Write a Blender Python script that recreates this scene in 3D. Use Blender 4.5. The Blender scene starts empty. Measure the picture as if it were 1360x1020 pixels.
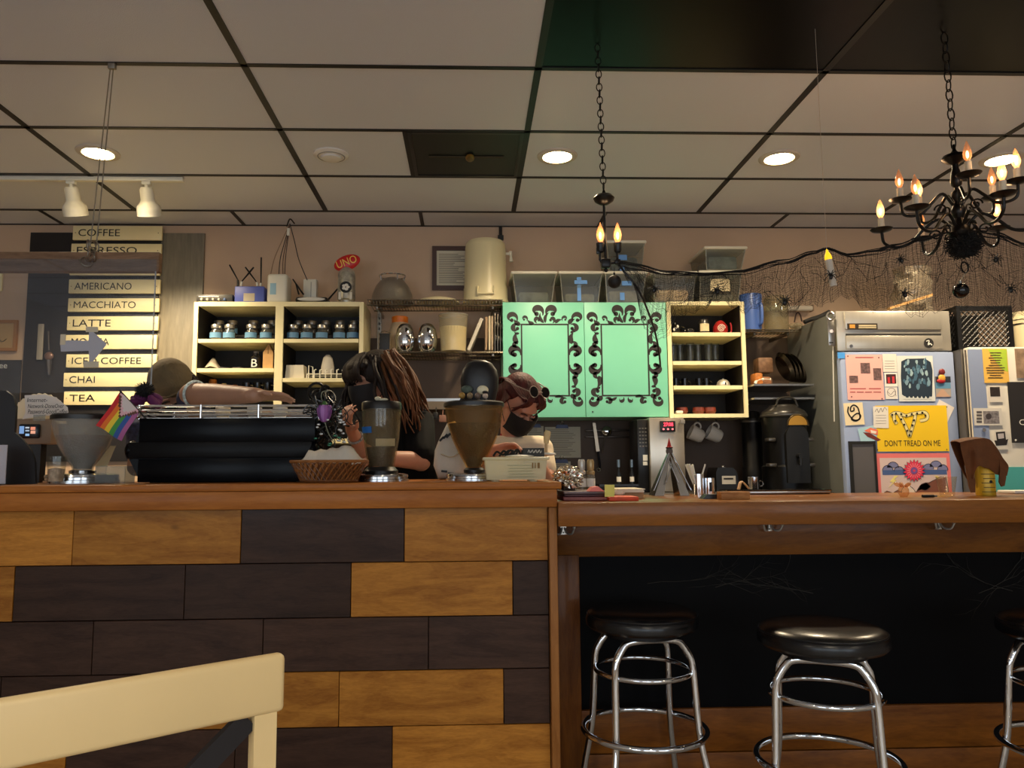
import bpy, bmesh, math, random
from mathutils import Vector, Matrix, Euler
PI = math.pi
random.seed(7)
col = bpy.context.scene.collection
sc = bpy.context.scene

# ---------------------------------------------------------------- camera
CZ = 1.15                       # eye height, metres
FPX, PITCH, YAW, ROLL, CXP, CYP = 1021.0, .1068, .0353, -.0066, 680 - 21.2, 510.0
_fw = Vector((math.sin(YAW) * math.cos(PITCH), math.cos(YAW) * math.cos(PITCH), math.sin(PITCH)))
_r0 = Vector((math.cos(YAW), -math.sin(YAW), 0)); _u0 = _r0.cross(_fw)
_rt = _r0 * math.cos(ROLL) + _u0 * math.sin(ROLL); _up = -_r0 * math.sin(ROLL) + _u0 * math.cos(ROLL)
cam_d = bpy.data.cameras.new('camera'); cam = bpy.data.objects.new('camera', cam_d); col.objects.link(cam)
cam_d.sensor_fit = 'HORIZONTAL'; cam_d.sensor_width = 36; cam_d.lens = 36 * FPX / 1360
cam_d.shift_x = 21.2 / 1360; cam_d.clip_start = .05; cam_d.clip_end = 100
mw = Matrix.Identity(4)
for i in range(3):
    mw[i][0], mw[i][1], mw[i][2] = _rt[i], _up[i], -_fw[i]
mw[2][3] = CZ
cam.matrix_world = mw
sc.camera = cam

# ---------------------------------------------------------------- world, daylight, exposure
sc.view_settings.view_transform = 'Standard'; sc.view_settings.look = 'None'
sc.view_settings.gamma = 1; sc.view_settings.use_curve_mapping = False
sc.view_settings.exposure = 0.55
sc.cycles.transparent_max_bounces = 32
wd = bpy.data.worlds.new('world'); sc.world = wd; wd.use_nodes = True
wd.node_tree.nodes['Background'].inputs[0].default_value = (.62, .72, .9, 1)
wd.node_tree.nodes['Background'].inputs[1].default_value = 1.0
WINDOWS = [(-3.0, .55), (0.0, .55), (3.0, .55)]          # centre x, sill height of the three shop windows behind
WIN_W, WIN_H, FRONT_Y = 2.4, 1.95, -4.2
for i, (wx, wz) in enumerate(WINDOWS):                    # daylight entering through each window
    ld = bpy.data.lights.new('window_daylight', 'AREA'); ld.shape = 'RECTANGLE'; ld.size = WIN_W; ld.size_y = WIN_H
    ld.energy = 25; ld.color = (.90, .95, 1.0)
    lo = bpy.data.objects.new('window_daylight', ld); col.objects.link(lo)
    lo.location = (wx, FRONT_Y - .12, wz + WIN_H / 2); lo.rotation_euler = (PI / 2, 0, 0)

# ---------------------------------------------------------------- helpers
def W(px, py, Y=None, Z=None):
    """point of the place seen at pixel (px,py) that stands at depth Y (or height Z)"""
    d = _fw + _rt * ((px - CXP) / FPX) + _up * ((CYP - py) / FPX)
    t = Y / d.y if Y is not None else (Z - CZ) / d.z
    return Vector((0, 0, CZ)) + d * t
def R(x0, y0, x1, y1, Y):
    xm, ym = (x0 + x1) / 2, (y0 + y1) / 2
    return W(x0, ym, Y).x, W(x1, ym, Y).x, W(xm, y1, Y).z, W(xm, y0, Y).z
def lin(c):
    c = c / 255.0
    return c / 12.92 if c <= .04045 else ((c + .055) / 1.055) ** 2.4
def rgb(r, g, b): return (lin(r), lin(g), lin(b), 1)
MATS = {}
def M(name, c=(128, 128, 128), rough=.5, metal=0., var=0., vs=8., stretch=(1, 1, 1), bump=0., bs=60., spec=None, emit=None, es=1., coat=0., sheen=0., sss=0.):
    """plain procedural principled material; var mottles the colour with noise, bump adds fine relief"""
    if name in MATS: return MATS[name]
    m = bpy.data.materials.new(name); m.use_nodes = True; MATS[name] = m
    nt = m.node_tree; n = nt.nodes; l = nt.links; b = n['Principled BSDF']
    b.inputs['Base Color'].default_value = rgb(*c); b.inputs['Roughness'].default_value = rough; b.inputs['Metallic'].default_value = metal
    if spec is not None: b.inputs['Specular IOR Level'].default_value = spec
    if coat: b.inputs['Coat Weight'].default_value = coat; b.inputs['Coat Roughness'].default_value = .08
    if sheen: b.inputs['Sheen Weight'].default_value = sheen
    if emit: b.inputs['Emission Color'].default_value = rgb(*emit); b.inputs['Emission Strength'].default_value = es
    if var or bump:
        tc = n.new('ShaderNodeTexCoord'); mp = n.new('ShaderNodeMapping'); mp.inputs['Scale'].default_value = stretch
        l.new(tc.outputs['Object'], mp.inputs['Vector'])
        if var:
            no = n.new('ShaderNodeTexNoise'); no.inputs['Scale'].default_value = vs; no.inputs['Detail'].default_value = 5
            l.new(mp.outputs[0], no.inputs['Vector'])
            ra = n.new('ShaderNodeMapRange'); ra.inputs['From Min'].default_value = .3; ra.inputs['From Max'].default_value = .7
            ra.inputs['To Min'].default_value = 1 - var; ra.inputs['To Max'].default_value = 1 + var
            l.new(no.outputs['Fac'], ra.inputs['Value'])
            mx = n.new('ShaderNodeVectorMath'); mx.operation = 'SCALE'; mx.inputs[0].default_value = rgb(*c)[:3]
            l.new(ra.outputs[0], mx.inputs['Scale']); l.new(mx.outputs[0], b.inputs['Base Color'])
        if bump:
            nb = n.new('ShaderNodeTexNoise'); nb.inputs['Scale'].default_value = bs; nb.inputs['Detail'].default_value = 3
            l.new(mp.outputs[0], nb.inputs['Vector'])
            bp = n.new('ShaderNodeBump'); bp.inputs['Strength'].default_value = bump; bp.inputs['Distance'].default_value = .004
            l.new(nb.outputs['Fac'], bp.inputs['Height']); l.new(bp.outputs[0], b.inputs['Normal'])
    return m
def wood(name, c0, c1, rough=.4, scale=1., knots=True, axis='x', coat=.0, rand=.35):
    """procedural boards: long grain, wavy figure and a few knots; each object gets its own offset and tone"""
    if name in MATS: return MATS[name]
    m = bpy.data.materials.new(name); m.use_nodes = True; MATS[name] = m
    nt = m.node_tree; n = nt.nodes; l = nt.links; b = n['Principled BSDF']
    b.inputs['Roughness'].default_value = rough; b.inputs['Specular IOR Level'].default_value = .16
    if coat: b.inputs['Coat Weight'].default_value = coat; b.inputs['Coat Roughness'].default_value = .12
    tc = n.new('ShaderNodeTexCoord'); oi = n.new('ShaderNodeObjectInfo')
    off = n.new('ShaderNodeVectorMath'); off.operation = 'SCALE'; off.inputs[0].default_value = (37, 11, 23); l.new(oi.outputs['Random'], off.inputs['Scale'])
    ad = n.new('ShaderNodeVectorMath'); ad.operation = 'ADD'; l.new(tc.outputs['Object'], ad.inputs[0]); l.new(off.outputs[0], ad.inputs[1])
    mp = n.new('ShaderNodeMapping'); s = {'x': (1, 6, 6), 'z': (6, 6, 1), 'y': (6, 1, 6)}[axis]
    mp.inputs['Scale'].default_value = tuple(v * scale for v in s); l.new(ad.outputs[0], mp.inputs['Vector'])
    n1 = n.new('ShaderNodeTexNoise'); n1.inputs['Scale'].default_value = 2.2; n1.inputs['Detail'].default_value = 6; n1.inputs['Distortion'].default_value = 1.6
    l.new(mp.outputs[0], n1.inputs['Vector'])
    n2 = n.new('ShaderNodeTexNoise'); n2.inputs['Scale'].default_value = 14; n2.inputs['Detail'].default_value = 4
    l.new(mp.outputs[0], n2.inputs['Vector'])
    wv = n.new('ShaderNodeMath'); wv.operation = 'MULTIPLY_ADD'; l.new(n1.outputs['Fac'], wv.inputs[0]); wv.inputs[1].default_value = .75
    m2 = n.new('ShaderNodeMath'); m2.operation = 'MULTIPLY'; l.new(n2.outputs['Fac'], m2.inputs[0]); m2.inputs[1].default_value = .25; l.new(m2.outputs[0], wv.inputs[2])
    n3 = n.new('ShaderNodeTexNoise'); n3.inputs['Scale'].default_value = 42; n3.inputs['Detail'].default_value = 3; l.new(mp.outputs[0], n3.inputs['Vector'])   # fine pores
    cn = n.new('ShaderNodeMath'); cn.operation = 'MULTIPLY'; l.new(n1.outputs['Fac'], cn.inputs[0]); cn.inputs[1].default_value = 62       # growth ring contours
    cs = n.new('ShaderNodeMath'); cs.operation = 'SINE'; l.new(cn.outputs[0], cs.inputs[0])
    c2 = n.new('ShaderNodeMath'); c2.operation = 'MULTIPLY_ADD'; l.new(cs.outputs[0], c2.inputs[0]); c2.inputs[1].default_value = .03; l.new(wv.outputs[0], c2.inputs[2])
    c3 = n.new('ShaderNodeMath'); c3.operation = 'MULTIPLY_ADD'; l.new(n3.outputs['Fac'], c3.inputs[0]); c3.inputs[1].default_value = .28; l.new(c2.outputs[0], c3.inputs[2])
    c4 = n.new('ShaderNodeMath'); c4.operation = 'SUBTRACT'; l.new(c3.outputs[0], c4.inputs[0]); c4.inputs[1].default_value = .14
    rp = n.new('ShaderNodeValToRGB'); l.new(c4.outputs[0], rp.inputs[0])
    rp.color_ramp.elements[0].position = .33; rp.color_ramp.elements[0].color = rgb(*c0)
    rp.color_ramp.elements[1].position = .66; rp.color_ramp.elements[1].color = rgb(*c1)
    last = rp.outputs[0]
    if knots:
        vo = n.new('ShaderNodeTexVoronoi'); vo.inputs['Scale'].default_value = 2.0
        mk = n.new('ShaderNodeMapping'); mk.inputs['Scale'].default_value = {'x': (1, 1.9, 1.9), 'z': (1.9, 1.9, 1), 'y': (1.9, 1, 1.9)}[axis]; l.new(ad.outputs[0], mk.inputs['Vector']); l.new(mk.outputs[0], vo.inputs['Vector'])
        kr = n.new('ShaderNodeMapRange'); kr.inputs['From Min'].default_value = .015; kr.inputs['From Max'].default_value = .045; kr.inputs['To Min'].default_value = .35; kr.inputs['To Max'].default_value = 1
        l.new(vo.outputs['Distance'], kr.inputs['Value'])
        km = n.new('ShaderNodeVectorMath'); km.operation = 'SCALE'; l.new(last, km.inputs[0]); l.new(kr.outputs[0], km.inputs['Scale']); last = km.outputs[0]
    tr = n.new('ShaderNodeMapRange'); tr.inputs['To Min'].default_value = 1 - rand; tr.inputs['To Max'].default_value = 1 + rand * .6; l.new(oi.outputs['Random'], tr.inputs['Value'])
    tm = n.new('ShaderNodeVectorMath'); tm.operation = 'SCALE'; l.new(last, tm.inputs[0]); l.new(tr.outputs[0], tm.inputs['Scale'])
    l.new(tm.outputs[0], b.inputs['Base Color'])
    bp = n.new('ShaderNodeBump'); bp.inputs['Strength'].default_value = .12; bp.inputs['Distance'].default_value = .003
    l.new(wv.outputs[0], bp.inputs['Height']); l.new(bp.outputs[0], b.inputs['Normal'])
    return m
def glass(name, tint=(245, 245, 245), refl=.12, rough=.03, haze=0., hazec=(200, 200, 195)):
    """thin clear sheet: straight-through light, a weak mirror and some milky haze"""
    if name in MATS: return MATS[name]
    m = bpy.data.materials.new(name); m.use_nodes = True; MATS[name] = m
    nt = m.node_tree; n = nt.nodes; l = nt.links; n.remove(n['Principled BSDF'])
    tr = n.new('ShaderNodeBsdfTransparent'); tr.inputs[0].default_value = rgb(*tint)
    gl = n.new('ShaderNodeBsdfGlossy'); gl.inputs['Roughness'].default_value = rough
    lw = n.new('ShaderNodeLayerWeight'); lw.inputs['Blend'].default_value = .5
    pw = n.new('ShaderNodeMath'); pw.operation = 'POWER'; l.new(lw.outputs['Facing'], pw.inputs[0]); pw.inputs[1].default_value = 3
    ma = n.new('ShaderNodeMath'); ma.operation = 'MULTIPLY_ADD'; l.new(pw.outputs[0], ma.inputs[0]); ma.inputs[1].default_value = refl * 2.2; ma.inputs[2].default_value = .03; ma.use_clamp = True
    mx = n.new('ShaderNodeMixShader'); l.new(ma.outputs[0], mx.inputs[0]); l.new(tr.outputs[0], mx.inputs[1]); l.new(gl.outputs[0], mx.inputs[2])
    out = mx.outputs[0]
    if haze:
        df = n.new('ShaderNodeBsdfDiffuse'); df.inputs[0].default_value = rgb(*hazec)
        m2 = n.new('ShaderNodeMixShader'); m2.inputs[0].default_value = haze; l.new(out, m2.inputs[1]); l.new(df.outputs[0], m2.inputs[2]); out = m2.outputs[0]
    l.new(out, n['Material Output'].inputs['Surface'])
    return m

class MB:
    """collects shapes; build() links them as ONE mesh object"""
    def __init__(s): s.v = []; s.f = []; s.m = []; s.k = 0
    def add(s, vs, fs):
        o = len(s.v); s.v += [Vector(v) for v in vs]; s.f += [tuple(i + o for i in f) for f in fs]; s.m += [s.k] * len(fs); return s
    def mat(s, k): s.k = k; return s
    def box(s, c, d, rot=None):
        c = Vector(c); hx, hy, hz = d[0] / 2, d[1] / 2, d[2] / 2
        vs = [Vector((x, y, z)) for x in (-hx, hx) for y in (-hy, hy) for z in (-hz, hz)]
        if rot is not None:
            e = rot if isinstance(rot, Matrix) else Euler(rot).to_matrix(); vs = [e @ v for v in vs]
        return s.add([v + c for v in vs], [(0, 1, 3, 2), (4, 6, 7, 5), (0, 4, 5, 1), (2, 3, 7, 6), (0, 2, 6, 4), (1, 5, 7, 3)])
    def b2(s, x0, x1, y0, y1, z0, z1): return s.box(((x0 + x1) / 2, (y0 + y1) / 2, (z0 + z1) / 2), (abs(x1 - x0), abs(y1 - y0), abs(z1 - z0)))
    def rbox(s, c, d, r=.01, seg=2, rot=None):
        bm = bmesh.new(); bmesh.ops.create_cube(bm, size=1)
        for v in bm.verts: v.co = Vector((v.co.x * d[0], v.co.y * d[1], v.co.z * d[2]))
        r = min(r, min(d) * .49)
        bmesh.ops.bevel(bm, geom=bm.edges[:], offset=r, segments=seg, affect='EDGES', profile=.5)
        e = None if rot is None else (rot if isinstance(rot, Matrix) else Euler(rot).to_matrix())
        vs = [(e @ v.co if e else v.co.copy()) + Vector(c) for v in bm.verts]
        bm.verts.index_update(); fs = [tuple(v.index for v in f.verts) for f in bm.faces]; bm.free()
        return s.add(vs, fs)
    def frame(s, a, b):
        d = (Vector(b) - Vector(a)).normalized(); u = d.cross(Vector((0, 0, 1)))
        if u.length < 1e-4: u = Vector((1, 0, 0))
        u.normalize(); return d, u, d.cross(u)
    def cyl(s, a, b, r0, r1=None, n=16, caps=True):
        r1 = r0 if r1 is None else r1; a = Vector(a); b = Vector(b); d, u, w = s.frame(a, b)
        vs = []
        for p, r in ((a, r0), (b, r1)):
            for i in range(n):
                t = 2 * PI * i / n; vs.append(p + (u * math.cos(t) + w * math.sin(t)) * r)
        fs = [(i, (i + 1) % n, n + (i + 1) % n, n + i) for i in range(n)]
        if caps: fs += [tuple(range(n))[::-1], tuple(range(n, 2 * n))]
        return s.add(vs, fs)
    def tube(s, pts, r, n=8, closed=False, flat=1.):
        pts = [Vector(p) for p in pts]; k = len(pts)
        rs = r if isinstance(r, (list, tuple)) else [r] * k
        vs = []; pu = None
        for i, p in enumerate(pts):
            t = (pts[(i + 1) % k] - pts[i - 1]) if closed else (pts[min(i + 1, k - 1)] - pts[max(i - 1, 0)])
            if t.length < 1e-9: t = Vector((0, 0, 1))
            t.normalize()
            if pu is None:
                u = t.cross(Vector((0, 0, 1)))
                if u.length < 1e-3: u = t.cross(Vector((1, 0, 0)))
            else: u = pu - t * pu.dot(t)
            if u.length < 1e-6: u = t.orthogonal()
            u.normalize(); pu = u; w = t.cross(u)
            for j in range(n):
                a = 2 * PI * j / n; vs.append(p + u * (math.cos(a) * rs[i]) + w * (math.sin(a) * rs[i] * flat))
        fs = []
        for i in range(k if closed else k - 1):
            a, b = i * n, ((i + 1) % k) * n
            for j in range(n): fs.append((a + j, a + (j + 1) % n, b + (j + 1) % n, b + j))
        if not closed: fs += [tuple(range(n))[::-1], tuple(range((k - 1) * n, k * n))]
        return s.add(vs, fs)
    def lathe(s, prof, c=(0, 0, 0), n=28, M_=None, a0=0., a1=2 * PI):
        c = Vector(c); full = abs(a1 - a0 - 2 * PI) < 1e-6; cols = n if full else n + 1
        vs = []
        for r, z in prof:
            for i in range(cols):
                t = a0 + (a1 - a0) * i / n; v = Vector((math.cos(t) * r, math.sin(t) * r, z)); vs.append((M_ @ v if M_ else v) + c)
        fs = []
        for k in range(len(prof) - 1):
            for i in range(n):
                j = (i + 1) % cols
                fs.append((k * cols + i, k * cols + j, (k + 1) * cols + j, (k + 1) * cols + i))
        return s.add(vs, fs)
    def ell(s, c, r, nu=16, nv=10, M_=None):
        c = Vector(c); r = (r, r, r) if isinstance(r, (int, float)) else r
        vs = [Vector((0, 0, -1))]
        for j in range(1, nv):
            b = -PI / 2 + PI * j / nv
            for i in range(nu):
                a = 2 * PI * i / nu; vs.append(Vector((math.cos(a) * math.cos(b), math.sin(a) * math.cos(b), math.sin(b))))
        vs.append(Vector((0, 0, 1)))
        fs = [(0, 1 + (i + 1) % nu, 1 + i) for i in range(nu)]
        for j in range(nv - 2):
            for i in range(nu):
                a = 1 + j * nu; fs.append((a + i, a + (i + 1) % nu, a + nu + (i + 1) % nu, a + nu + i))
        t = 1 + (nv - 2) * nu; e = len(vs) - 1
        fs += [(t + i, t + (i + 1) % nu, e) for i in range(nu)]
        out = []
        for v in vs:
            w = Vector((v.x * r[0], v.y * r[1], v.z * r[2])); out.append((M_ @ w if M_ else w) + c)
        return s.add(out, fs)
    def prism(s, poly, y0, y1):
        """outline in x,z extruded along y"""
        n = len(poly); vs = [(x, y0, z) for x, z in poly] + [(x, y1, z) for x, z in poly]
        ar = sum(poly[i][0] * poly[(i + 1) % n][1] - poly[(i + 1) % n][0] * poly[i][1] for i in range(n))
        fs = [tuple(range(n)), tuple(range(n, 2 * n))[::-1]] + [(i, n + i, n + (i + 1) % n, (i + 1) % n) for i in range(n)]
        if ar < 0: fs = [f[::-1] for f in fs]
        return s.add(vs, fs)
    def torus(s, c, Rr, r, n=28, m=8, M_=None):
        return s.tube([Vector(c) + ((M_ @ Vector((math.cos(2 * PI * i / n) * Rr, math.sin(2 * PI * i / n) * Rr, 0))) if M_ else Vector((math.cos(2 * PI * i / n) * Rr, math.sin(2 * PI * i / n) * Rr, 0))) for i in range(n)], r, m, True)
    def sheet(s, g, th=.001):
        """grid of points given a thickness along its normals"""
        nr, nc = len(g), len(g[0]); P = [[Vector(p) for p in r] for r in g]; top = []; bot = []
        for i in range(nr):
            for j in range(nc):
                a = P[min(i + 1, nr - 1)][j] - P[max(i - 1, 0)][j]; b = P[i][min(j + 1, nc - 1)] - P[i][max(j - 1, 0)]
                nn = a.cross(b); nn = nn.normalized() if nn.length > 1e-12 else Vector((0, 0, 1))
                top.append(P[i][j] + nn * th / 2); bot.append(P[i][j] - nn * th / 2)
        N = nr * nc; fs = []
        for i in range(nr - 1):
            for j in range(nc - 1):
                a = i * nc + j; fs.append((a, a + nc, a + nc + 1, a + 1)); fs.append((N + a, N + a + 1, N + a + nc + 1, N + a + nc))
        ring = [j for j in range(nc)] + [i * nc + nc - 1 for i in range(1, nr)] + [(nr - 1) * nc + j for j in range(nc - 2, -1, -1)] + [i * nc for i in range(nr - 2, 0, -1)]
        for q in range(len(ring)):
            a, b = ring[q], ring[(q + 1) % len(ring)]; fs.append((a, b, N + b, N + a))
        return s.add(top + bot, fs)
    def build(s, name, mats, parent=None, origin=None, smooth=True, ang=38):
        me = bpy.data.meshes.new(name)
        o0 = Vector((0, 0, 0))
        if origin is not None: o0 = Vector(origin)
        elif parent is not None: o0 = Vector(parent.get('_o', (0, 0, 0)))
        me.from_pydata([tuple(v - o0) for v in s.v], [], s.f)
        for m in (mats if isinstance(mats, (list, tuple)) else [mats]): me.materials.append(m)
        if any(s.m): me.polygons.foreach_set('material_index', s.m)
        me.validate(); me.update()
        if smooth:
            me.polygons.foreach_set('use_smooth', [True] * len(me.polygons)); me.set_sharp_from_angle(angle=math.radians(ang))
        ob = bpy.data.objects.new(name, me); col.objects.link(ob)
        if parent is not None: ob.parent = parent; ob['_o'] = tuple(parent.get('_o', (0, 0, 0)))
        elif origin is not None: ob.location = o0
        return ob
def tag(o, label, cat, group=None):
    o['label'] = label; o['category'] = cat
    if group: o['group'] = group
    return o
def thing(name, loc, label, cat, group=None, local=False):
    """Empty at a thing's base. Parts are given in world coordinates unless local=True"""
    o = bpy.data.objects.new(name, None); o.empty_display_size = .05; col.objects.link(o); o.location = loc
    o['_o'] = (0, 0, 0) if local else tuple(loc)
    return tag(o, label, cat, group)
def solo(mb, name, mats, label, cat, group=None, **k):
    """a thing that is one mesh; origin at its base"""
    xs = [v.x for v in mb.v]; ys = [v.y for v in mb.v]; zs = [v.z for v in mb.v]
    o = mb.build(name, mats, None, origin=((min(xs) + max(xs)) / 2, (min(ys) + max(ys)) / 2, min(zs)), **k)
    return tag(o, label, cat, group)
def struct(mb, name, mats, **k):
    o = mb.build(name, mats, None, **k); o['kind'] = 'structure'; return o
def dup(root, loc, rz=None, label=None, group=None):
    r = root.copy(); col.objects.link(r); r.location = loc
    if rz is not None: r.rotation_euler = (0, 0, rz)
    if label: r['label'] = label
    if group: r['group'] = group
    for ch in list(root.children):
        c = ch.copy(); col.objects.link(c); c.parent = r
        for g in list(ch.children):
            d = g.copy(); col.objects.link(d); d.parent = c
    return r
def textmesh(st, x0, z0, w, h, y, mb, th=.0012, shear=0.):
    """adds lettering facing the room (-y) to mb, fitted to the box x0..x0+w, z0..z0+h"""
    cu = bpy.data.curves.new('t', 'FONT'); cu.body = st; cu.resolution_u = 3; cu.shear = shear
    ob = bpy.data.objects.new('t', cu); col.objects.link(ob); dg = bpy.context.evaluated_depsgraph_get(); dg.update()
    me = bpy.data.meshes.new_from_object(ob.evaluated_get(dg))
    vs = [v.co.copy() for v in me.vertices]; fs = [tuple(p.vertices) for p in me.polygons]
    bpy.data.objects.remove(ob); bpy.data.curves.remove(cu); bpy.data.meshes.remove(me)
    if not vs: return mb
    ax, bx = min(v.x for v in vs), max(v.x for v in vs); ay, by = min(v.y for v in vs), max(v.y for v in vs)
    mb.add([(x0 + (v.x - ax) / (bx - ax) * w, y - th, z0 + (v.y - ay) / (by - ay) * h) for v in vs], fs)
    return mb
def spline(pts, n=8):
    """Catmull-Rom through the points"""
    P = [Vector(p) for p in pts]; P = [P[0] * 2 - P[1]] + P + [P[-1] * 2 - P[-2]]; out = []
    for i in range(1, len(P) - 2):
        for k in range(n):
            t = k / n; a, b, c, d = P[i - 1:i + 3]
            out.append(.5 * ((2 * b) + (c - a) * t + (2 * a - 5 * b + 4 * c - d) * t * t + (3 * b - a - 3 * c + d) * t ** 3))
    return out + [P[-2]]

# ---------------------------------------------------------------- shared materials
white_tile = M('ceiling_tile_white', (212, 214, 222), .45, bump=.35, bs=260, spec=.35)
black_gloss = M('black_gloss', (9, 9, 11), .12)
grid_black = M('grid_black', (14, 13, 13), .5)
wall_paint = M('wall_paint_mauve_brown', (202, 171, 142), .6, var=.04, vs=3, bump=.08, bs=90)
wall_plain = M('wall_paint_plain', (186, 176, 166), .7)
floor_mat = wood('floor_boards', (140, 132, 122), (168, 160, 150), .45, 1, False, 'y')
cream_paint = M('cream_paint', (238, 226, 178), .38, var=.03, vs=5)
steel = M('brushed_steel', (178, 174, 168), .28, 1., var=.06, vs=30, stretch=(1, 1, 12))
steel_dark = M('dark_steel', (108, 110, 108), .35, 1., var=.12, vs=6, stretch=(1, 1, 4))
chrome = M('chrome', (225, 228, 232), .06, 1.)
black_plastic = M('black_plastic', (16, 16, 17), .38)
black_satin = M('black_satin_metal', (14, 14, 15), .3, .2)
white_plastic = M('white_plastic', (226, 222, 206), .4)
paper = M('paper_white', (228, 224, 214), .75)
ink = M('ink_black', (16, 15, 15), .6)
clear = glass('clear_glass', (246, 247, 245), .14)
# ================================================================= THE ROOM
CEIL = 2.807; WALL_Y = 5.19; XL, XR = -4.3, 4.9
struct(MB().b2(XL, XR, FRONT_Y, WALL_Y, -.1, 0), 'floor', floor_mat)
ceiling = struct(MB().b2(XL, XR, FRONT_Y, WALL_Y, CEIL + .02, CEIL + .12), 'ceiling', grid_black)
struct(MB().b2(XL - .1, XR + .1, WALL_Y, WALL_Y + .1, 0, CEIL + .12), 'wall_back', wall_paint)
struct(MB().b2(XL - .1, XL, FRONT_Y - .1, WALL_Y, 0, CEIL + .12), 'wall_left', wall_plain)
struct(MB().b2(XR, XR + .1, FRONT_Y - .1, WALL_Y, 0, CEIL + .12), 'wall_right', wall_plain)
mb = MB(); z0, z1 = .55, .55 + WIN_H
mb.b2(XL, XR, FRONT_Y - .1, FRONT_Y, 0, z0).b2(XL, XR, FRONT_Y - .1, FRONT_Y, z1, CEIL + .12)
xs = [XL] + [v for wx, _ in WINDOWS for v in (wx - WIN_W / 2, wx + WIN_W / 2)] + [XR]
for i in range(0, len(xs), 2): mb.b2(xs[i], xs[i + 1], FRONT_Y - .1, FRONT_Y, z0, z1)
struct(mb, 'wall_front', wall_plain)
for i, (wx, wz) in enumerate(WINDOWS):
    w = struct(MB().b2(wx - WIN_W / 2, wx + WIN_W / 2, FRONT_Y - .06, FRONT_Y - .05, z0, z1), 'window_%d' % (i + 1), glass('window_glass', (250, 252, 252), .1))
    f = MB()
    for x in (wx - WIN_W / 2 + .03, wx, wx + WIN_W / 2 - .03): f.b2(x - .03, x + .03, FRONT_Y - .08, FRONT_Y - .02, z0, z1)
    for z in (z0 + .03, z1 - .03): f.b2(wx - WIN_W / 2, wx + WIN_W / 2, FRONT_Y - .08, FRONT_Y - .02, z - .03, z + .03)
    f.build('window_frame', grid_black, w)
# ceiling: two-by-four tiles in a black grid, last row against the wall staggered by half a tile
GX0, GDX, GY0, GDY = -2.145, 1.2192, 3.051, .6096
tile_black = M('ceiling_tile_black', (3, 3, 4), .3, spec=.12)
tile_vent = M('vent_black', (12, 12, 11), .5)
def tile(x0, x1, y0, y1, mat):
    x0 = max(x0, XL); x1 = min(x1, XR)
    if x1 - x0 < .05: return
    o = MB().rbox(((x0 + x1) / 2, (y0 + y1) / 2, CEIL + .009), (x1 - x0 - .012, y1 - y0 - .012, .018), .003, 1).build('ceiling_tile', mat, ceiling)
for k in range(-13, 4):
    y0, y1 = GY0 + GDY * k, GY0 + GDY * (k + 1)
    if k == 3: y1 = WALL_Y
    y0 = max(y0, FRONT_Y)
    if y1 - y0 < .05: continue
    for c in range(-2, 6):
        x0 = GX0 + GDX * c + (GDX * .5 if k == 3 else 0); x1 = x0 + GDX
        if k == 1 and c == 1:
            tile(x0, x0 + GDX / 2, y0, y1, white_tile); continue
        tile(x0, x1, y0, y1, tile_black if (k in (-1, -2) and c >= 2) else white_tile)
def bar(x0, x1, y0, y1, n='grid_bar'):
    MB().b2(x0, x1, y0, y1, CEIL - .004, CEIL + .006).build(n, grid_black, ceiling, smooth=False)
for k in range(-11, 4):
    y = GY0 + GDY * k; bar(XL, XR, y - .012, y + .012)
for c in range(-1, 6):
    x = GX0 + GDX * c; bar(x - .015, x + .015, FRONT_Y, GY0 + GDY * 3 - .012)
    x += GDX / 2; bar(x - .012, x + .012, GY0 + GDY * 3 + .012, WALL_Y)
bar(XL, XR, WALL_Y - .018, WALL_Y)
bar(GX0 + GDX * 1.5 - .012, GX0 + GDX * 1.5 + .012, GY0 + GDY, GY0 + GDY * 2)
# air return vent: black half tile with louvres
vx0, vx1, vy0, vy1 = GX0 + GDX * 1.5, GX0 + GDX * 2, GY0 + GDY, GY0 + GDY * 2
t = thing('air_vent', ((vx0 + vx1) / 2, (vy0 + vy1) / 2, CEIL - .004), 'square black ceiling vent with dim lamp inside, between white tiles', 'vent')
MB().b2(vx0 + .015, vx1 - .018, vy0 + .015, vy1 - .015, CEIL - .002, CEIL + .004).build('panel', tile_vent, t)
f = MB(); f.b2(vx0 + .012, vx1 - .015, vy0 + .012, vy0 + .03, CEIL - .006, CEIL).b2(vx0 + .012, vx1 - .015, vy1 - .03, vy1 - .012, CEIL - .006, CEIL)
f.b2(vx0 + .012, vx0 + .03, vy0 + .03, vy1 - .03, CEIL - .006, CEIL).b2(vx1 - .033, vx1 - .015, vy0 + .03, vy1 - .03, CEIL - .006, CEIL); f.build('frame', black_satin, t)
MB().cyl(((vx0 + vx1) / 2 - .2, vy1 - .3, CEIL - .006), ((vx0 + vx1) / 2 + .2, vy1 - .3, CEIL - .006), .006).build('rod', M('rod_bronze', (60, 50, 30), .4, .6), t)
MB().ell(((vx0 + vx1) / 2 + .02, vy1 - .3, CEIL - .012), (.025, .05, .012)).build('latch', M('latch_brass', (120, 95, 45), .4, .7), t)
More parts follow.
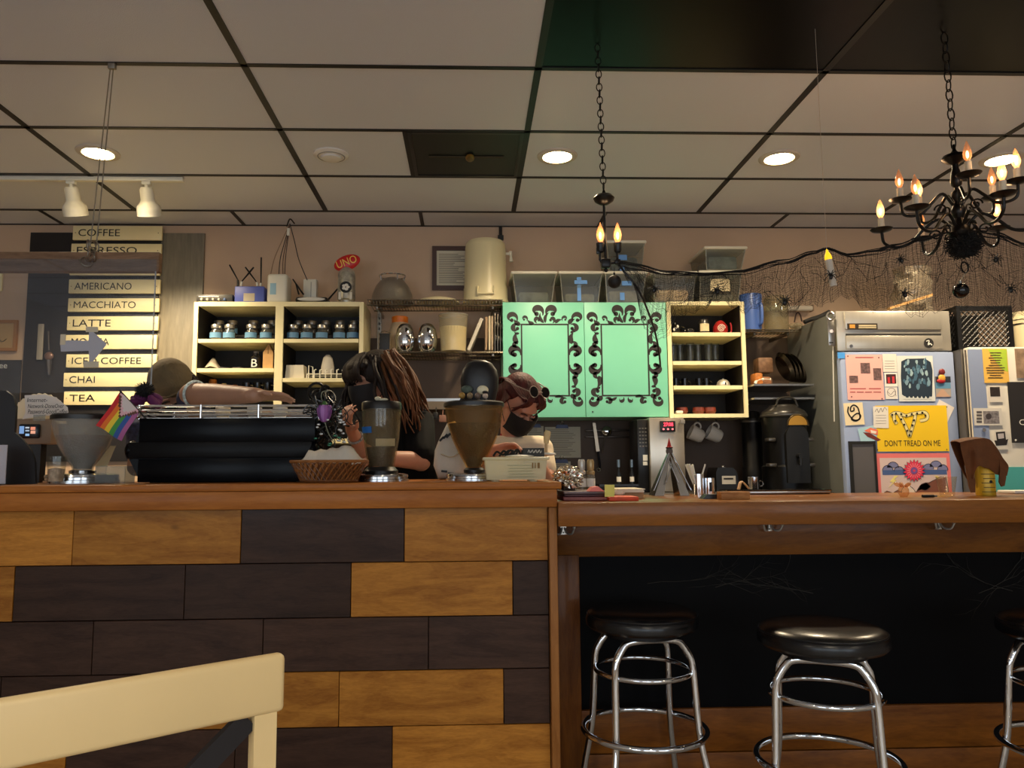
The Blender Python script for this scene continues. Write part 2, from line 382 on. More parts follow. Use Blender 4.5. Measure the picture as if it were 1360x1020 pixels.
# recessed downlights
lamp_emit = M('downlight_lamp', (255, 240, 205), .5, emit=(255, 226, 165), es=40)
trim_white = M('downlight_trim', (196, 186, 172), .4)
names = ['round recessed downlight left, above the menu boards', 'round recessed downlight in line with the mint cabinet doors', 'round recessed downlight between mint cabinet and chandelier', 'round recessed downlight right behind the big chandelier']
spots = [(-1.947, 3.962), (.477, 3.962), (1.686, 3.962), (2.92, 3.962)]
for q in (-.62, -2.45): spots += [(-1.947, q), (.477, q), (2.92, q)]          # the same lamps over the seating area
names += ['round recessed downlight over the seating area, %s' % s for s in ('near left', 'near middle', 'near right', 'far left by windows', 'far middle by windows', 'far right by windows')]
for i, (x, ly) in enumerate(spots):
    c = (x, ly, CEIL)
    t = thing('recessed_downlight', (x, ly, CEIL - .012), names[i], 'ceiling light', 'recessed downlights')
    MB().lathe([(.074, -.001), (.078, -.01), (.098, -.011), (.106, -.006), (.108, 0)], c, 36).build('trim_ring', trim_white, t)
    MB().lathe([(0, -.02), (.04, -.017), (.064, -.008), (.075, -.002)], c, 32).build('lamp', lamp_emit, t)
    ld = bpy.data.lights.new('downlight', 'SPOT'); ld.energy = 86 if i < 4 else 48; ld.color = (1, .80, .54) if i < 4 else (1, .86, .68); ld.spot_size = math.radians(150); ld.spot_blend = .8; ld.shadow_soft_size = .07
    lo = bpy.data.objects.new('downlight_lamp_light', ld); col.objects.link(lo); lo.parent = t; lo.location = (0, 0, -.026)
# smoke detector
c = W(440, 205, Z=CEIL)
t = thing('ceiling_sensor', (c.x, c.y, CEIL - .03), 'flat round white ceiling sensor on a white tile', 'sensor')
MB().lathe([(.093, 0), (.093, -.006), (.08, -.014), (.055, -.016)], (c.x, c.y, CEIL), 32).build('base', M('sensor_white', (222, 218, 212), .4), t)
MB().lathe([(.055, -.014), (.05, -.026), (.03, -.03), (0, -.03)], (c.x, c.y, CEIL), 28).build('cap', M('sensor_white'), t)
MB().torus((c.x, c.y, CEIL - .0145), .07, .003).build('ring', M('sensor_grey', (150, 148, 145), .5), t)
# track with two spot heads
ty = 4.31; tx1 = W(244, 235, ty).x
t = thing('track_light', (tx1 - .8, ty, CEIL - .03), 'white track lamp rail with two bell shaped heads above menu', 'track light')
MB().rbox((tx1 - .85, ty, CEIL - .014), (1.7, .034, .024), .004).build('track', white_plastic, t)
for px in (95, 195):
    x = W(px, 237, ty).x; h = W(px, 285, ty).z
    MB().rbox((x, ty, CEIL - .036), (.05, .03, .022), .004).cyl((x, ty, CEIL - .04), (x, ty, CEIL - .075), .012).build('mount', white_plastic, t)
    d = Vector((-.02 if px > 150 else .02, .45, -1)).normalized(); q = Vector((0, 0, -1)).rotation_difference(d).to_matrix()
    hd = MB().lathe([(0, .0), (.03, .002), (.038, -.012), (.038, -.07), (.044, -.085), (.062, -.105), (.066, -.125), (.066, -.16), (.06, -.16), (.058, -.12)], (x, ty, CEIL - .06), 28, q).build('head', white_plastic, t)
    MB().lathe([(0, -.135), (.057, -.14)], (x, ty, CEIL - .06), 24, q).build('bulb', M('spot_bulb', (255, 240, 205), .5, emit=(255, 226, 165), es=5), hd)
    ld = bpy.data.lights.new('track_spot', 'SPOT'); ld.energy = 44; ld.color = (1, .80, .5); ld.spot_size = math.radians(105); ld.spot_blend = .8; ld.shadow_soft_size = .05
    lo = bpy.data.objects.new('track_spot_light', ld); col.objects.link(lo); lo.parent = t
    p = Vector((x, ty, CEIL - .06)) + d * .175; lo.location = p - t.location; lo.rotation_euler = Vector((0, 0, -1)).rotation_difference(d).to_euler()
# black conduit on the wall beside the cooler
x = W(665, 320, WALL_Y - .02).x
solo(MB().cyl((x, WALL_Y - .016, 1.6), (x, WALL_Y - .016, CEIL - .005), .011).b2(x - .02, x + .02, WALL_Y - .03, WALL_Y - .001, CEIL - .1, CEIL - .07), 'wall_conduit', black_plastic, 'thin black vertical conduit on wall behind the white cooler', 'pipe')
# dark splash boards on the wall over the back counter
splash = M('splash_board_dark', (86, 68, 54), .6, var=.1, vs=4)
struct(MB().b2(-.95, 2.2, WALL_Y - .012, WALL_Y - .002, .9, 2.02), 'trim_1', splash)
# ================================================================= BAR COUNTERS
LC_Z, LC_F, LC_B = 1.10, 2.45, 3.12; LC_X0, LC_X1 = -3.2, .278
bar_wood = wood('counter_trim_wood', (148, 86, 32), (174, 108, 44), .42, .8, False, 'x', .06, .05)
wood_light = wood('plank_light', (150, 94, 32), (192, 130, 52), .42, 1.5, True, 'x', .06, .2)
wood_dark = wood('plank_dark', (48, 32, 25), (70, 49, 38), .42, 1.2, False, 'x', .08, .25)
t = thing('service_counter', (-1.4, 2.8, 0), 'tall service counter faced with light and dark wooden planks', 'counter')
MB().b2(LC_X0, LC_X1 - .02, LC_F + .075, LC_B - .05, 0, LC_Z - .04).build('body', M('counter_core', (40, 30, 24), .7), t)
MB().rbox(((LC_X0 + LC_X1) / 2 + .004, (LC_F + LC_B) / 2, LC_Z - .011), (LC_X1 - LC_X0 + .02, LC_B - LC_F, .022), .003).build('countertop', bar_wood, t)
MB().rbox(((LC_X0 + LC_X1) / 2, LC_F + .022, LC_Z - .051), (LC_X1 - LC_X0, .03, .056), .002).build('trim_board', bar_wood, t)
MB().rbox((LC_X1 - .012, LC_F + .045, (LC_Z - .08) / 2), (.026, .05, LC_Z - .08), .003).build('end_strip', wood('end_strip_wood', (138, 88, 42), (160, 108, 58), .4, 1, False, 'z', 0, .05), t)
PY = LC_F + .055; rows = [1.020, .849, .679, .515, .347, .178, .006]
def pxs(*a): return [W(v, 0 + y_, PY).x for v, y_ in a]
plank_rows = [([97, 320, 537], 712, 'LLDL'), ([18, 245, 466, 681], 786, 'LDDLD'), ([123, 349, 569], 858, 'DDDD'), ([0, 223, 450, 669], 935, 'DDLLD'), ([88, 312, 521], 995, 'LDDL'), ([180, 400, 610], 1060, 'LDLD')]
for r, (js, yy, tones) in enumerate(plank_rows):
    js = [W(j, yy, PY).x for j in js]
    js = [js[0] - .53] + js if js[0] - .53 > LC_X0 else js
    tones = random.choice('LD') + tones if len(js) + 1 > len(tones) else tones
    while js[0] - .53 > LC_X0: js = [js[0] - .53] + js; tones = random.choice('LD') + tones
    e = [LC_X0] + js + [LC_X1 - .026]
    for i in range(len(e) - 1):
        MB().rbox(((e[i] + e[i + 1]) / 2, PY + .009 + random.uniform(-.0012, .0012), (rows[r] + rows[r + 1]) / 2), (e[i + 1] - e[i] - .002, .018, rows[r] - rows[r + 1] - .0025), .0012, 1).build('plank', wood_light if tones[i] == 'L' else wood_dark, t)
# right bar
BZ, BF, BB = 1.033, 2.45, 3.12; BX0, BX1 = LC_X1 + .002, 4.2
pine = wood('bar_pine', (112, 64, 18), (142, 86, 28), .3, .7, False, 'x', .15, .06)
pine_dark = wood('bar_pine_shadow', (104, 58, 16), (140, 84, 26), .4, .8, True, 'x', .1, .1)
t = thing('bar_counter', (2.2, 2.8, 0), 'long varnished pine bar with black front panel', 'bar')
MB().rbox(((BX0 + BX1) / 2, (BF + BB) / 2, BZ - .011), (BX1 - BX0, BB - BF - .014, .022), .002).build('bar_top', pine, t)
MB().rbox(((BX0 + BX1) / 2, BF + .003, BZ - .036), (BX1 - BX0, .022, .073), .0015).build('fascia_board', pine, t)
FY = 2.75
MB().b2(BX0 + .09, BX1, FY + .012, FY + .02, .3, .84).build('front_panel', M('panel_black', (4, 4, 6), .6, spec=.1), t, smooth=False)
MB().b2(BX0, BX1, FY + .03, BB - .05, 0, BZ - .03).build('body', M('counter_core'), t, smooth=False)
MB().rbox(((BX0 + BX1) / 2, FY + .012, .906), (BX1 - BX0, .024, .15), .002).build('apron_board', pine_dark, t)
MB().rbox((BX0 + .055, FY + .006, .42), (.1, .026, .836), .002).build('corner_post', wood('post_pine_shadow', (86, 46, 12), (116, 68, 20), .5, .8, True, 'z', .1, .1), t)  # post pine darkened, shade under the bar top put into its colour
for z0, z1 in ((.166, .309), (.012, .162)): MB().rbox(((BX0 + BX1) / 2 + .05, FY + .01, (z0 + z1) / 2), (BX1 - BX0 - .11, .024, z1 - z0), .002).build('base_board', pine_dark, t)
MB().b2(BX0, BX1, BF + .06, FY + .03, BZ - .06, BZ - .022).build('underside', M('bar_under', (50, 34, 20), .6), t)
# coat hooks under the bar top
hook_m = M('hook_nickel', (214, 208, 198), .3, .7)
for px, lab, yq in ((748, 'nickel double coat hook on the corner post of the bar', FY - .008), (1021, 'nickel double coat hook on bar apron above the cream-topped stool', FY), (1246, 'nickel double coat hook on bar apron right of the middle stool', FY)):
    c = W(px, 706, yq); x = c.x; z = .95 if px > 800 else .945
    t = thing('coat_hook', (x, yq, z - .03), lab, 'hook', 'coat hooks under the bar')
    MB().prism([(x - .012, z + .02), (x + .012, z + .02), (x + .014, z), (x + .006, z - .02), (x + .012, z - .035), (x - .012, z - .035), (x - .006, z - .02), (x - .014, z)], yq - .005, yq).build('plate', hook_m, t)
    for s in (-1, 1):
        MB().tube(spline([(x + s * .004, yq - .004, z - .012), (x + s * .012, yq - .02, z - .03), (x + s * .026, yq - .035, z - .03), (x + s * .034, yq - .042, z - .012)], 5), .0035, 8).build('prong', hook_m, t)
        MB().ell((x + s * .034, yq - .042, z - .008), .006, 10, 6).build('knob', hook_m, t)
    for dz in (.008, -.028): MB().cyl((x, yq - .0055, z + dz), (x, yq - .007, z + dz), .003, n=8).build('screw', M('screw_dark', (60, 56, 50), .4, .8), t)
# thin grey branching lines set along the black panel
mb = MB()
def branch(p, d, L, r, depth):
    q = Vector(p); pts = [q.copy()]
    for i in range(5):
        d = (d + Vector((random.uniform(-.3, .3), 0, random.uniform(-.16, .16)))).normalized(); q = q + d * L / 5; q.y = FY + .008 - random.random() * .01; pts.append(q.copy())
        if depth and random.random() < .65: branch(q, (d + Vector((random.uniform(-.6, .6), 0, random.uniform(-.9, .9)))).normalized(), L * .5, r * .7, depth - 1)
    mb.tube(pts, [r * (1 - .14 * i) for i in range(6)], 5)
for px, py in ((860, 775), (950, 780), (1080, 788), (1300, 788), (1345, 785)):
    p = W(px, py, FY); branch(p, Vector((random.choice((-1, 1)), 0, .15)), .26, .0012, 2)
solo(mb, 'branching_lines', M('branch_line_grey', (44, 40, 34), .7), 'dry grey twigs strung along the black bar panel', 'garland')['kind'] = 'stuff'
# back work counter
t = thing('back_counter', (.9, 4.85, 0), 'dark low work counter along the back wall', 'counter')
BKZ, BKF = .985, 4.5
MB().b2(-3.3, 2.15, BKF + .03, WALL_Y - .005, 0, BKZ - .03).build('body', M('counter_core'), t, smooth=False)
MB().rbox((-.575, (BKF + WALL_Y) / 2 - .003, BKZ - .015), (5.45, WALL_Y - BKF - .006, .03), .004).build('worktop', M('worktop_dark', (52, 48, 44), .35), t)
# ================================================================= MENU WALL
board_black = M('chalkboard_black', (36, 33, 34), .5, var=.12, vs=5)
board_glare = M('chalkboard_glare_grey', (124, 116, 100), .42, var=.16, vs=40, stretch=(1.5, 1, .2))  # right part of the dark board, track-light glare put into a lighter grey
xa, xb, _, zt = R(38, 309, 212, 400, 5.17); xc = W(272, 311, 5.17).x
solo(MB().rbox(((xa + xb) / 2, 5.178, (zt + 1.2) / 2), (xb - xa, .018, zt - 1.2), .002), 'chalkboard', board_black, 'tall black board behind left side of the menu planks', 'board')
solo(MB().rbox(((xb + xc) / 2 + .001, 5.178, (zt + 1.2) / 2), (xc - xb - .003, .018, zt - 1.2), .002), 'glare_board', board_glare, 'tall grey linen textured board right of the menu planks', 'board')
sign_m = M('sign_cream', (242, 224, 172), .42, var=.05, vs=6)
rowsY = [(93.7, 213, 300, 318.7), (92.6, 212.7, 323.6, 342), (91, 211.5, 347, 365.5), (89.5, 210, 371, 389.7), (88, 209.2, 396, 414), (86.7, 207.8, 420, 438.5), (85.5, 207, 444.7, 463.5), (83.5, 206, 470.5, 488), (82.3, 205, 495, 513.5), (81, 204, 519.7, 537.8)]
txt = [('COFFEE', .53), ('ESPRESSO', .73), ('CAPPUCCINO', .76), ('AMERICANO', .69), ('MACCHIATO', .745), ('LATTE', .48), ('MOCHA', .48), ('ICED COFFEE', .83), ('CHAI', .34), ('TEA', .345)]
X0, X1 = -2.672, -2.075
for i, (x0, x1, y0, y1) in enumerate(rowsY):
    a, b, z0, z1 = R(x0, y0, x1, y1, 5.14); a, b = X0 + random.uniform(-.006, .006), X1 + random.uniform(-.006, .006)
    s, frac = txt[i]; t = thing('menu_plank', ((a + b) / 2, 5.15, z0), 'cream menu plank lettered %s in black' % s, 'sign', 'menu planks')
    p = MB().rbox(((a + b) / 2, 5.15, (z0 + z1) / 2), (b - a, .02, z1 - z0), .003).build('plank', sign_m, t)
    w = b - a; h = z1 - z0
    textmesh(s, a + .065 * w, z0 + h * .26, (frac - .065) * w, h * .5, 5.139, MB()).build('lettering', ink, t, smooth=False)
    for sx in (a + .018, b - .024): MB().cyl((sx, 5.1405, z0 + h * .5), (sx, 5.138, z0 + h * .5), .0035, n=8).build('screw', M('screw_tan', (150, 130, 90), .4, .6), t)
    for sx in (a + .06, b - .06): MB().b2(sx - .012, sx + .012, 5.16, 5.17, z0, z1).build('spacer', M('spacer_dark', (50, 44, 40), .7), t)
# pictures at far left of that wall
t = thing('wooden_picture', (W(2, 466, 5.17).x, 5.17, W(2, 466, 5.17).z), 'small light wood frame with tan picture at far left wall', 'picture')
a, b, z0, z1 = R(-18, 425, 22, 466, 5.17)
fw_ = M('frame_pine', (170, 116, 62), .45)
for q in ((a, b, z1 - .02, z1), (a, b, z0, z0 + .02), (a, a + .02, z0 + .02, z1 - .02), (b - .02, b, z0 + .02, z1 - .02)): MB().b2(q[0], q[1], 5.165, 5.188, q[2], q[3]).build('frame_side', fw_, t)
MB().b2(a + .02, b - .02, 5.178, 5.186, z0 + .02, z1 - .02).build('print', M('print_tan', (198, 160, 104), .6), t)
MB().tube(spline([W(-8, 452, 5.177), W(-2, 450, 5.177), W(3, 454, 5.177), W(9, 450, 5.177)], 5), .006, 6, flat=.2).build('drawing', ink, t)
a, b, z0, z1 = R(-60, 478, 25, 560, 5.17)
t = thing('black_poster', ((a + b) / 2, 5.18, z0), 'black poster with white word ending fee at far left', 'poster')
MB().b2(a, b, 5.176, 5.186, z0, z1).build('sheet', M('poster_charcoal', (44, 44, 48), .5, var=.25, vs=14), t)
q0, q1, qz0, qz1 = R(-22, 481, 9, 489, 5.17)
textmesh('Coffee', q0, qz0, q1 - q0, qz1 - qz0, 5.176, MB()).build('lettering', paper, t, smooth=False)
a, b, z0, z1 = R(-30, 363, 3, 387, 5.17)
solo(MB().rbox(((a + b) / 2, 5.175, (z0 + z1) / 2), (b - a, .02, z1 - z0), .008), 'small_sign', sign_m, 'plain small cream plaque high at far left wall', 'sign')
# spoon-like paddle and dark ladle hung on the black board
a, b, z0, z1 = R(49, 430, 57, 478, 5.15)
solo(MB().rbox(((a + b) / 2, 5.155, (z0 + z1) / 2), (b - a, .012, z1 - z0), .005), 'wooden_paddle', M('paddle_grey', (150, 140, 126), .5), 'pale narrow paddle hanging on the black board', 'utensil')
t = thing('hanging_ladle', W(65, 500, 5.15), 'dark ladle with oval head hanging on the black board', 'utensil')
MB().tube([W(64, 440, 5.15), W(65, 465, 5.15)], .006, 8).build('handle', M('ladle_grey', (80, 74, 72), .4, .5), t)
p = W(65, 473, 5.14); MB().ell(p, (.03, .014, .028)).build('bowl', M('ladle_rust', (120, 92, 82), .35, .5), t)
MB().tube([W(65, 478, 5.15), W(65, 498, 5.15)], [.02, .008], 8).build('tassel', M('ladle_grey'), t)
# ================================================================= HANGING SCREEN OVER THE COUNTER
HY = 3.05
barn = wood('barn_wood_grey', (112, 86, 66), (152, 120, 94), .6, 1, True, 'x', 0, .1)
p0, p1 = W(0, 336, HY), W(213, 362, HY); pz1, pz0 = W(110, 336, HY).z, W(110, 362, HY).z; px1 = p1.x
t = thing('hanging_screen', (p1.x - .7, HY, pz0), 'weathered plank hung on wire holding a clear acrylic screen', 'screen')
MB().rbox((px1 - .75, HY, (pz0 + pz1) / 2), (1.5, .036, pz1 - pz0), .003).build('plank', barn, t)
sz0 = W(207, 522, HY).z
plexi = glass('acrylic_sheet', (244, 247, 250), .08, .02, .03, (205, 212, 225))
MB().b2(px1 - 1.45, px1 - .008, HY - .022, HY - .019, sz0, pz1 - .03).build('acrylic_sheet', plexi, t, smooth=False)
MB().b2(px1 - .012, px1 - .008, HY - .0235, HY - .0175, sz0, pz0).build('sheet_edge', glass('acrylic_edge', (225, 230, 235), .3, .1, .35, (220, 225, 232)), t, smooth=False)
wire = M('wire_galvanised', (140, 132, 120), .4, .8)
kx = W(124, 325, HY).x; top = Vector((-1.46, HY, CEIL - .005))
for dx in (-.012, .012):
    MB().tube([(top.x + dx * .5, HY, top.z), (kx + dx, HY, pz1 + .03)], .0022, 6).build('wire', wire, t)
k = MB()
for i in range(7):
    a = i * .9; k.torus((kx + random.uniform(-.012, .012), HY - .024, pz1 + random.uniform(-.045, .03)), .016 + random.random() * .014, .0026, 14, 6, Euler((PI / 2 + random.uniform(-.6, .6), random.uniform(-1, 1), a)).to_matrix())
k.build('wire_knot', wire, t)
MB().rbox((top.x, HY, CEIL - .012), (.03, .02, .03), .003).build('ceiling_clip', wire, t)
# grey paper arrow taped on the screen
AY = HY - .025
ar = [(80, 452), (118, 452.5), (118.5, 436), (142, 457), (119, 486), (118, 466), (81, 467)]
t = thing('paper_arrow', W(80, 486, AY), 'grey paper arrow pointing right, taped to acrylic screen', 'sign')
MB().prism([(W(x, y, AY).x, W(x, y, AY).z) for x, y in ar], AY - .001, AY).build('arrow', M('arrow_grey', (186, 186, 196), .7), t, smooth=False)
for q in ((114, 434, 130, 441), (80, 444, 87, 458), (111, 480, 131, 488)):
    a, b, z0, z1 = R(*q, AY - .002); MB().b2(a, b, AY - .0022, AY - .0012, z0, z1).build('tape', M('masking_tape', (214, 204, 178), .6), t, smooth=False)
# internet note, speech bubble shape
nb = [(33, 525), (60, 524), (75, 528), (90, 541), (91, 548), (80, 551), (52, 553), (30, 557), (34, 548)]
NY = 2.98
t = thing('internet_note', W(33, 557, NY), 'torn white note with handwritten internet network and password', 'note')
MB().prism([(W(x, y, NY).x, W(x, y, NY).z) for x, y in nb], NY - .0015, NY).build('sheet', M('note_paper', (236, 230, 222), .75), t, smooth=False)
l = MB()
for s, x0, y0, x1, y1 in (('Internet-', 36, 528.5, 63, 534), ('Network-DoneOver', 37, 536.5, 85, 542), ('Password-GoodCoffee', 37, 543.5, 89.5, 549.5)):
    a, b, z0, z1 = R(x0, y0, x1, y1, NY - .002); textmesh(s, a, z0, b - a, z1 - z0, NY - .0015, l, .0006, .15)
l.build('handwriting', ink, t, smooth=False)
a, b, z0, z1 = R(44, 551, 60, 559, NY - .004); MB().b2(a, b, NY - .003, NY - .002, z0, z1).build('tape', glass('clear_tape', (240, 245, 248), .2, .2, .25), t, smooth=False)
# scalloped stack of coffee filters behind the note
FYL = 3.03; c = W(52, 552, FYL); rr = c.x - W(17, 552, FYL).x
t = thing('filter_stack', (c.x, FYL, W(52, 560, FYL).z), 'scalloped fan of pale paper filters behind the internet note', 'filters')
for j in range(3):
    pts = [(c.x + (rr - j * .006) * math.cos(PI * i / 40) * (1 + .02 * math.sin(i * 2.2)), c.z + (rr * .86 - j * .006) * math.sin(PI * i / 40) * (1 + .03 * math.sin(i * 2.2 + j))) for i in range(41)]
    MB().prism([(c.x + rr * .9, c.z - .03)] + pts + [(c.x - rr * .9, c.z - .03)], FYL + j * .012, FYL + j * .012 + .006).build('filter', M('filter_paper', (240, 224, 188), .7), t)
# payment terminal on tan box
t = thing('payment_terminal', (W(37, 588, 2.98).x, 2.98, LC_Z), 'dark payment tablet with lit tiles on a tan stand, under note', 'terminal')
a, b, z0, z1 = R(18, 556, 68, 590, 3.0); MB().rbox(((a + b) / 2, 3.03, (z0 + z1) / 2), (b - a, .06, z1 - z0), .006).build('cabinet', M('terminal_tan', (150, 128, 104), .5), t)
MB().b2((a + b) / 2 - .03, (a + b) / 2 + .03, 3.01, 3.05, LC_Z, z0 + .002).build('stand', black_plastic, t)
a, b, z0, z1 = R(23, 563, 51, 582, 2.98); s = MB().rbox(((a + b) / 2, 2.992, (z0 + z1) / 2), (b - a, .014, z1 - z0), .006).build('tablet', M('tablet_black', (24, 28, 36), .25), t)
for q, cc in (((26, 566, 32, 576), (120, 160, 210)), ((34, 567, 39, 569), (190, 200, 210)), ((34, 571, 39, 573), (160, 180, 200)), ((34, 576, 39, 579), (150, 190, 230)), ((41, 567, 47, 571), (240, 150, 120)), ((41, 572, 47, 576), (240, 170, 140))):
    a, b, z0, z1 = R(*q, 2.985); MB().b2(a, b, 2.9832, 2.9848, z0, z1).build('screen_tile', M('screen_%d_%d_%d' % cc, cc, .4, emit=cc, es=.5), s, smooth=False)
# plain dark cut-out board (the photograph's figure is not redrawn)
SY = 2.72
pts = [(-20, 645), (-20, 520), (-4, 518), (8, 519), (17, 526), (21, 540), (20, 562), (19, 574), (30, 584), (41, 598), (46, 612), (47, 645)]
p_ = [(W(x, y, SY).x, max(W(x, y, SY).z, LC_Z)) for x, y in pts]
solo(MB().prism(p_, SY, SY + .012), 'cutout_board', M('cutout_black', (24, 24, 28), .55, var=.2, vs=9), 'plain black upright cut-out board at left end of counter', 'board')
# white card in stand at the very left
a, b, z0, z1 = R(-30, 591, 8, 645, 2.6); t = thing('card_stand', ((a + b) / 2, 2.6, LC_Z), 'white upright card in a clear stand at left frame edge', 'card')
MB().b2(a, b, 2.6, 2.603, LC_Z + .004, z1).build('card', M('card_lilac', (214, 208, 226), .6), t, smooth=False)
MB().b2(a - .002, b + .003, 2.594, 2.5985, LC_Z, z1 + .003).b2(a - .002, b + .003, 2.56, 2.66, LC_Z, LC_Z + .003).build('holder', clear, t, smooth=False)
# ================================================================= COFFEE GRINDERS
steel_ring = M('polished_steel', (196, 198, 200), .16, 1.)
beans_m = M('coffee_beans', (24, 15, 10), .7, var=.5, vs=140, bump=1., bs=150)
grey_beans = M('coffee_beans_pale', (66, 56, 52), .6, var=.4, vs=140, bump=1., bs=150)
amber = glass('hopper_amber', (246, 232, 204), .14, .04, .06, (224, 190, 136))
hop_clear = glass('hopper_clear', (248, 248, 244), .14, .04, .2, (210, 208, 202))
hop_smoke = glass('hopper_smoke', (240, 234, 220), .14, .04, .07, (196, 182, 152))
def grinder(px, Y, prof_px, bean_y, beans, gm, base, lidh, label):
    """prof_px: (half width px, y px) from lid to collar"""
    c = W(px, 640, Y); zc = lambda y: W(px, y, Y).z; rad = lambda h: W(px + h, 600, Y).x - W(px, 600, Y).x
    t = thing('coffee_grinder', (c.x, Y, LC_Z), label, 'grinder', 'coffee grinders on the counter')
    bw, by0, by1 = base; rb = rad(bw); zb = zc(by0); o = (c.x, Y, 0)
    MB().lathe([(0, LC_Z), (rb, LC_Z), (rb, LC_Z + (zb - LC_Z) * .3), (rb * .96, LC_Z + (zb - LC_Z) * .36), (rb * .96, LC_Z + (zb - LC_Z) * .6), (rb * .985, LC_Z + (zb - LC_Z) * .66), (rb * .97, zb - .004), (rb * .8, zb), (0, zb)], o, 40).build('base', steel_ring, t)
    pr = [(rad(h), zc(y)) for h, y in prof_px]; rc = pr[-1][0]
    MB().lathe([(rc * 1.25, zb - .002), (rc * 1.3, zb + .01), (rc * 1.02, pr[-1][1]), (0, pr[-1][1])], o, 28).build('collar', black_plastic if beans is beans_m else steel_ring, t)
    hp = MB().lathe(pr + [(max(r - .004, .001), z) for r, z in pr[::-1]], o, 40).build('hopper', gm, t)
    zt = zc(bean_y); bp = [(0, zt)]
    for i, (r, z) in enumerate(pr):
        if z < zt: 
            if len(bp) == 1:
                r0, z0 = pr[i - 1]; f = (zt - z0) / (z - z0); bp.append((r0 + (r - r0) * f - .006, zt - .002))
            bp.append((r - .006, z + .002))
    bp.append((0, pr[-1][1] + .002)); MB().lathe(bp, o, 36).build('beans', beans, hp)
    r0, z0 = pr[0]; MB().lathe([(0, z0 + .006), (r0 * .97, z0 + .005), (r0 * 1.02, z0), (r0 * 1.02, z0 - lidh), (r0 * .99, z0 - lidh)], o, 40).build('lid', black_plastic, t)
    return t, o, pr, zb
g1, o1, pr1, zb1 = grinder(109, 2.84, [(41, 553), (40, 560), (37, 575), (31, 592), (22, 608), (14, 619), (13, 624)], 578, grey_beans, hop_clear, (46, 629, 642), .014, 'coffee grinder with wide funnel hopper behind the rainbow flag')
g2, o2, pr2, zb2 = grinder(506, 2.74, [(26, 536), (26, 545), (25.5, 560), (24, 580), (21, 600), (17.5, 620)], 593, beans_m, hop_smoke, (37, 629, 642), .022, 'coffee grinder with straight smoky hopper and blue tape, beside wicker basket')
g3, o3, pr3, zb3 = grinder(630, 2.74, [(39.5, 536), (39, 545), (36, 562), (30, 582), (21, 602), (13, 616), (11, 621)], 562, beans_m, amber, (38, 628, 641), .012, 'coffee grinder with amber bean-filled hopper, left of the plastic tub')
a, b, z0, z1 = R(480.5, 566, 497, 574.5, 2.66)
tp = MB(); rr = pr2[3][0] + .002
tp.lathe([(rr + .001, z0), (rr + .003, z1)], o2, 12, None, PI + .05, PI + 1.15); tp.build('blue_tape', M('painters_tape', (30, 96, 168), .6), g2)['label'] = 'strip of blue painter tape'
a, b, z0, z1 = R(497, 582, 523, 592, 2.70); MB().b2(a, b, 2.74, 2.742, z0, z1).build('paper_slip', paper, g2, smooth=False)
p = W(502, 529.5, 2.74); MB().ell(p, (.012, .01, .008)).ell(p + Vector((.018, 0, -.003)), (.018, .007, .005)).build('lid_knob', M('knob_bone', (206, 198, 170), .5), g2)
# clear acrylic tray box beside first grinder
a, b, z0, z1 = R(126, 619, 166, 641, 2.7)
f = MB(); 
for q in ((a, b, 2.70, 2.703), (a, b, 2.777, 2.78), (a, a + .003, 2.703, 2.777), (b - .003, b, 2.703, 2.777)): f.b2(q[0], q[1], q[2], q[3], LC_Z, z1)
solo(f, 'acrylic_box', glass('acrylic_box', (232, 236, 238), .2, .05, .08), 'open clear acrylic box between funnel grinder and espresso machine', 'box', smooth=False)
# folded white card behind
a, b, z0, z1 = R(126, 592, 153, 620, 2.96)
solo(MB().prism([(a, z0), (b - .03, z0), (b, z1), (b - .02, z1)], 2.96, 2.963), 'folded_card', M('card_cream', (226, 210, 168), .6), 'slanted cream card behind the funnel hopper grinder', 'card', smooth=False)
# drinking glass with a few napkins inside
c = W(74, 640, 2.7); rt_ = .030; z1 = W(74, 606, 2.7).z
t = thing('drinking_glass', (c.x, 2.7, LC_Z), 'clear drinking glass left of the funnel hopper grinder', 'glass')
MB().lathe([(0, LC_Z + .001), (rt_ * .86, LC_Z + .001), (rt_, z1), (rt_ - .002, z1), (rt_ * .82, LC_Z + .007), (0, LC_Z + .007)], (c.x, 2.7, 0), 24).build('glass', clear, t)
MB().lathe([(0, LC_Z + .009), (rt_ * .8, LC_Z + .009), (rt_ * .88, LC_Z + .05), (0, LC_Z + .056)], (c.x, 2.7, 0), 20).build('contents', M('sugar_packets', (196, 172, 150), .7, var=.4, vs=60), t)
# small figures on the amber grinder's lid
for i, (x, cc, w) in enumerate(((613.5, (168, 130, 60), .0115), (624, (138, 116, 84), .011), (634.5, (120, 100, 86), .011), (644.5, (214, 190, 170), .010))):
    p = W(x, 526, 2.7); zb = pr3[0][1] + .0055
    t = thing('toy_figure', (p.x, 2.7, zb), ('golden', 'olive brown', 'grey brown', 'pale pink')[i] + ' thumb-sized toy head on the amber hopper lid', 'figurine', 'toy heads on the hopper lid')
    MB().lathe([(0, 0), (w * .8, 0), (w * .6, .008), (0, .01)], (p.x, 2.7, zb), 12).build('base', black_plastic, t)
    MB().ell((p.x, 2.7, zb + .008 + w), (w, w * .95, w * 1.05), 12, 8).build('head', M('toy_%d' % i, cc, .45, var=.35, vs=90), t)
    if i == 3: MB().ell((p.x, 2.7, zb + .012 + w * 1.9), (w * 1.1, w, w * .6), 12, 8).build('cap', ink, t)
p = W(641, 518, 2.76); solo(MB().ell(p, (.021, .012, .017), 14, 10), 'white_pompom', M('pompom', (236, 226, 190), .8), 'white fluffy pompom above the toy heads', 'pompom')
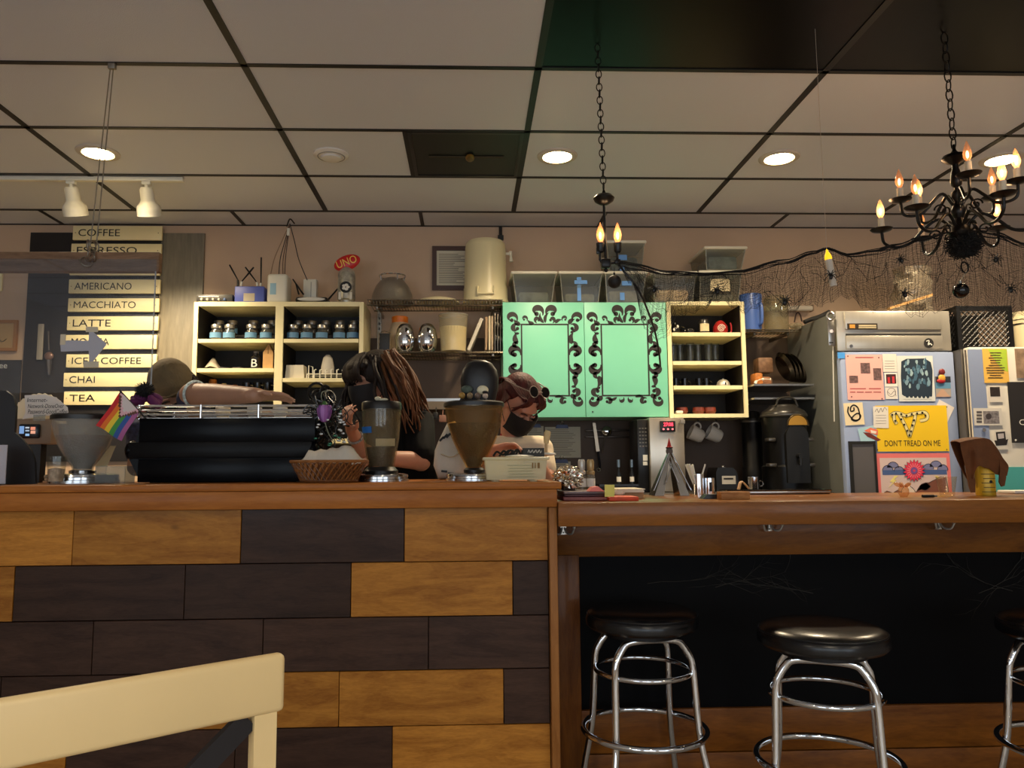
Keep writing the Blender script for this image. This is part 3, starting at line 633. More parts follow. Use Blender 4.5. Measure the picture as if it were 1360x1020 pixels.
p = W(620, 517, 2.76); solo(MB().ell(p, (.022, .012, .014), 14, 10), 'grey_pompom', M('pompom_grey', (84, 96, 84), .8, var=.4, vs=60), 'dark grey-green rosette above the golden toy head', 'pompom')
# plain black hood shape standing behind the toys (no character redrawn)
p = W(637, 531, 2.80); zb = pr3[0][1] + .0055; hz = W(637, 478, 2.8).z - zb
mb = MB().lathe([(.052, 0), (.060, hz * .12), (.068, hz * .35), (.070, hz * .55), (.064, hz * .76), (.046, hz * .92), (.02, hz * .99), (0, hz)], (p.x, 2.80, zb), 28)
for v in mb.v: v.x = p.x + (v.x - p.x) * 1.0; v.y = 2.80 + (v.y - 2.80) * .55
solo(mb, 'black_hood', M('hood_black', (20, 21, 24), .42), 'plain black rounded hood form standing on amber hopper lid', 'hood')
# ================================================================= ESPRESSO MACHINE
MY0, MY1 = 2.72, 3.08
em = M('machine_black', (4, 5, 9), .25, spec=.1); em2 = M('machine_band', (14, 14, 15), .35, spec=.12)
mc = W(292, 640, MY0)
t = thing('espresso_machine', (mc.x, 2.9, LC_Z), 'long glossy black espresso machine with chrome cup rails', 'espresso machine')
def mp(x, y): q = W(x, y, MY0); return (q.x, max(q.z, LC_Z + .004))
MB().prism([mp(183, 642), mp(406, 641), mp(420, 606), mp(414, 588), mp(418, 556), mp(186, 556), mp(176, 588), mp(166, 606)], MY0 + .02, MY1).build('body', em, t)
ux, uz = mp(186, 556); vx, vz = mp(418, 556); bz = mp(290, 608)[1]; bz2 = mp(290, 587)[1]
MB().rbox(((ux + vx) / 2, MY0 + .012, (uz + bz2) / 2), (vx - ux + .004, .024, uz - bz2 + .002), .002).build('upper_panel', em, t)
x0_, x1_ = mp(170, 600)[0], mp(414, 600)[0]
MB().rbox(((x0_ + x1_) / 2, MY0 + .016, (bz + bz2) / 2), (x1_ - x0_, .036, bz2 - bz + .002), .004).build('front_band', em2, t)
for x in (x0_, x1_): MB().ell((x, MY0 + .035, (bz + bz2) / 2), (.022, .04, .034)).build('end_cap', em, t)
q0, q1 = mp(181, 640)[0], mp(407, 640)[0]
MB().rbox(((q0 + q1) / 2, MY0 + .018, (bz + LC_Z) / 2), (q1 - q0, .024, bz - LC_Z - .006), .002).build('lower_panel', em, t)
for x in (q0 + .04, q1 - .04):
    for y in (MY0 + .06, MY1 - .06): MB().cyl((x, y, LC_Z), (x, y, LC_Z + .01), .018).build('foot', black_plastic, t)
MB().b2(ux + .005, vx - .005, MY0 + .03, MY1 - .01, uz, uz + .004).build('cup_tray', steel, t)
for j, y in enumerate((539, 545, 550.5)):
    z = W(300, y, MY0 + .02).z
    loop = [(ux - .012, MY0 + .02, z), (vx + .01, MY0 + .02, z), (vx + .01, MY1 - .02, z), (ux - .012, MY1 - .02, z)]
    MB().tube(loop, .0042, 8, True).build('cup_rail', chrome, t)
for x in (ux - .012, (ux * 2 + vx) / 3, (ux + 2 * vx) / 3, vx + .01):
    for y in (MY0 + .02, MY1 - .02): MB().cyl((x, y, uz - .002), (x, y, W(300, 537.5, MY0 + .02).z), .005, n=10).build('rail_post', chrome, t)
p = W(186, 548, MY0 + .01)
for dy in (-.004, .012, .024): MB().ell((ux - .014, MY0 + .012, p.z + dy - .008), .009, 12, 8).build('rail_knob', chrome, t)
lab = ['white cup lying between the rails, under the forearm', 'steel jigger between the chrome rails near centre', 'white saucer edge between the rails toward right', 'brown demitasse between the rails under the wrist']
for i, (x, cc) in enumerate(((296, (222, 205, 180)), (338, (190, 190, 190)), (372, (220, 214, 204)), (258, (150, 120, 96)))):
    p = W(x, 551, MY0 + .1); zt = W(x, 541, MY0 + .1).z; z0 = uz + .0045
    solo(MB().lathe([(0, z0), (.018, z0), (.026, z0 + .02), (.026, zt), (.024, zt), (.016, z0 + .004), (0, z0 + .004)], (p.x, MY0 + .1, 0), 20), 'espresso_cup', M('cup_%d' % i, cc, .3), lab[i], 'cup')
# rainbow flag on short stick
FLY = MY0 - .015
tp_, lf, bt, rg = [W(x, y, FLY) for x, y in ((159.6, 519.7), (128.7, 565.4), (160.6, 585.2), (185.3, 547))]
t = thing('pride_flag', W(176, 556, FLY), 'small rainbow pride flag with white chevron hanging from machine rail', 'flag')
NR, NC = 18, 16; g = []
for i in range(NR + 1):
    row = []
    for j in range(NC + 1):
        u, v = j / NC, i / NR            # v across stripes (hoist direction), u from hoist to fly
        p = (tp_ * (1 - v) + rg * v) * (1 - u) + (lf * (1 - v) + bt * v) * u
        p = p + Vector((0, .008 * math.sin(u * 5 + v * 2) * u, .003 * math.sin(v * 6) * u)); row.append(p)
    g.append(row)
mb = MB(); cols = [(206, 40, 46), (232, 118, 40), (236, 206, 60), (70, 150, 70), (50, 88, 160), (170, 96, 150), (218, 208, 206), (226, 178, 186), (96, 62, 48)]
fm = [M('flag_%d' % i, c, .75) for i, c in enumerate(cols)]
for i in range(NR):
    for j in range(NC):
        u, v = (j + .5) / NC, (i + .5) / NR; d = u + abs(v - .5) * .98
        k = 6 if d < .36 else (7 if d < .44 else (8 if d < .53 else min(5, int(v * 6))))
        q = [g[i][j], g[i + 1][j], g[i + 1][j + 1], g[i][j + 1]]
        mb.mat(k).add(q, [(0, 1, 2, 3)]); mb.add([p + Vector((0, .0008, 0)) for p in q], [(3, 2, 1, 0)])
mb.build('cloth', fm, t)
MB().cyl(tp_ + Vector((-.003, 0, .004)), rg + Vector((.02, .02, -.028)), .003, n=8).build('stick', black_plastic, t)
# purple cloth and dark pompom at the left end of the cup rails
p = W(190, 531, 2.86)
mb = MB()
for i in range(9): mb.ell(p + Vector((random.uniform(-.03, .045), random.uniform(-.02, .02), random.uniform(-.012, .014))), (.028, .02, .014), 12, 8, Euler((random.random(), random.random(), random.random())).to_matrix())
solo(mb, 'purple_cloth', M('cloth_purple', (86, 22, 78), .8), 'crumpled dark purple cloth on left end of machine rails', 'cloth')
p = W(192, 519, 2.86); mb = MB().ell(p, .026, 16, 12)
for i in range(260):
    d = Vector((random.gauss(0, 1), random.gauss(0, 1), random.gauss(0, 1))).normalized(); mb.tube([p + d * .02, p + d * (.034 + random.random() * .005)], [.0018, .0008], 3)
solo(mb, 'black_pompom', M('fur_black', (10, 10, 12), .9), 'fluffy black pompom above the purple cloth', 'pompom')
# flower garland at the right end of the machine
t = thing('artificial_flower', W(430, 592, 2.74), 'purple artificial flower with dark curly tinsel stems, right of machine', 'flower')
c = W(431, 550, 2.72)
for k in range(11):
    a = k * 2 * PI / 11; r_ = .02 if k % 2 else .015
    MB().ell(c + Vector((math.cos(a) * .012, math.sin(a) * .012, .002)), (.013, .013, .031), 12, 10, Euler((math.sin(a) * -.25, math.cos(a) * .25, 0)).to_matrix()).build('petal', M('petal_%d' % (k % 3), ((150, 90, 160), (118, 70, 138), (168, 116, 186))[k % 3], .6), t)
MB().lathe([(0, .0), (.018, -.004), (.01, .012), (.004, .02), (0, .02)], c + Vector((0, 0, .026)), 14).build('calyx', M('leaf_green', (64, 104, 52), .6), t)
st = MB(); leaf = MB()
for i in range(34):
    s0 = c + Vector((random.uniform(-.03, .06), random.uniform(0, .05), random.uniform(-.03, .06)))
    pts = [s0]
    for k in range(4): pts.append(pts[-1] + Vector((random.uniform(-.035, .035), random.uniform(-.01, .01), random.uniform(-.05, .035))))
    st.tube(spline(pts, 4), .0016 + random.random() * .0012, 5)
for px, py in ((420, 520), (432, 521), (425, 528), (438, 527)):
    cc = W(px, py, 2.76); st.torus(cc, .02 + random.random() * .012, .005, 18, 6, Euler((PI / 2 + random.uniform(-.5, .5), 0, random.random())).to_matrix())
MB().tube(spline([c + Vector((0, 0, .04)), W(427, 530, 2.73), W(428, 521, 2.73), W(436, 519, 2.73)], 6), .0018, 6).tube(spline([c + Vector((0, 0, -.02)), W(436, 575, 2.72), W(444, 588, 2.72)], 6), .0018, 6).build('stem', M('stem_grey', (120, 124, 104), .5), t)
st.build('tinsel', M('tinsel_black', (12, 12, 14), .3), t)
for i in range(26):
    p = W(random.uniform(414, 460), random.uniform(540, 592), 2.7 + random.random() * .04)
    MB().ell(p, (.005 + random.random() * .003, .003, .004), 8, 6).build('bead', M(('bead_silver', 'bead_green')[i % 4 == 0], ((200, 205, 205), (60, 120, 96))[i % 4 == 0], .25, .5), t)
p = W(420, 566, 2.78); mb = MB()
for i in range(120):
    q = W(random.gauss(434, 9), random.gauss(566, 14), 2.77 + random.random() * .06); d = Vector((random.gauss(0, 1), random.gauss(0, 1), random.gauss(0, 1))).normalized() * .03
    mb.tube([q - d, q + d], [.004, .001], 4)
mb.build('dark_leaves', M('leaf_black', (12, 16, 14), .5), t)
# ================================================================= BASKET, TUB, BAG
bc = W(437, 641, 2.62); rb1 = W(487, 612, 2.62).x - W(437, 612, 2.62).x; rb0 = W(473, 640, 2.62).x - W(437, 640, 2.62).x; zr = W(437, 612, 2.62).z
wick = M('wicker', (150, 98, 52), .4, var=.35, vs=30); wick2 = M('wicker_dark', (104, 62, 30), .45, var=.3, vs=30)
t = thing('wicker_basket', (bc.x, 2.62, LC_Z), 'oval woven wicker basket lined with white paper', 'basket')
NS = 36; h = zr - LC_Z
def bpt(a, f, off=0): r = rb0 + (rb1 - rb0) * f; return Vector((bc.x + math.cos(a) * (r + off), 2.62 + math.sin(a) * (r + off) * .72, LC_Z + .004 + f * (h - .006)))
MB().lathe([(0, .001), (rb0, .001), (rb0, .006), (0, .006)], (bc.x, 2.62, LC_Z), 30, Matrix(((1, 0, 0), (0, .72, 0), (0, 0, 1)))).build('bottom', wick2, t)
for k in range(NS):
    for s, mm in ((1, wick), (-1, wick2)):
        a = 2 * PI * k / NS
        MB().tube([bpt(a + s * f * .38, f, .002 * math.sin(f * 12 + k)) for f in (0, .2, .4, .6, .8, 1)], .0052, 5, flat=.45).build('withe', mm, t)
MB().tube([bpt(2 * PI * i / 40, 1, .001) for i in range(40)], .0055, 6, True).build('rim', wick, t)
MB().tube([bpt(2 * PI * i / 40, .02, .002) for i in range(40)], .005, 6, True).build('foot_ring', wick2, t)
MB().lathe([(rb0 * .95, .006), (rb1 * .93, h - .008), (rb1 * .91, h - .008), (rb0 * .9, .008), (0, .008)], (bc.x, 2.62, LC_Z), 30, Matrix(((1, 0, 0), (0, .72, 0), (0, 0, 1)))).build('inner_wall', wick2, t)
g = []
outl = [(404, 611, 595), (412, 600, 601), (430, 598, 600), (452, 594, 600), (466, 590, 602), (480, 609, 611)]
def interp(xs, ys, x):
    for i in range(len(xs) - 1):
        if x <= xs[i + 1]: f = (x - xs[i]) / (xs[i + 1] - xs[i]); return ys[i] + (ys[i + 1] - ys[i]) * f
    return ys[-1]
for i in range(9):
    f = i / 8; row = []
    for j in range(21):
        x = 402 + 80 * j / 20; yt = interp([402, 410, 432, 452, 464, 475, 482], [612, 599, 597, 594, 590, 603, 611], x)
        y = 616 + (yt - 616) * (1 - abs(2 * f - 1) ** 2) if True else 0
        Yd = 2.62 - .06 + .12 * f
        q = W(x, y, 2.62); row.append(Vector((q.x, Yd, q.z + .003 * math.sin(j * 1.7 + i))))
    g.append(row)
MB().sheet(g, .001).build('paper_liner', M('wax_paper', (206, 198, 184), .6), t)
# translucent tub with leaves and tag
ty0, ty1 = 2.52, 2.66
a, b, z0, z1 = R(644, 609, 727, 640, ty0)
t = thing('plastic_tub', ((a + b) / 2, 2.59, LC_Z), 'milky plastic takeaway tub with faint print on counter corner', 'tub')
milky = glass('milky_plastic', (246, 242, 226), .12, .2, .45, (232, 226, 196))
f = MB(); yb0, yb1 = ty0, ty1; ins = .006
def wallq(x0, y0, x1, y1): 
    f.add([(x0, y0, LC_Z + .004), (x1, y1, LC_Z + .004), (x1, y1, z1), (x0, y0, z1)], [(0, 1, 2, 3)])
o_ = [(a + ins, yb0 + ins), (b - ins, yb0 + ins), (b - ins, yb1 - ins), (a + ins, yb1 - ins)]; u_ = [(a, yb0), (b, yb0), (b, yb1), (a, yb1)]
vs = [(x, y, LC_Z + .006) for x, y in o_] + [(x, y, z1) for x, y in u_] + [((x - (a + b) / 2) * .97 + (a + b) / 2, (y - 2.59) * .97 + 2.59, LC_Z + .008) for x, y in o_] + [((x - (a + b) / 2) * .975 + (a + b) / 2, (y - 2.59) * .96 + 2.59, z1) for x, y in u_]
fs = [(3, 2, 1, 0), (8, 9, 10, 11)] + [(i, (i + 1) % 4, 4 + (i + 1) % 4, 4 + i) for i in range(4)] + [(8 + (i + 1) % 4, 8 + i, 12 + i, 12 + (i + 1) % 4) for i in range(4)] + [(4 + i, 4 + (i + 1) % 4, 12 + (i + 1) % 4, 12 + i) for i in range(4)]
f.add(vs, fs); f.build('body', milky, t, smooth=False)
MB().tube([(a - .004, yb0 - .004, z1), (b + .004, yb0 - .004, z1), (b + .004, yb1 + .004, z1), (a - .004, yb1 + .004, z1)], .005, 8, True).build('rim', milky, t)
for x in (a + .035, b - .045):
    for y in (yb0 + .02, yb1 - .02): MB().lathe([(.012, 0), (.016, .008), (0, .008)], (x, y, LC_Z), 14).build('foot', milky, t)
l = MB(); yy = ty0 + .003
for k in range(5):
    zz = z0 + (z1 - z0) * (.2 + .12 * k); l.b2(a + .075 + .004 * (k % 2), a + .165 - .006 * (k % 3), yy - .003, yy - .0015, zz, zz + .0035)
l.build('printed_lines', M('print_sage', (168, 164, 130), .6), t, smooth=False)
l = MB()
for k, w in enumerate((.004, .003, .007)): l.b2(b - .05 + k * .009, b - .05 + k * .009 + w, yy - .004, yy - .002, z1 - .032, z1 - .014)
l.build('print_block', M('print_brown', (120, 88, 30), .6), t, smooth=False)
a, b, z0, z1 = R(694, 595, 723, 607, 2.6)
t = thing('chalk_tag', ((a + b) / 2, 2.6, z0), 'small dark chalk tag standing in the plastic tub', 'tag')
MB().box(((a + b) / 2, 2.6, (z0 + z1) / 2 - .01), (b - a, .004, z1 - z0 + .02), (-.12, 0, 0)).build('board', M('tag_black', (36, 36, 30), .6), t, smooth=False)
l = MB()
for k in range(4): l.tube(spline([W(701 + k * 4.6, 601, 2.594), W(702.5 + k * 4.6, 597.5, 2.594), W(704 + k * 4.6, 601.5, 2.594), W(705.5 + k * 4.6, 598.5, 2.594)], 4), .0008, 4)
l.build('chalk_writing', paper, t)
solo(MB().ell(W(728, 603, 2.66), (.028, .02, .006)), 'takeaway_lid', white_plastic, 'small white saucer by the basting brush', 'saucer'); solo(MB().ell(W(690, 606, 2.6), (.05, .03, .006)), 'takeaway_lid', white_plastic, 'wide white saucer lying in the plastic tub', 'saucer')  # two white takeaway lids, built as thin flat discs
t = thing('basting_brush', W(725, 610, 2.7), 'basting brush with tan bristles standing behind the tub', 'brush')
MB().cyl(W(725, 612, 2.7), W(725.5, 588, 2.7), .005, n=10).build('handle', M('brush_wood', (186, 156, 110), .5), t)
MB().tube([W(725.5, 589, 2.7), W(726, 582, 2.7), W(727, 575, 2.7), W(728, 572, 2.7)], [.008, .011, .012, .008], 12).build('bristles', M('bristle', (206, 182, 132), .8, bump=.6, bs=200), t)
mb = MB()
for k in range(4): mb.tube(spline([W(655 + k * 8, 606, 2.6), W(660 + k * 9, 600 - k, 2.6), W(668 + k * 8, 604, 2.6), W(676 + k * 6, 598, 2.6)], 5), .004, 6)
solo(mb, 'cable_tongs', black_plastic, 'black curled tongs handles lying in the plastic tub', 'tongs')
# white tote bag behind the amber grinder
a, b, z0, z1 = R(575, 560, 622, 628, 2.92)
BY = 2.94; pts = [(577, 598), (583, 585), (594, 562), (604, 559), (612, 575), (622, 600), (622, 641), (582, 641), (576, 620)]
t = thing('tote_bag', ((a + b) / 2, BY, LC_Z), 'slumped white cloth bag with black print behind amber grinder', 'bag')
mb = MB(); pp = [(W(x, y, BY).x, max(W(x, y, BY).z, LC_Z + .002)) for x, y in pts]; mcx, mcz = sum(p[0] for p in pp) / len(pp), sum(p[1] for p in pp) / len(pp)
rings = []
for sc_, yy in ((.72, -.075), (.93, -.055), (1, 0), (.93, .055), (.72, .075)):
    rings.append([(mcx + (x - mcx) * sc_ + random.uniform(-.003, .003), BY + yy, max(LC_Z + .001, mcz + (z - mcz) * sc_)) for x, z in pp])
n_ = len(pp)
for r_ in rings: mb.v += [Vector(v) for v in r_]
for k in range(4):
    for i in range(n_): mb.f.append((k * n_ + i, k * n_ + (i + 1) % n_, (k + 1) * n_ + (i + 1) % n_, (k + 1) * n_ + i)); mb.m.append(0)
mb.f.append(tuple(range(n_))[::-1]); mb.m.append(0); mb.f.append(tuple(range(4 * n_, 5 * n_))); mb.m.append(0)
mb.build('bag', M('canvas_white', (196, 186, 170), .8, var=.08, vs=12), t, ang=60)
for q in ((583, 588, 590, 578), (588, 585, 595, 574), (592, 582, 599, 575), (584, 628, 596, 624), (592, 631, 606, 627)):
    MB().box((W(q[0], q[1], BY - .078) + W(q[2], q[3], BY - .078)) / 2, (.022, .003, .008), (0, -.8 if q[1] < 600 else .1, 0)).build('printed_mark', ink, t)
MB().tube(spline([W(586, 603, BY - .08), W(597, 607, BY - .085), W(606, 604, BY - .08), W(612, 596, BY - .07)], 5), .006, 6, flat=.3).build('seam', M('canvas_cream', (216, 204, 172), .8), t)
# ================================================================= LEFT OPEN SHELF UNIT
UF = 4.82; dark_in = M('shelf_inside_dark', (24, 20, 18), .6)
def X(px, py=450, Y=UF): return W(px, py, Y).x
def Z(py, px=450, Y=UF): return W(px, py, Y).z
def shelf_unit(name, label, x0, x1, xm, zt, zb, shelves, th=.028, ww=(.028, .028)):
    """open cupboard: sides, top, bottom, optional middle upright; shelves = (xa, xb, z)"""
    t = thing(name, ((x0 + x1) / 2, (UF + WALL_Y) / 2, zb), label, 'shelf')
    yb = WALL_Y - .003
    for xx, s in ((x0, 1), (x1, -1)):
        MB().b2(xx, xx + s * .026, UF, yb, zb, zt).build('side_panel', cream_paint, t, smooth=False)
    MB().b2(x0 + .027, x1 - .027, UF - .001, yb, zt - th, zt + .001).build('top_panel', cream_paint, t, smooth=False)
    MB().b2(x0 + .027, x1 - .027, UF - .001, yb, zb, zb + th).build('bottom_panel', cream_paint, t, smooth=False)
    if xm: MB().b2(xm - .025, xm + .025, UF - .002, yb, zb + th, zt - th).build('upright', cream_paint, t, smooth=False)
    for xa, xb, z in shelves:
        s = MB().b2(xa, xb, UF + .001, yb - .02, z - .024, z).build('shelf_board', cream_paint, t, smooth=False)
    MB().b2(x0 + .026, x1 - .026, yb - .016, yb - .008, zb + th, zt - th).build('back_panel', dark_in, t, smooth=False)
    # dark insides: thin liners on the uprights
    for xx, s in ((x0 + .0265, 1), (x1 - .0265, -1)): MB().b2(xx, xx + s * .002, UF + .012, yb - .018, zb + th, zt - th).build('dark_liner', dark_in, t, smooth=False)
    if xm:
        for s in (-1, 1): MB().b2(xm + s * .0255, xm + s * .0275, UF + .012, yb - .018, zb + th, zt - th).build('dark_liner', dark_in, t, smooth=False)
    return t
lx0, lx1 = X(258, 402), X(483, 402); lxm = X(371, 430); lzt = Z(401, 370); lzb = 1.30
zA, zB, zC = Z(450, 315), Z(489, 315), Z(522, 315); zA2, zB2 = Z(450, 430), Z(502, 430)
shelf_unit('open_shelf_unit', 'cream open shelf unit with dark insides left of the wire shelves', lx0, lx1, lxm, lzt, lzb, [(lx0 + .03, lxm - .028, zA), (lx0 + .03, lxm - .028, zB), (lx0 + .03, lxm - .028, zC), (lxm + .028, lx1 - .03, zA2), (lxm + .028, lx1 - .03, zB2)])
# jars of tea
jar_gl = glass('jar_glass', (244, 246, 244), .16, .05, .04); lid_m = M('jar_lid', (190, 186, 178), .3, .9); lab_m = M('jar_label_blue', (96, 140, 176), .55)
jar_fill = [M('tea_%d' % i, c, .8, var=.4, vs=120) for i, c in enumerate(((60, 44, 30), (96, 74, 48), (50, 40, 34), (110, 70, 44)))]
def jar(x, y, z, label, lab=True, tall=1.):
    r = .039; h = .082 * tall
    t = thing('tea_jar', (x, y, z), label, 'jar', 'tea jars on the top shelf')
    MB().lathe([(0, .001), (r * .92, .001), (r, .008), (r, h * .62), (r * .72, h * .82), (r * .68, h), (r * .64, h), (r * .66, h * .82), (r * .93, h * .6), (r * .93, .01), (0, .006)], (x, y, z), 22).build('glass', jar_gl, t)
    MB().lathe([(0, .007), (r * .9, .011), (r * .9, h * .58), (0, h * .6)], (x, y, z), 18).build('contents', random.choice(jar_fill), t)
    MB().lathe([(r * .82, h - .006), (r * .84, h + .014), (r * .78, h + .018), (0, h + .018)], (x, y, z), 22).build('lid', lid_m, t)
    if lab: MB().lathe([(r + .0012, h * .16), (r + .0012, h * .58)], (x, y, z), 12, None, PI * 1.12, PI * 1.88).build('label', lab_m, t)
ordn = ['first', 'second', 'third', 'fourth', 'fifth']
for cub, z, fr, bk in (('left', zA, [287.4, 305, 334, 354], [291, 309, 337, 362]), ('right', zA2, [389.6, 408, 428, 451, 469], [396, 414.5, 433, 452, 471])):
    for i, px in enumerate(fr): jar(W(px, 440, UF + .07).x, UF + .07, z + .001, 'blue labelled tea jar, %s from left in front row of %s cubby' % (ordn[i], cub))
    xs = [W(px, 430, UF + .2).x for px in bk]
    xs[-1] = min(xs[-1], (lxm - .07) if cub == 'left' else (lx1 - .075))
    solo(MB().b2(xs[0] - .04, xs[-1] + .04, UF + .155, UF + .25, z, z + .05), 'jar_riser', M('riser_dark', (28, 22, 18), .6), 'dark step riser under the back jars in %s cubby' % cub, 'riser', smooth=False)
    for i, x in enumerate(xs): jar(x, UF + .2, z + .051, 'silver lidded jar, %s from left in back row of %s cubby' % (ordn[i], cub), cub == 'left' and i == 1)
# things on the lower shelves
p0 = W(286, 488, UF + .1)
mb = MB(); g = []
for i in range(7):
    row = []
    for j in range(9):
        u, v = j / 8, i / 6; row.append((p0.x - .055 + .12 * u + random.uniform(-.004, .004), UF + .06 + .1 * v, zB + .004 + .075 * math.exp(-((u - .3) / .28) ** 2 - ((v - .5) / .4) ** 2) + random.uniform(0, .006)))
    g.append(row)
solo(MB().sheet(g, .002), 'crumpled_bag', M('bag_grey', (176, 166, 148), .7), 'crumpled pale bag on second shelf of left cubby', 'bag')
for i, (px, w) in enumerate(((298, .1), (318, .09))):
    x = W(px, 487, UF + .08).x
    solo(MB().rbox((x, UF + .09, zB + .006 + .0 * i), (w * .62, .1, .01), .002, rot=(0, 0, .15 - .3 * i)), 'dark_notebook', M('notebook_%d' % i, ((52, 48, 52), (88, 82, 80))[i], .5), ('thin dark notebook beside the crumpled bag', 'thin grey notebook at middle of second shelf')[i], 'notebook')
x = W(340, 478, UF + .08).x; h = Z(467, 340) - zB
t = thing('black_bottle', (x, UF + .08, zB + .001), 'black bottle with white letter B on second shelf', 'bottle')
MB().lathe([(0, 0), (.03, 0), (.032, .005), (.032, h * .72), (.018, h * .85), (.016, h), (0, h)], (x, UF + .08, zB + .001), 22).build('bottle', M('bottle_black', (14, 14, 16), .3), t)
textmesh('B', x - .019, zB + .014, .036, .05, UF + .047, MB()).build('letter', paper, t, smooth=False)
MB().cyl((x, UF + .08, zB + h), (x, UF + .08, zB + h + .012), .017).build('cap', M('cap_grey', (120, 118, 112), .4), t)
a, b, z0, z1 = R(349.5, 457, 363, 487, UF + .05); z0 = zB + .001
kraft = M('kraft_paper', (196, 152, 96), .75, var=.1, vs=20)
t = thing('kraft_bag', ((a + b) / 2, UF + .07, z0), 'small kraft paper coffee bag with folded peak on second shelf', 'bag')
MB().prism([(a, z0), (b, z0), (b, z0 + (z1 - z0) * .66), ((a + b) / 2 + .002, z1), (a, z0 + (z1 - z0) * .66)], UF + .045, UF + .095).build('bag', kraft, t, smooth=False)
MB().b2((a + b) / 2 - .002, (a + b) / 2 + .002, UF + .0435, UF + .0448, z0 + (z1 - z0) * .6, z1 - .01).build('crease', M('kraft_dark', (120, 86, 50), .8), t, smooth=False)
for px, w, cc, h, lb in ((282.5, .03, (176, 112, 52), .095, 'copper coloured tapered tumbler on third shelf'), (297.5, .02, (206, 190, 140), .07, 'pale brass canister on third shelf'), (312, .02, (150, 96, 64), .062, 'short copper cup on third shelf')):
    x = W(px, 518, UF + .1).x; z = zC + .001
    solo(MB().lathe([(0, 0), (w, 0), (w * .8, h * .9), (w * .72, h), (w * .6, h), (0, h - .004)], (x, UF + .1, z), 22), 'metal_canister', M('metal_%d' % px, cc, .3, .8), lb, 'canister')
gb = M('mug_black', (10, 10, 12), .2)
for k, px in enumerate((328, 342, 355.5)):
    x = W(px, 512, UF + .1).x; z = zC + .001; t = thing('black_mug', (x, UF + .1, z), 'glossy black mug, %s of three on third shelf of left cubby' % ordn[k], 'mug', 'black mugs on the third shelf')
    MB().lathe([(0, 0), (.022, 0), (.027, .01), (.027, .075), (.0245, .075), (.024, .01), (0, .006)], (x, UF + .1, z), 20).build('cup', gb, t)
    MB().torus((x + .03, UF + .09, z + .04), .018, .004, 18, 6, Euler((PI / 2, 0, 0)).to_matrix()).build('handle', gb, t)
a, b, z0, z1 = R(379, 485, 404.5, 500, UF + .05); z0 = zB2 + .001
solo(MB().prism([(a, z0), (b, z0), (b - .006, z1), (a + .008, z1)], UF + .04, UF + .14), 'napkin_box', M('napkin_box', (214, 206, 184), .5), 'white tapered napkin box on shelf beside the plate rack', 'box', smooth=False)
x0, x1 = W(408, 500, UF + .06).x, lx1 - .04; z0 = zB2 + .001
t = thing('dish_rack', ((x0 + x1) / 2, UF + .1, z0), 'white wire dish rack on right shelf behind long-haired person', 'rack')
f = MB()
for y in (UF + .05, UF + .16): f.tube([(x0, y, z0 + .03), (x1, y, z0 + .03)], .0035, 6)
for x in (x0, x1): f.tube([(x, UF + .05, z0 + .03), (x, UF + .16, z0 + .03)], .0035, 6)
f.build('frame', white_plastic, t)
for k in range(9):
    x = x0 + (x1 - x0) * (k + .3) / 9; MB().tube([(x, UF + .05, z0 + .003), (x, UF + .05, z0 + .055), (x + .012, UF + .05, z0 + .06)] if k else [(x, UF + .05, z0 + .003), (x, UF + .05, z0 + .085), (x + .025, UF + .05, z0 + .075), (x + .028, UF + .05, z0 + .004)], .004, 6).build('tine', white_plastic, t)
for x in (x0, x1):
    for y in (UF + .05, UF + .16): MB().cyl((x, y, z0), (x, y, z0 + .03), .004, n=8).build('leg', white_plastic, t)
x = W(435, 490, UF + .1).x
solo(MB().lathe([(0, .036), (.04, .036), (.042, .08), (.03, .14), (.012, .16), (0, .162)], (x, UF + .105, z0), 14), 'wrapped_bundle', M('bundle_white', (206, 198, 182), .7, bump=.5, bs=40), 'white wrapped bundle standing in the dish rack', 'bundle')
# ----- things on top of the unit
T0 = lzt + .002
a, b, z0, z1 = R(263, 388, 311, 400, UF + .02)
t = thing('audio_mixer', ((a + b) / 2, UF + .12, T0), 'small black audio mixer with knobs on top of shelf unit', 'mixer')
MB().rbox(((a + b) / 2 - .01, UF + .12, T0 + .026), (b - a, .2, .05), .004).build('case', M('mixer_black', (40, 38, 36), .45), t)
MB().b2(a + .005, a + .13, UF + .017, UF + .0195, T0 + .034, T0 + .039).build('label_strip', paper, t, smooth=False)
for k in range(5): MB().cyl((a + .025 + .036 * k, UF + .02, T0 + .018), (a + .025 + .036 * k, UF + .006, T0 + .018), .009, .007, 14).build('knob', M('knob_%d' % (k > 3), ((160, 158, 152), (60, 90, 140))[k > 3], .4), t)
a, b, z0, z1 = R(311, 380, 351, 400, UF + .03); blue = M('router_blue', (74, 88, 170), .45)
t = thing('blue_router', ((a + b) / 2, UF + .09, T0), 'blue wireless router with four black antennas', 'router')
MB().rbox(((a + b) / 2, UF + .09, (T0 + z1) / 2), (b - a - .004, .12, z1 - T0), .006).build('case', blue, t)
MB().b2((a + b) / 2 - .035, (a + b) / 2 + .035, UF + .028, UF + .0298, T0 + .01, T0 + .06).build('label', M('label_tan', (176, 166, 146), .7), t, smooth=False)
for k, (q0, q1, q2) in enumerate((((316, 380), (316, 372), (305, 352)), ((320, 380), (321, 374), (337, 355)), ((342, 380), (341, 375), (326, 355)), ((346, 380), (346.5, 376), (347, 342)))):
    yy = UF + .06 + .01 * k; o = MB().cyl(W(*q0, yy), W(*q1, yy), .007, n=10).build('antenna_base', white_plastic if k else black_plastic, t)
    MB().tube([W(*q1, yy), W(*[(q1[i] * .3 + q2[i] * .7) for i in (0, 1)], yy), W(*q2, yy)], [.006, .009, .008], 8, flat=.6).build('antenna', black_plastic, t)
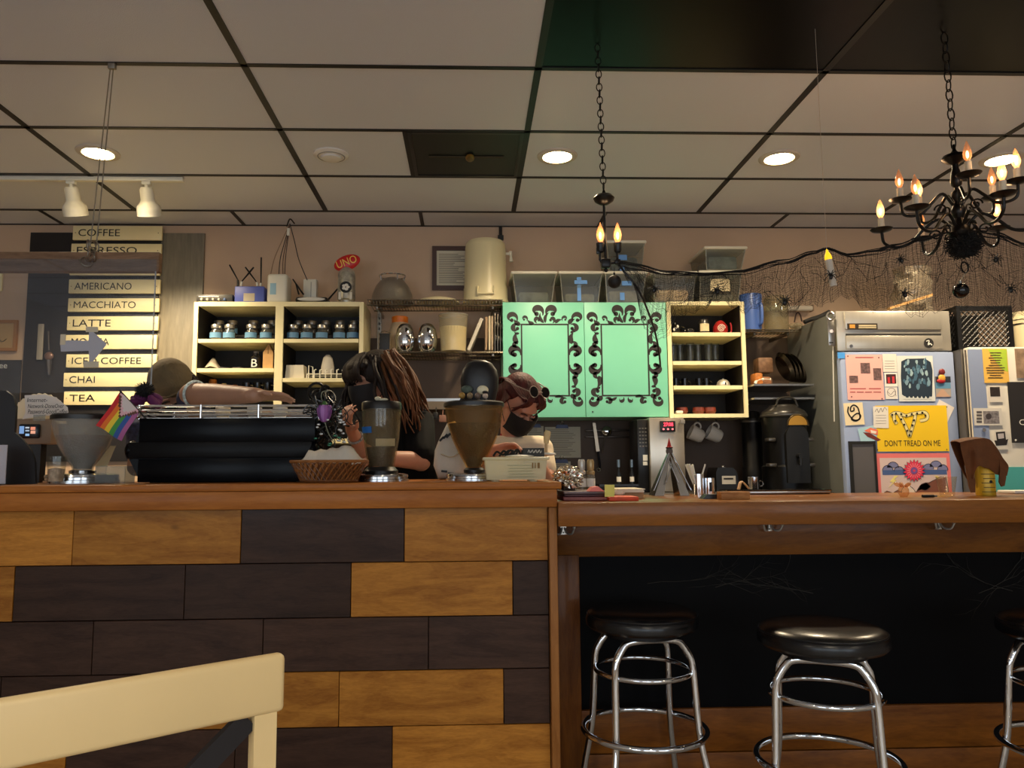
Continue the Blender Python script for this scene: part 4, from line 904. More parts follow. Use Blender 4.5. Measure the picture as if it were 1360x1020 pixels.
a, b, z0, z1 = R(354, 363, 381, 400, UF + .03); 
t = thing('white_hub', ((a + b) / 2, UF + .1, T0), 'tall white upright network box with blue emblem', 'network box')
MB().rbox(((a + b) / 2, UF + .1, (T0 + z1) / 2), (b - a, .14, z1 - T0), .02, 3).build('case', white_plastic, t)
a2, b2_, q0, q1 = R(358.5, 376, 366.5, 391, UF + .028); MB().b2(a2, b2_, UF + .0285, UF + .0305, q0, q1).build('emblem', M('emblem_blue', (150, 190, 210), .5), t, smooth=False)
a, b, z0, z1 = R(392, 390, 435, 400, UF + .03)
t = thing('flat_router', ((a + b) / 2, UF + .1, T0), 'flat black router with pale oval front and angled antennas', 'router')
MB().rbox(((a + b) / 2, UF + .1, T0 + .02), (b - a, .15, .036), .015, 3).build('case', black_plastic, t)
MB().ell(((a + b) / 2, UF + .026, T0 + .022), ((b - a) * .44, .006, .013)).build('front_oval', M('oval_white', (206, 204, 196), .4), t)
for q0, q1 in (((403, 391), (389, 371)), ((436, 398), (449, 383)), ((397, 391), (393, 377))):
    MB().tube([W(*q0, UF + .1), W(*q1, UF + .1)], [.01, .008], 8, flat=.6).build('antenna', black_plastic, t)
a, b, z0, z1 = R(404, 372, 421.5, 389, UF + .2); h = z1 - T0
t = thing('white_adapter', ((a + b) / 2, UF + .2, T0), 'white power adapter box behind the flat black router', 'adapter')
MB().rbox(((a + b) / 2, UF + .2, T0 + h / 2), (b - a, .06, h), .005).build('case', white_plastic, t)
MB().b2((a + b) / 2 + .006, (a + b) / 2 + .01, UF + .169, UF + .1705, T0 + .05, T0 + h - .02).build('seam', M('seam_grey', (150, 148, 140), .6), t, smooth=False)
# printed can with red oval on top
c = W(460, 400, UF + .08); rc = W(472, 380, UF + .08).x - c.x; zt = W(460, 356, UF + .08).z
t = thing('decorated_can', (c.x, UF + .08, T0), 'black and white decorated can carrying a red oval game box', 'can')
MB().lathe([(0, 0), (rc * .7, 0), (rc * .74, .02), (rc, .03), (rc, zt - T0 - .045), (rc * .82, zt - T0 - .02), (rc * .5, zt - T0), (0, zt - T0)], (c.x, UF + .08, T0), 26).build('can', M('can_silver', (172, 168, 156), .35, .4, var=.5, vs=26), t)
MB().cyl((c.x + .004, UF + .08 - rc + .003, T0 + .1), (c.x + .004, UF + .08 - rc - .002, T0 + .1), rc * .66, n=26).build('black_badge', ink, t)
for k in range(5):
    a = k * 2 * PI / 5; MB().ell((c.x + .004 + math.cos(a) * .014, UF + .08 - rc - .003, T0 + .1 + math.sin(a) * .014), (.012, .002, .009), 10, 6).build('flower_mark', paper, t)
for s in (-1, 1): MB().rbox((c.x + s * rc * .62, UF + .08 - rc * .8, T0 + .045), (.016, .012, .05), .004).build('side_mark', M('mark_white', (222, 218, 206), .5), t)
p = W(461, 349, UF + .07)
t = thing('game_box', (p.x, UF + .07, p.z - .06), 'tilted red oval game case with yellow UNO letters', 'game')
rot = Euler((0, -.36, 0)).to_matrix()
MB().ell(p, (.088, .022, .05), 28, 12, rot).build('oval_case', M('uno_red', (206, 30, 34), .35), t)
lt = textmesh('UNO', -.066, -.024, .132, .05, 0, MB(), .0); 
for v in lt.v: v.xyz = rot @ Vector((v.x, -.0235, v.z)) + p
lt.build('letters', M('uno_yellow', (246, 206, 92), .4), t, smooth=False)
# cables hanging from the ceiling to the network boxes
t = thing('network_cables', W(385, 300, UF + .1), 'bundle of thin network cables dropping from ceiling to the routers', 'cables')
tp_ = W(385, 297, UF + .1)
for q, cc in (((372, 363, 370), (50, 40, 34)), ((376, 340, 376), (90, 60, 44)), ((364, 340, 358), (150, 120, 90)), ((379, 340, 378), (70, 50, 40)), ((397, 340, 408), (26, 22, 20))):
    MB().tube(spline([tp_, W((385 + q[0]) / 2, 320, UF + .1), W(q[0], 345, UF + .1), W(q[2], 372, UF + .12)], 5), .003, 6).build('cable', M('cable_%d' % cc[0], cc, .5), t)
p = W(383, 308, UF + .09); MB().rbox(p, (.018, .014, .05), .004).build('ferrite', white_plastic, t)
MB().tube(spline([tp_ + Vector((-.02, 0, -.02)), tp_ + Vector((0, 0, .03)), tp_ + Vector((.03, 0, 0))], 6), .005, 6).build('ceiling_hook', black_plastic, t)
# ================================================================= WIRE SHELVES
wx0, wx1 = X(488, 400), X(667, 400); wz = Z(397, 580); wz2 = Z(466, 590)
wm = M('wire_chrome', (150, 142, 128), .25, 1.)
def wire_shelf(label, x0, x1, z, n, y0=UF + .0, y1=WALL_Y - .03, lip=.04):
    t = thing('wire_shelf', ((x0 + x1) / 2, (y0 + y1) / 2, z - lip), label, 'shelf', 'wire shelves on the back wall')
    for y in (y0, (y0 + y1) / 2, y1): MB().tube([(x0, y, z - .008), (x1, y, z - .008)], .0045, 8).build('rail', wm, t)
    MB().tube([(x0, y0, z - lip), (x1, y0, z - lip)], .0045, 8).build('rail', wm, t)
    st = MB(); 
    for i in range(n + 1):
        x = x0 + (x1 - x0) * i / n; st.tube([(x, y1, z - .003), (x, y0, z - .003), (x, y0, z - lip)], .0019, 4)
    st.build('wire_grid', wm, t)['kind'] = 'stuff'
    for x in (x0 + .06, x1 - .06):
        b = MB(); b.b2(x - .006, x + .006, y0 + .02, y1 + .025, z - lip - .02, z - lip + .004).build('bracket', wm, t)
    return t
wire_shelf('upper wire shelf holding the white cooler and colander', wx0, wx1, wz, 44)
wire_shelf('lower wire shelf holding chrome pitchers and white tub', X(504, 466), wx1, wz2, 40, lip=.012)
x = X(504, 420, WALL_Y - .02); t = thing('wall_standard', (x, WALL_Y - .01, 1.5), 'slotted metal shelf upright on wall between the wire shelves', 'shelf upright')
MB().b2(x - .013, x + .013, WALL_Y - .022, WALL_Y - .002, 1.5, wz + .02).build('channel', wm, t)
for k in range(18): MB().b2(x - .004, x + .004, WALL_Y - .024, WALL_Y - .0215, 1.55 + k * .035, 1.567 + k * .035).build('slot', ink, t, smooth=False)
# things on upper wire shelf
S0 = wz + .0005
c = W(521, 395, UF + .16); rr = (W(549, 395, UF + .16).x - W(493, 395, UF + .16).x) / 2; zt = W(521, 367, UF + .16).z - S0
t = thing('colander', (c.x, UF + .16, S0), 'upside-down steel colander bowl with wire foot on wire shelf', 'colander')
MB().lathe([(rr * 1.02, 0), (rr * 1.06, .004), (rr, .012), (rr * .93, zt * .35), (rr * .78, zt * .62), (rr * .55, zt * .84), (rr * .3, zt * .93), (0, zt * .95)], (c.x, UF + .16, S0), 36).build('bowl', M('colander_steel', (176, 170, 160), .34, .85, bump=.4, bs=120), t)
MB().torus((c.x, UF + .16, S0 + zt), rr * .62, .0055, 30, 8).build('foot_ring', chrome, t)
for k in range(4):
    a = k * PI / 2 + .5; MB().tube([(c.x + math.cos(a) * rr * .62, UF + .16 + math.sin(a) * rr * .62, S0 + zt), (c.x + math.cos(a) * rr * .56, UF + .16 + math.sin(a) * rr * .56, S0 + zt * .8)], .005, 6).build('foot_strut', chrome, t)
c = W(583, 395, UF + .13); rr = .14
solo(MB().lathe([(rr, 0), (rr, .006), (rr * .9, .02), (rr * .6, .032), (0, .036)], (c.x - .005, UF + .15, S0), 36), 'cream_plate', M('plate_cream', (222, 210, 172), .35), 'upside-down cream plate on wire shelf between colander and cooler', 'plate')
c = W(645, 395, UF + .17); r0 = (W(675, 395, UF + .17).x - W(615.5, 395, UF + .17).x) / 2; zt = W(645, 322, UF + .17).z - S0
t = thing('drink_cooler', (c.x, UF + .17, S0), 'large cream upside-down drink cooler with white tap', 'cooler')
ck = M('cooler_cream', (228, 216, 174), .33)
MB().lathe([(0, 0), (r0, 0), (r0 * 1.02, .006), (r0 * 1.02, .016), (r0 * .985, .03), (r0 * .98, zt * .24), (r0 * .955, zt * .27), (r0 * .93, zt * .6), (r0 * .905, zt * .9), (r0 * .88, zt * .96), (r0 * .8, zt), (0, zt + .004)], (c.x, UF + .17, S0), 44).build('body', ck, t)
hy = UF + .17 - r0
MB().tube([(c.x - .055, hy + .008, S0 + .09), (c.x - .055, hy - .006, S0 + .04), (c.x + .05, hy - .006, S0 + .04), (c.x + .05, hy + .008, S0 + .09)], .007, 8).build('handle', ck, t)
for k in range(3): MB().b2(c.x - .03 + k * .025, c.x - .012 + k * .025, hy - .002, hy + .006, S0 + .02, S0 + .026).build('moulded_rib', ck, t)
q = W(672, 337, UF + .17); MB().cyl(q + Vector((-.02, 0, 0)), q + Vector((.03, 0, 0)), .009, n=12).build('tap_stem', white_plastic, t)
tapp = MB().cyl(q + Vector((.03, 0, -.014)), q + Vector((.03, 0, .016)), .011, n=14).build('tap', white_plastic, t)
MB().cyl(q + Vector((.032, 0, -.012)), q + Vector((.034, 0, -.055)), .007, .013, 12).build('tap_spout', white_plastic, tapp)
# framed certificate
a, b, z0, z1 = R(574, 327, 640, 385, 5.17)
t = thing('framed_certificate', ((a + b) / 2, 5.18, z0), 'brown framed printed certificate on wall behind the cooler', 'picture'); brf = M('frame_brown', (74, 46, 34), .4)
for q in ((a, b, z1 - .03, z1), (a, b, z0, z0 + .03), (a, a + .03, z0 + .03, z1 - .03), (b - .03, b, z0 + .03, z1 - .03)): MB().b2(q[0], q[1], 5.165, 5.188, q[2], q[3]).build('frame_side', brf, t, smooth=False)
MB().b2(a + .03, b - .03, 5.178, 5.186, z0 + .03, z1 - .03).build('sheet', M('certificate_paper', (216, 206, 182), .6), t, smooth=False)
l = MB(); random.seed(3)
for k in range(17):
    zz = z1 - .055 - k * .0125; l.b2(a + .045, a + .045 + random.uniform(.1, .24), 5.1768, 5.1775, zz - .0022, zz + .0022)
l.build('printed_lines', M('print_grey', (120, 112, 98), .7), t, smooth=False)
# lower wire shelf things
S1 = wz2 + .0005
def px_r(x0, x1, y, Y): return (W(x1, y, Y).x - W(x0, y, Y).x) / 2
Yq = UF + .2; c = W(531, 463, Yq); r = px_r(517, 546, 450, Yq); h = W(531, 429, Yq).z - S1; hc = W(531, 421, Yq).z - S1
t = thing('orange_lid_jar', (c.x, Yq, S1), 'frosted jar with orange lid behind the chrome pitchers', 'jar')
MB().lathe([(0, 0), (r, 0), (r, h * .7), (r * .8, h * .95), (r * .7, h), (0, h)], (c.x, Yq, S1), 26).build('jar', M('jar_frosted', (190, 168, 140), .4), t)
MB().lathe([(r * .74, h - .002), (r * .76, hc - .004), (r * .7, hc), (0, hc)], (c.x, Yq, S1), 26).build('lid', M('lid_orange', (226, 120, 34), .4), t)
for k, (x0, x1) in enumerate(((525, 551), (554, 581))):
    Yq = UF + .05; cx = (x0 + x1) / 2; c = W(cx, 464, Yq); r = px_r(x0, x1, 450, Yq); h = W(cx, 430, Yq).z - S1
    solo(MB().lathe([(r * .72, 0), (r * .9, h * .1), (r, h * .35), (r * .98, h * .55), (r * .85, h * .8), (r * .6, h * .95), (r * .3, h), (0, h)], (c.x, Yq, S1), 32), 'chrome_pitcher', chrome, ('upturned chrome milk pitcher next to orange-lid jar', 'upturned chrome milk pitcher next to the white tub')[k], 'pitcher')
Yq = UF + .06; c = W(602, 464, Yq); r = px_r(585, 619, 450, Yq); rt_ = px_r(583, 621.5, 425, Yq); h = W(602, 420, Yq).z - S1
t = thing('flour_tub', (c.x, Yq, S1), 'round clear tub filled with cream powder on lower wire shelf', 'tub')
MB().lathe([(0, .001), (r, .001), (rt_ * .97, h * .86), (rt_, h * .88), (rt_, h), (rt_ * .96, h), (rt_ * .95, h * .88), (r * .97, .004), (0, .004)], (c.x, Yq, S1), 30).build('tub', glass('tub_clear', (244, 242, 232), .14, .08, .16, (232, 224, 204)), t)
MB().lathe([(0, .005), (r * .96, .005), (r * 1.05, h * .68), (r * .6, h * .7), (0, h * .66)], (c.x, Yq, S1), 28).build('powder', M('powder_cream', (238, 222, 176), .8), t)
MB().lathe([(rt_ * .9, h - .001), (rt_ * 1.02, h), (rt_ * 1.02, h + .008), (0, h + .01)], (c.x, Yq, S1), 30).build('lid', glass('lid_clear', (234, 232, 224), .2, .08, .3, (224, 220, 206)), t)
Yq = UF + .06
for k, (xb, yb, xt, yt, w, cc) in enumerate(((620, 464, 640, 424, 5, (206, 198, 180)), (643.5, 463, 646, 422, 3.5, (160, 132, 100)), (648, 463, 650, 421, 3, (206, 192, 160)), (651.5, 463, 653.5, 421, 3, (178, 156, 128)))):
    p, q = W(xb + 2, yb, Yq), W(xt, yt, Yq); p.z = S1 + .006; d = q - p; an = math.atan2(d.x, d.z)
    solo(MB().rbox((p + q) / 2 + Vector((0, .07, .004)), (w * .0047, .17, d.length), .003, 1, (0, an, 0)), 'serving_tray', M('tray_%d' % k, cc, .45), ('white tray leaning against the upright boards', 'brown upright board next to leaning white tray', 'cream upright board in the middle of the row', 'tan upright board nearest the baking pans')[k], 'tray')
for k in range(3):
    p = W(657.5 + k * 3.6, 462, Yq); h = W(657, 415 + 2 * k, Yq).z - S1
    solo(MB().rbox((p.x, Yq + .09, S1 + h / 2), (.009, .2, h), .004).ell((p.x + .006, Yq + .0, S1 + h * .35), (.008, .012, .02)).ell((p.x + .006, Yq + .0, S1 + h * .7), (.008, .012, .02)), 'muffin_pan', M('pan_grey', (128, 120, 108), .3, .9), ('first', 'second', 'third')[k] + ' upright muffin pan from the left, by the mint cabinet', 'pan', 'muffin pans on edge')
a, b, z0, z1 = R(503, 442, 518, 464, UF + .02)
t = thing('mini_easel_sign', ((a + b) / 2, UF + .03, S1), 'small black sign in wire easel at left end of lower wire shelf', 'sign')
MB().rbox(((a + b) / 2, UF + .03, (S1 + z1) / 2), (b - a - .008, .006, z1 - S1 - .004), .002).build('board', M('tag_black2', (22, 22, 24), .5), t)
MB().tube([(a, UF + .024, S1), (a, UF + .024, z1), ((a + b) / 2, UF + .024, z1 + .012), (b, UF + .024, z1), (b, UF + .024, S1)], .003, 6).build('wire_frame', wm, t)
# steel shelf under, seen between the people
a, b, z0, z1 = R(540, 529, 668, 533, UF + .02)
t = thing('steel_ledge', ((a + b) / 2, 5.0, z0 - .04), 'narrow steel ledge on wall behind the amber grinder', 'ledge')
MB().b2(a, b, UF + .02, WALL_Y - .015, z0, z1).build('top', steel, t, smooth=False); MB().b2(a, b, UF + .02, UF + .03, z0 - .05, z0).build('lip', M('ledge_grey', (120, 104, 84), .4, .6), t, smooth=False)
for k, (x, y, r_) in enumerate(((579, 552, .014), (574, 560, .010), (588, 556, .022))):
    p = W(x, y, UF - .02); solo(MB().rbox(p, (r_ * 2, .03, r_ * (2 if k == 2 else 3)), .004).cyl(p, p + Vector((0, .035, .055)), .003, n=6), 'kitchen_tool', M('tool_%d' % k, ((20, 18, 18), (30, 26, 24), (130, 92, 78))[k], .5), ('black scoop hanging under the steel ledge', 'small dark scoop hanging left under the steel ledge', 'rust square spatula hanging under the steel ledge')[k], 'utensil')
# ================================================================= MINT CABINET
mint = M('mint_paint', (124, 206, 176), .42, var=.02, vs=4)
cx0, cx1 = X(668, 470), X(886, 470); cz1, cz0 = Z(401.5, 778), Z(554, 778); cxm = X(776.5, 470)
t = thing('mint_cabinet', ((cx0 + cx1) / 2, 5.0, cz0), 'mint green wall cabinet with black scroll painted doors', 'cabinet')
MB().b2(cx0, cx1, UF + .02, WALL_Y - .015, cz0, cz1).build('body', M('cabinet_body', (168, 214, 186), .5), t, smooth=False)
orn = M('ornament_black', (30, 24, 22), .55)
def ribbon(mb, pts, ws, y):
    n = len(pts); L = []; Rr = []
    for i in range(n):
        a = pts[max(i - 1, 0)]; b = pts[min(i + 1, n - 1)]; dx, dz = b[0] - a[0], b[1] - a[1]; d = math.hypot(dx, dz) or 1
        nx, nz = -dz / d, dx / d; w = ws(i / (n - 1)); L.append((pts[i][0] + nx * w, y, pts[i][1] + nz * w)); Rr.append((pts[i][0] - nx * w, y, pts[i][1] - nz * w))
    mb.add(L + Rr, [(i, i + 1, n + i + 1, n + i) for i in range(n - 1)])
def scroll(par, x, z, r, a0, turns, y, w, sgn=1, dot=True):
    """spiral that starts at radius r and curls in, fat in the middle, with a bead at its eye"""
    pts = []; mb = MB()
    for i in range(22):
        f = i / 21; a = a0 + sgn * turns * 2 * PI * f; q = r * (1 - .72 * f); pts.append((x + math.cos(a) * q, z + math.sin(a) * q))
    w *= 1.4; ribbon(mb, pts, lambda f: w * (.2 + math.sin(PI * min(1, f * 1.2)) ** 1.5 if f < .83 else .3), y)
    if dot: mb.prism([(pts[-1][0] + math.cos(k) * w * .9, pts[-1][1] + math.sin(k) * w * .9) for k in [j * 2 * PI / 10 for j in range(10)]], y, y + .0006)
    mb.build('painted_scroll', orn, par, smooth=False)
def leafshape(par, x, z, L, a, w, y):
    w *= 1.35
    pts = [(x + math.cos(a) * L * f + math.cos(a + PI / 2) * L * .18 * math.sin(f * PI), z + math.sin(a) * L * f + math.sin(a + PI / 2) * L * .18 * math.sin(f * PI)) for f in [i / 8 for i in range(9)]]
    mb = MB(); ribbon(mb, pts, lambda f: w * math.sin(PI * f ** .7) + .0004, y); mb.build('painted_leaf', orn, par, smooth=False)
for side, (dx0, dx1) in enumerate(((cx0, cxm - .001), (cxm + .001, cx1))):
    d = MB().rbox(((dx0 + dx1) / 2, UF + .009, (cz0 + cz1) / 2), (dx1 - dx0 - .001, .02, cz1 - cz0), .003).build('door', mint, t)
    yy = UF - .0022; dc = X(724, 470) if side == 0 else X(830, 470); hw = X(756, 470) - X(724, 470); ft, fb = Z(430, 778), Z(526.5, 778)
    f = MB(); wl = .0095
    for q in ((dc - hw, dc + hw, ft - wl, ft), (dc - hw, dc + hw, fb, fb + wl), (dc - hw, dc - hw + wl, fb + wl, ft - wl), (dc + hw - wl, dc + hw, fb + wl, ft - wl)): f.b2(q[0], q[1], yy, UF - .0008, q[2], q[3])
    f.build('painted_frame', orn, d, smooth=False)
    m_ = d; u = (X(777, 470) - X(677, 470)) / 100
    for s in (-1, 1):
        A = lambda a: a if s == 1 else PI - a
        # crest over the top rail
        scroll(m_, dc + s * 10 * u, ft + 15.5 * u, 8.5 * u, A(-2.6), .78, yy, 2.5 * u, -s); leafshape(m_, dc + s * 1 * u, ft + 1 * u, 15 * u, A(1.25), 1.6 * u, yy)
        scroll(m_, dc + s * 9 * u, ft + 5 * u, 4.5 * u, A(-1.2), .7, yy, 1.5 * u, s); leafshape(m_, dc + s * 14 * u, ft + .5 * u, 10 * u, A(.5), 1.7 * u, yy)
        scroll(m_, dc + s * 27 * u, ft + 6.5 * u, 4.2 * u, A(-2.4), .8, yy, 1.1 * u, -s)
        # top corners
        scroll(m_, dc + s * (hw + 12 * u), ft + 7 * u, 8 * u, A(-2.6), .85, yy, 2.0 * u, -s); scroll(m_, dc + s * (hw + 6 * u), ft - 6 * u, 6 * u, A(2.2), .8, yy, 1.9 * u, -s)
        leafshape(m_, dc + s * hw, ft - 1 * u, 11 * u, A(.7), 2.2 * u, yy)
        # side drops: leaf, double scroll, leaf
        zm = Z(478, 778)
        for v in (1, -1):
            B = lambda a: A(a * v)
            leafshape(m_, dc + s * (hw + 4 * u), zm + v * 21 * u, 16 * u, B(1.45), 2.6 * u, yy); leafshape(m_, dc + s * (hw + 2 * u), zm + v * 36 * u, 7 * u, B(.2), 1.2 * u, yy)
            scroll(m_, dc + s * (hw + 9 * u), zm + v * 9.5 * u, 9 * u, B(-2.8), .85, yy, 2.4 * u, -s * v); scroll(m_, dc + s * (hw + 8 * u), zm + v * 8 * u, 5 * u, B(2.0), .7, yy, 1.3 * u, -s * v, False)
            scroll(m_, dc + s * (hw + 5 * u), zm + v * 19 * u, 5.5 * u, B(1.9), .6, yy, 1.8 * u, -s * v, False)
        # bottom corners and rail
        scroll(m_, dc + s * (hw + 12 * u), fb - 5 * u, 8 * u, A(2.3), .85, yy, 1.9 * u, s); scroll(m_, dc + s * (hw + 7 * u), fb + 6.5 * u, 6 * u, A(-2.2), .8, yy, 2 * u, s)
        scroll(m_, dc + s * (hw - 8 * u), fb - 6.5 * u, 5 * u, A(.8), .8, yy, 1.6 * u, s); leafshape(m_, dc + s * hw, fb + 1 * u, 10 * u, A(-.6), 2.4 * u, yy)
        scroll(m_, dc + s * 7 * u, fb - 3.6 * u, 4.5 * u, A(2.6), .62, yy, 1.3 * u, s, False); leafshape(m_, dc + s * 12 * u, fb - 1 * u, 13 * u, A(-.15), 1.3 * u, yy)
q = W(787, 547, UF); MB().cyl((q.x, UF + .001, q.z), (q.x, UF - .004, q.z), .005, n=10).build('knob_screw', M('screw_dark'), t)
# ================================================================= RIGHT OPEN SHELF UNIT
rx0, rx1 = X(887, 470) + .001, X(991, 470); rzt, rzb = Z(400.5, 938), Z(554.5, 938)
sh = [Z(441.5, 938), Z(479.5, 938), Z(512, 938)]
shelf_unit('open_shelf_unit', 'cream open shelf unit with glassware right of the mint cabinet', rx0, rx1, None, rzt, rzb, [(rx0 + .03, rx1 - .03, z) for z in sh], .024)
sb = rzb + .025; Yq = UF + .1
def lx(px): return W(px, 470, Yq).x
t = thing('black_teapot', (lx(897), Yq, sh[0] + .001), 'dark glass teapot at left of the top right shelf', 'teapot')
MB().lathe([(0, 0), (.03, 0), (.042, .02), (.042, .04), (.028, .06), (.012, .068), (.01, .08), (0, .082)], (lx(897), Yq, sh[0] + .001), 22).build('pot', gb, t)
MB().torus((lx(897) + .05, Yq, sh[0] + .036), .02, .005, 18, 6, Euler((PI / 2, 0, 0)).to_matrix()).build('handle', gb, t)
for k, px in enumerate((894, 899)): MB().ell((lx(px), Yq - .041, sh[0] + .03 + k * .02), (.007, .003, .01), 8, 6).build('flower_mark', paper, t)
solo(MB().lathe([(0, 0), (.03, 0), (.034, .01), (.03, .035), (.02, .04), (0, .04)], (lx(917), Yq, sh[0] + .001), 22), 'dark_bowl', M('bowl_dark', (30, 28, 28), .2), 'small dark bowl on top right shelf beside the labelled jar', 'bowl')
t = thing('labelled_jar', (lx(936), Yq, sh[0] + .001), 'dark jar with square cream label on top right shelf', 'jar')
MB().lathe([(0, 0), (.034, 0), (.036, .01), (.036, .075), (.03, .088), (.03, .1), (0, .1)], (lx(936), Yq, sh[0] + .001), 22).build('jar', M('jar_dark', (50, 46, 42), .25), t)
MB().lathe([(.0372, .02), (.0372, .07)], (lx(936), Yq, sh[0] + .001), 8, None, PI * 1.2, PI * 1.75).build('label', M('label_cream', (216, 200, 160), .6), t)
x = lx(958); z = sh[0] + .001
t = thing('red_teapot', (x, Yq, z), 'red pot with white spiral on top right shelf', 'teapot')
MB().lathe([(0, 0), (.034, 0), (.048, .025), (.046, .055), (.026, .085), (.01, .095), (0, .097)], (x, Yq, z), 26).build('pot', M('pot_red', (158, 34, 34), .3), t)
sp = [(x - .01 + math.cos(a * .45) * .026 * (1 - a / 40), Yq - .05, z + .036 + math.sin(a * .45) * .026 * (1 - a / 40)) for a in range(0, 36)]
MB().tube(sp, .0055, 6, flat=.5).build('spiral', M('spiral_white', (232, 206, 196), .4), t)
MB().tube(spline([(x + .045, Yq, z + .008), (x + .07, Yq, z + .02), (x + .072, Yq, z + .06), (x + .066, Yq, z + .08)], 6), .006, 8).build('handle', M('pot_red'), t)
tall = glass('tumbler', (240, 243, 242), .16, .04, .02)
for k, px in enumerate((894, 905, 917, 929, 941, 952)):
    x = lx(px); z = sh[1] + .001; h = .13
    solo(MB().lathe([(0, .004), (.02, .004), (.026, h), (.0245, h), (.0185, .01), (0, .009), (0, .0), (.0205, 0), (.02, .004)], (x, Yq + (.03 if k % 2 else 0), z), 20), 'tall_tumbler', tall, 'tall clear tumbler, %s from left on second right shelf' % (ordn + ['sixth'])[k], 'glass', 'tall tumblers')
for k, px in enumerate((899, 911, 930, 940)):
    x = lx(px); z = sh[2] + .001; t = thing('dark_tumbler', (x, Yq + .05, z), 'dark glass mug, %s from left on third right shelf' % ordn[k], 'mug', 'dark mugs on the third right shelf')
    MB().lathe([(0, 0), (.02, 0), (.023, .06), (.021, .06), (.018, .006), (0, .005)], (x, Yq + .05, z), 18).build('cup', M('mug_smoke', (22, 22, 24), .15), t)
    MB().torus((x + .024, Yq + .05, z + .03), .014, .003, 16, 6, Euler((PI / 2, 0, 0)).to_matrix()).build('handle', M('mug_smoke'), t)
x = lx(957); z = sh[2] + .001
t = thing('service_bell', (x, Yq - .03, z), 'silver dome bell on third right shelf', 'bell')
MB().lathe([(.043, 0), (.042, .012), (.036, .03), (.022, .042), (.006, .046), (0, .046)], (x, Yq - .03, z), 26).build('dome', M('bell_silver', (188, 184, 174), .35, .6), t)
MB().b2(x - .004, x + .004, Yq - .077, Yq - .07, z + .006, z + .022).build('mark', ink, t)
MB().cyl((x, Yq - .03, z + .045), (x, Yq - .03, z + .052), .005).build('button', steel, t)
for k, px in enumerate((903, 925, 940)):
    x = lx(px); solo(MB().lathe([(0, 0), (.028, 0), (.04, .02), (.036, .045), (.03, .045), (0, .02)], (x, Yq, sb + .001), 22), 'rust_bowl', M('bowl_rust', (104, 40, 26), .4, var=.3, vs=30), 'dark rust bowl, %s from left on the bottom right shelf' % ordn[k], 'bowl', 'rust bowls')
x = lx(896); solo(MB().rbox((x, UF + .04, sb + .012), (.05, .03, .02), .008), 'white_soap', white_plastic, 'small white rounded block at front of bottom right shelf', 'block')
# ================================================================= STORAGE BINS ON THE CABINETS
bin_m = glass('bin_plastic', (222, 226, 220), .2, .12, .13, (156, 158, 150)); lid_w = M('bin_lid', (226, 220, 202), .4)
blue_t = M('painters_tape_light', (96, 148, 214), .6)
def bin_(x0t, x1t, x0b, x1b, yt, yb, zbase, Y, depth, label, cont=None, tape=(), lid=lid_w, zt=None):
    a, b = W(x0t, yt, Y).x, W(x1t, yt, Y).x; c, d = W(x0b, yb, Y).x, W(x1b, yb, Y).x; z1 = W((x0t + x1t) / 2, yt, Y).z if zt is None else zt; z0 = zbase
    Yb = Y + depth; ins = .02
    t = thing('storage_bin', ((a + b) / 2, Y + depth / 2, z0), label, 'storage bin', 'clear storage bins on the cabinets')
    o = [(c, Y + ins, z0), (d, Y + ins, z0), (d, Yb - ins, z0), (c, Yb - ins, z0), (a, Y, z1), (b, Y, z1), (b, Yb, z1), (a, Yb, z1)]
    MB().add(o, [(3, 2, 1, 0)] + [(i, (i + 1) % 4, 4 + (i + 1) % 4, 4 + i) for i in range(4)]).build('box', bin_m, t, smooth=False)
    MB().rbox(((a + b) / 2, Y + depth / 2, z1 + .009), (b - a + .024, depth + .024, .02), .008).build('lid', lid, t)
    ed = MB().tube([Vector(o[i]) * .999 for i in range(4)], .004, 5, True)
    for i in (0, 1): ed.tube([o[i], o[4 + i]], .003, 5)
    ed.build('edge', glass('bin_edge', (226, 226, 216), .3, .1, .35, (206, 204, 190)), t)
    if cont: 
        cc, hh = cont; MB().rbox(((c + d) / 2, Y + depth / 2, z0 + hh / 2 + .004), ((d - c) * .86, depth * .8, hh), .02, 2).build('contents', M('bin_contents_%d_%d_%d' % cc, cc, .7, var=.35, vs=18), t)
    for q in tape:
        ta, tb, t0, t1 = R(*q, Y + .0); f = (1 - ((t0 + t1) / 2 - z0) / (z1 - z0)); yy = Y + ins * f - .0025
        MB().b2(ta, tb, yy - .0008, yy, t0, t1).build('tape', blue_t, t, smooth=False)
    return z1 + .019
CT = cz1 + .006; BYf = UF + .01
zt1 = bin_(681, 738, 686, 733, 364, 400, CT, BYf, .33, 'clear bin with no tape at left end of the cabinet top', ((110, 108, 100), .07))
zt2 = bin_(744, 799, 748, 795, 364, 400, CT, BYf, .33, 'clear bin with blue tape cross in middle of cabinet top', ((120, 112, 96), .06), ((763, 372, 780, 377), (766, 368, 772, 372), (767, 377, 772, 399)))
zt3 = bin_(804, 858, 807, 853, 364, 400, CT, BYf, .33, 'clear bin behind the small hanging lamp, under another bin', ((130, 120, 104), .08), ((826, 373, 839, 379), (824, 388, 830, 398)))
bin_(806, 856, 810, 852, 323, 359, zt3 + .006, BYf + .02, .3, 'upper clear bin stacked behind the small hanging lamp', ((84, 88, 84), .1), ((822, 338, 833, 345), (824, 352, 830, 359)))
RT = rzt + .007
bin_(868, 924, 870, 921, 364, 400, RT, BYf, .33, 'clear bin with straw inside above right end of mint cabinet', ((196, 162, 116), .08))
zt5 = bin_(930, 984, 931, 982, 363, 400, RT, BYf, .33, 'clear bin with white paper label above the right shelf unit', ((130, 120, 104), .05))
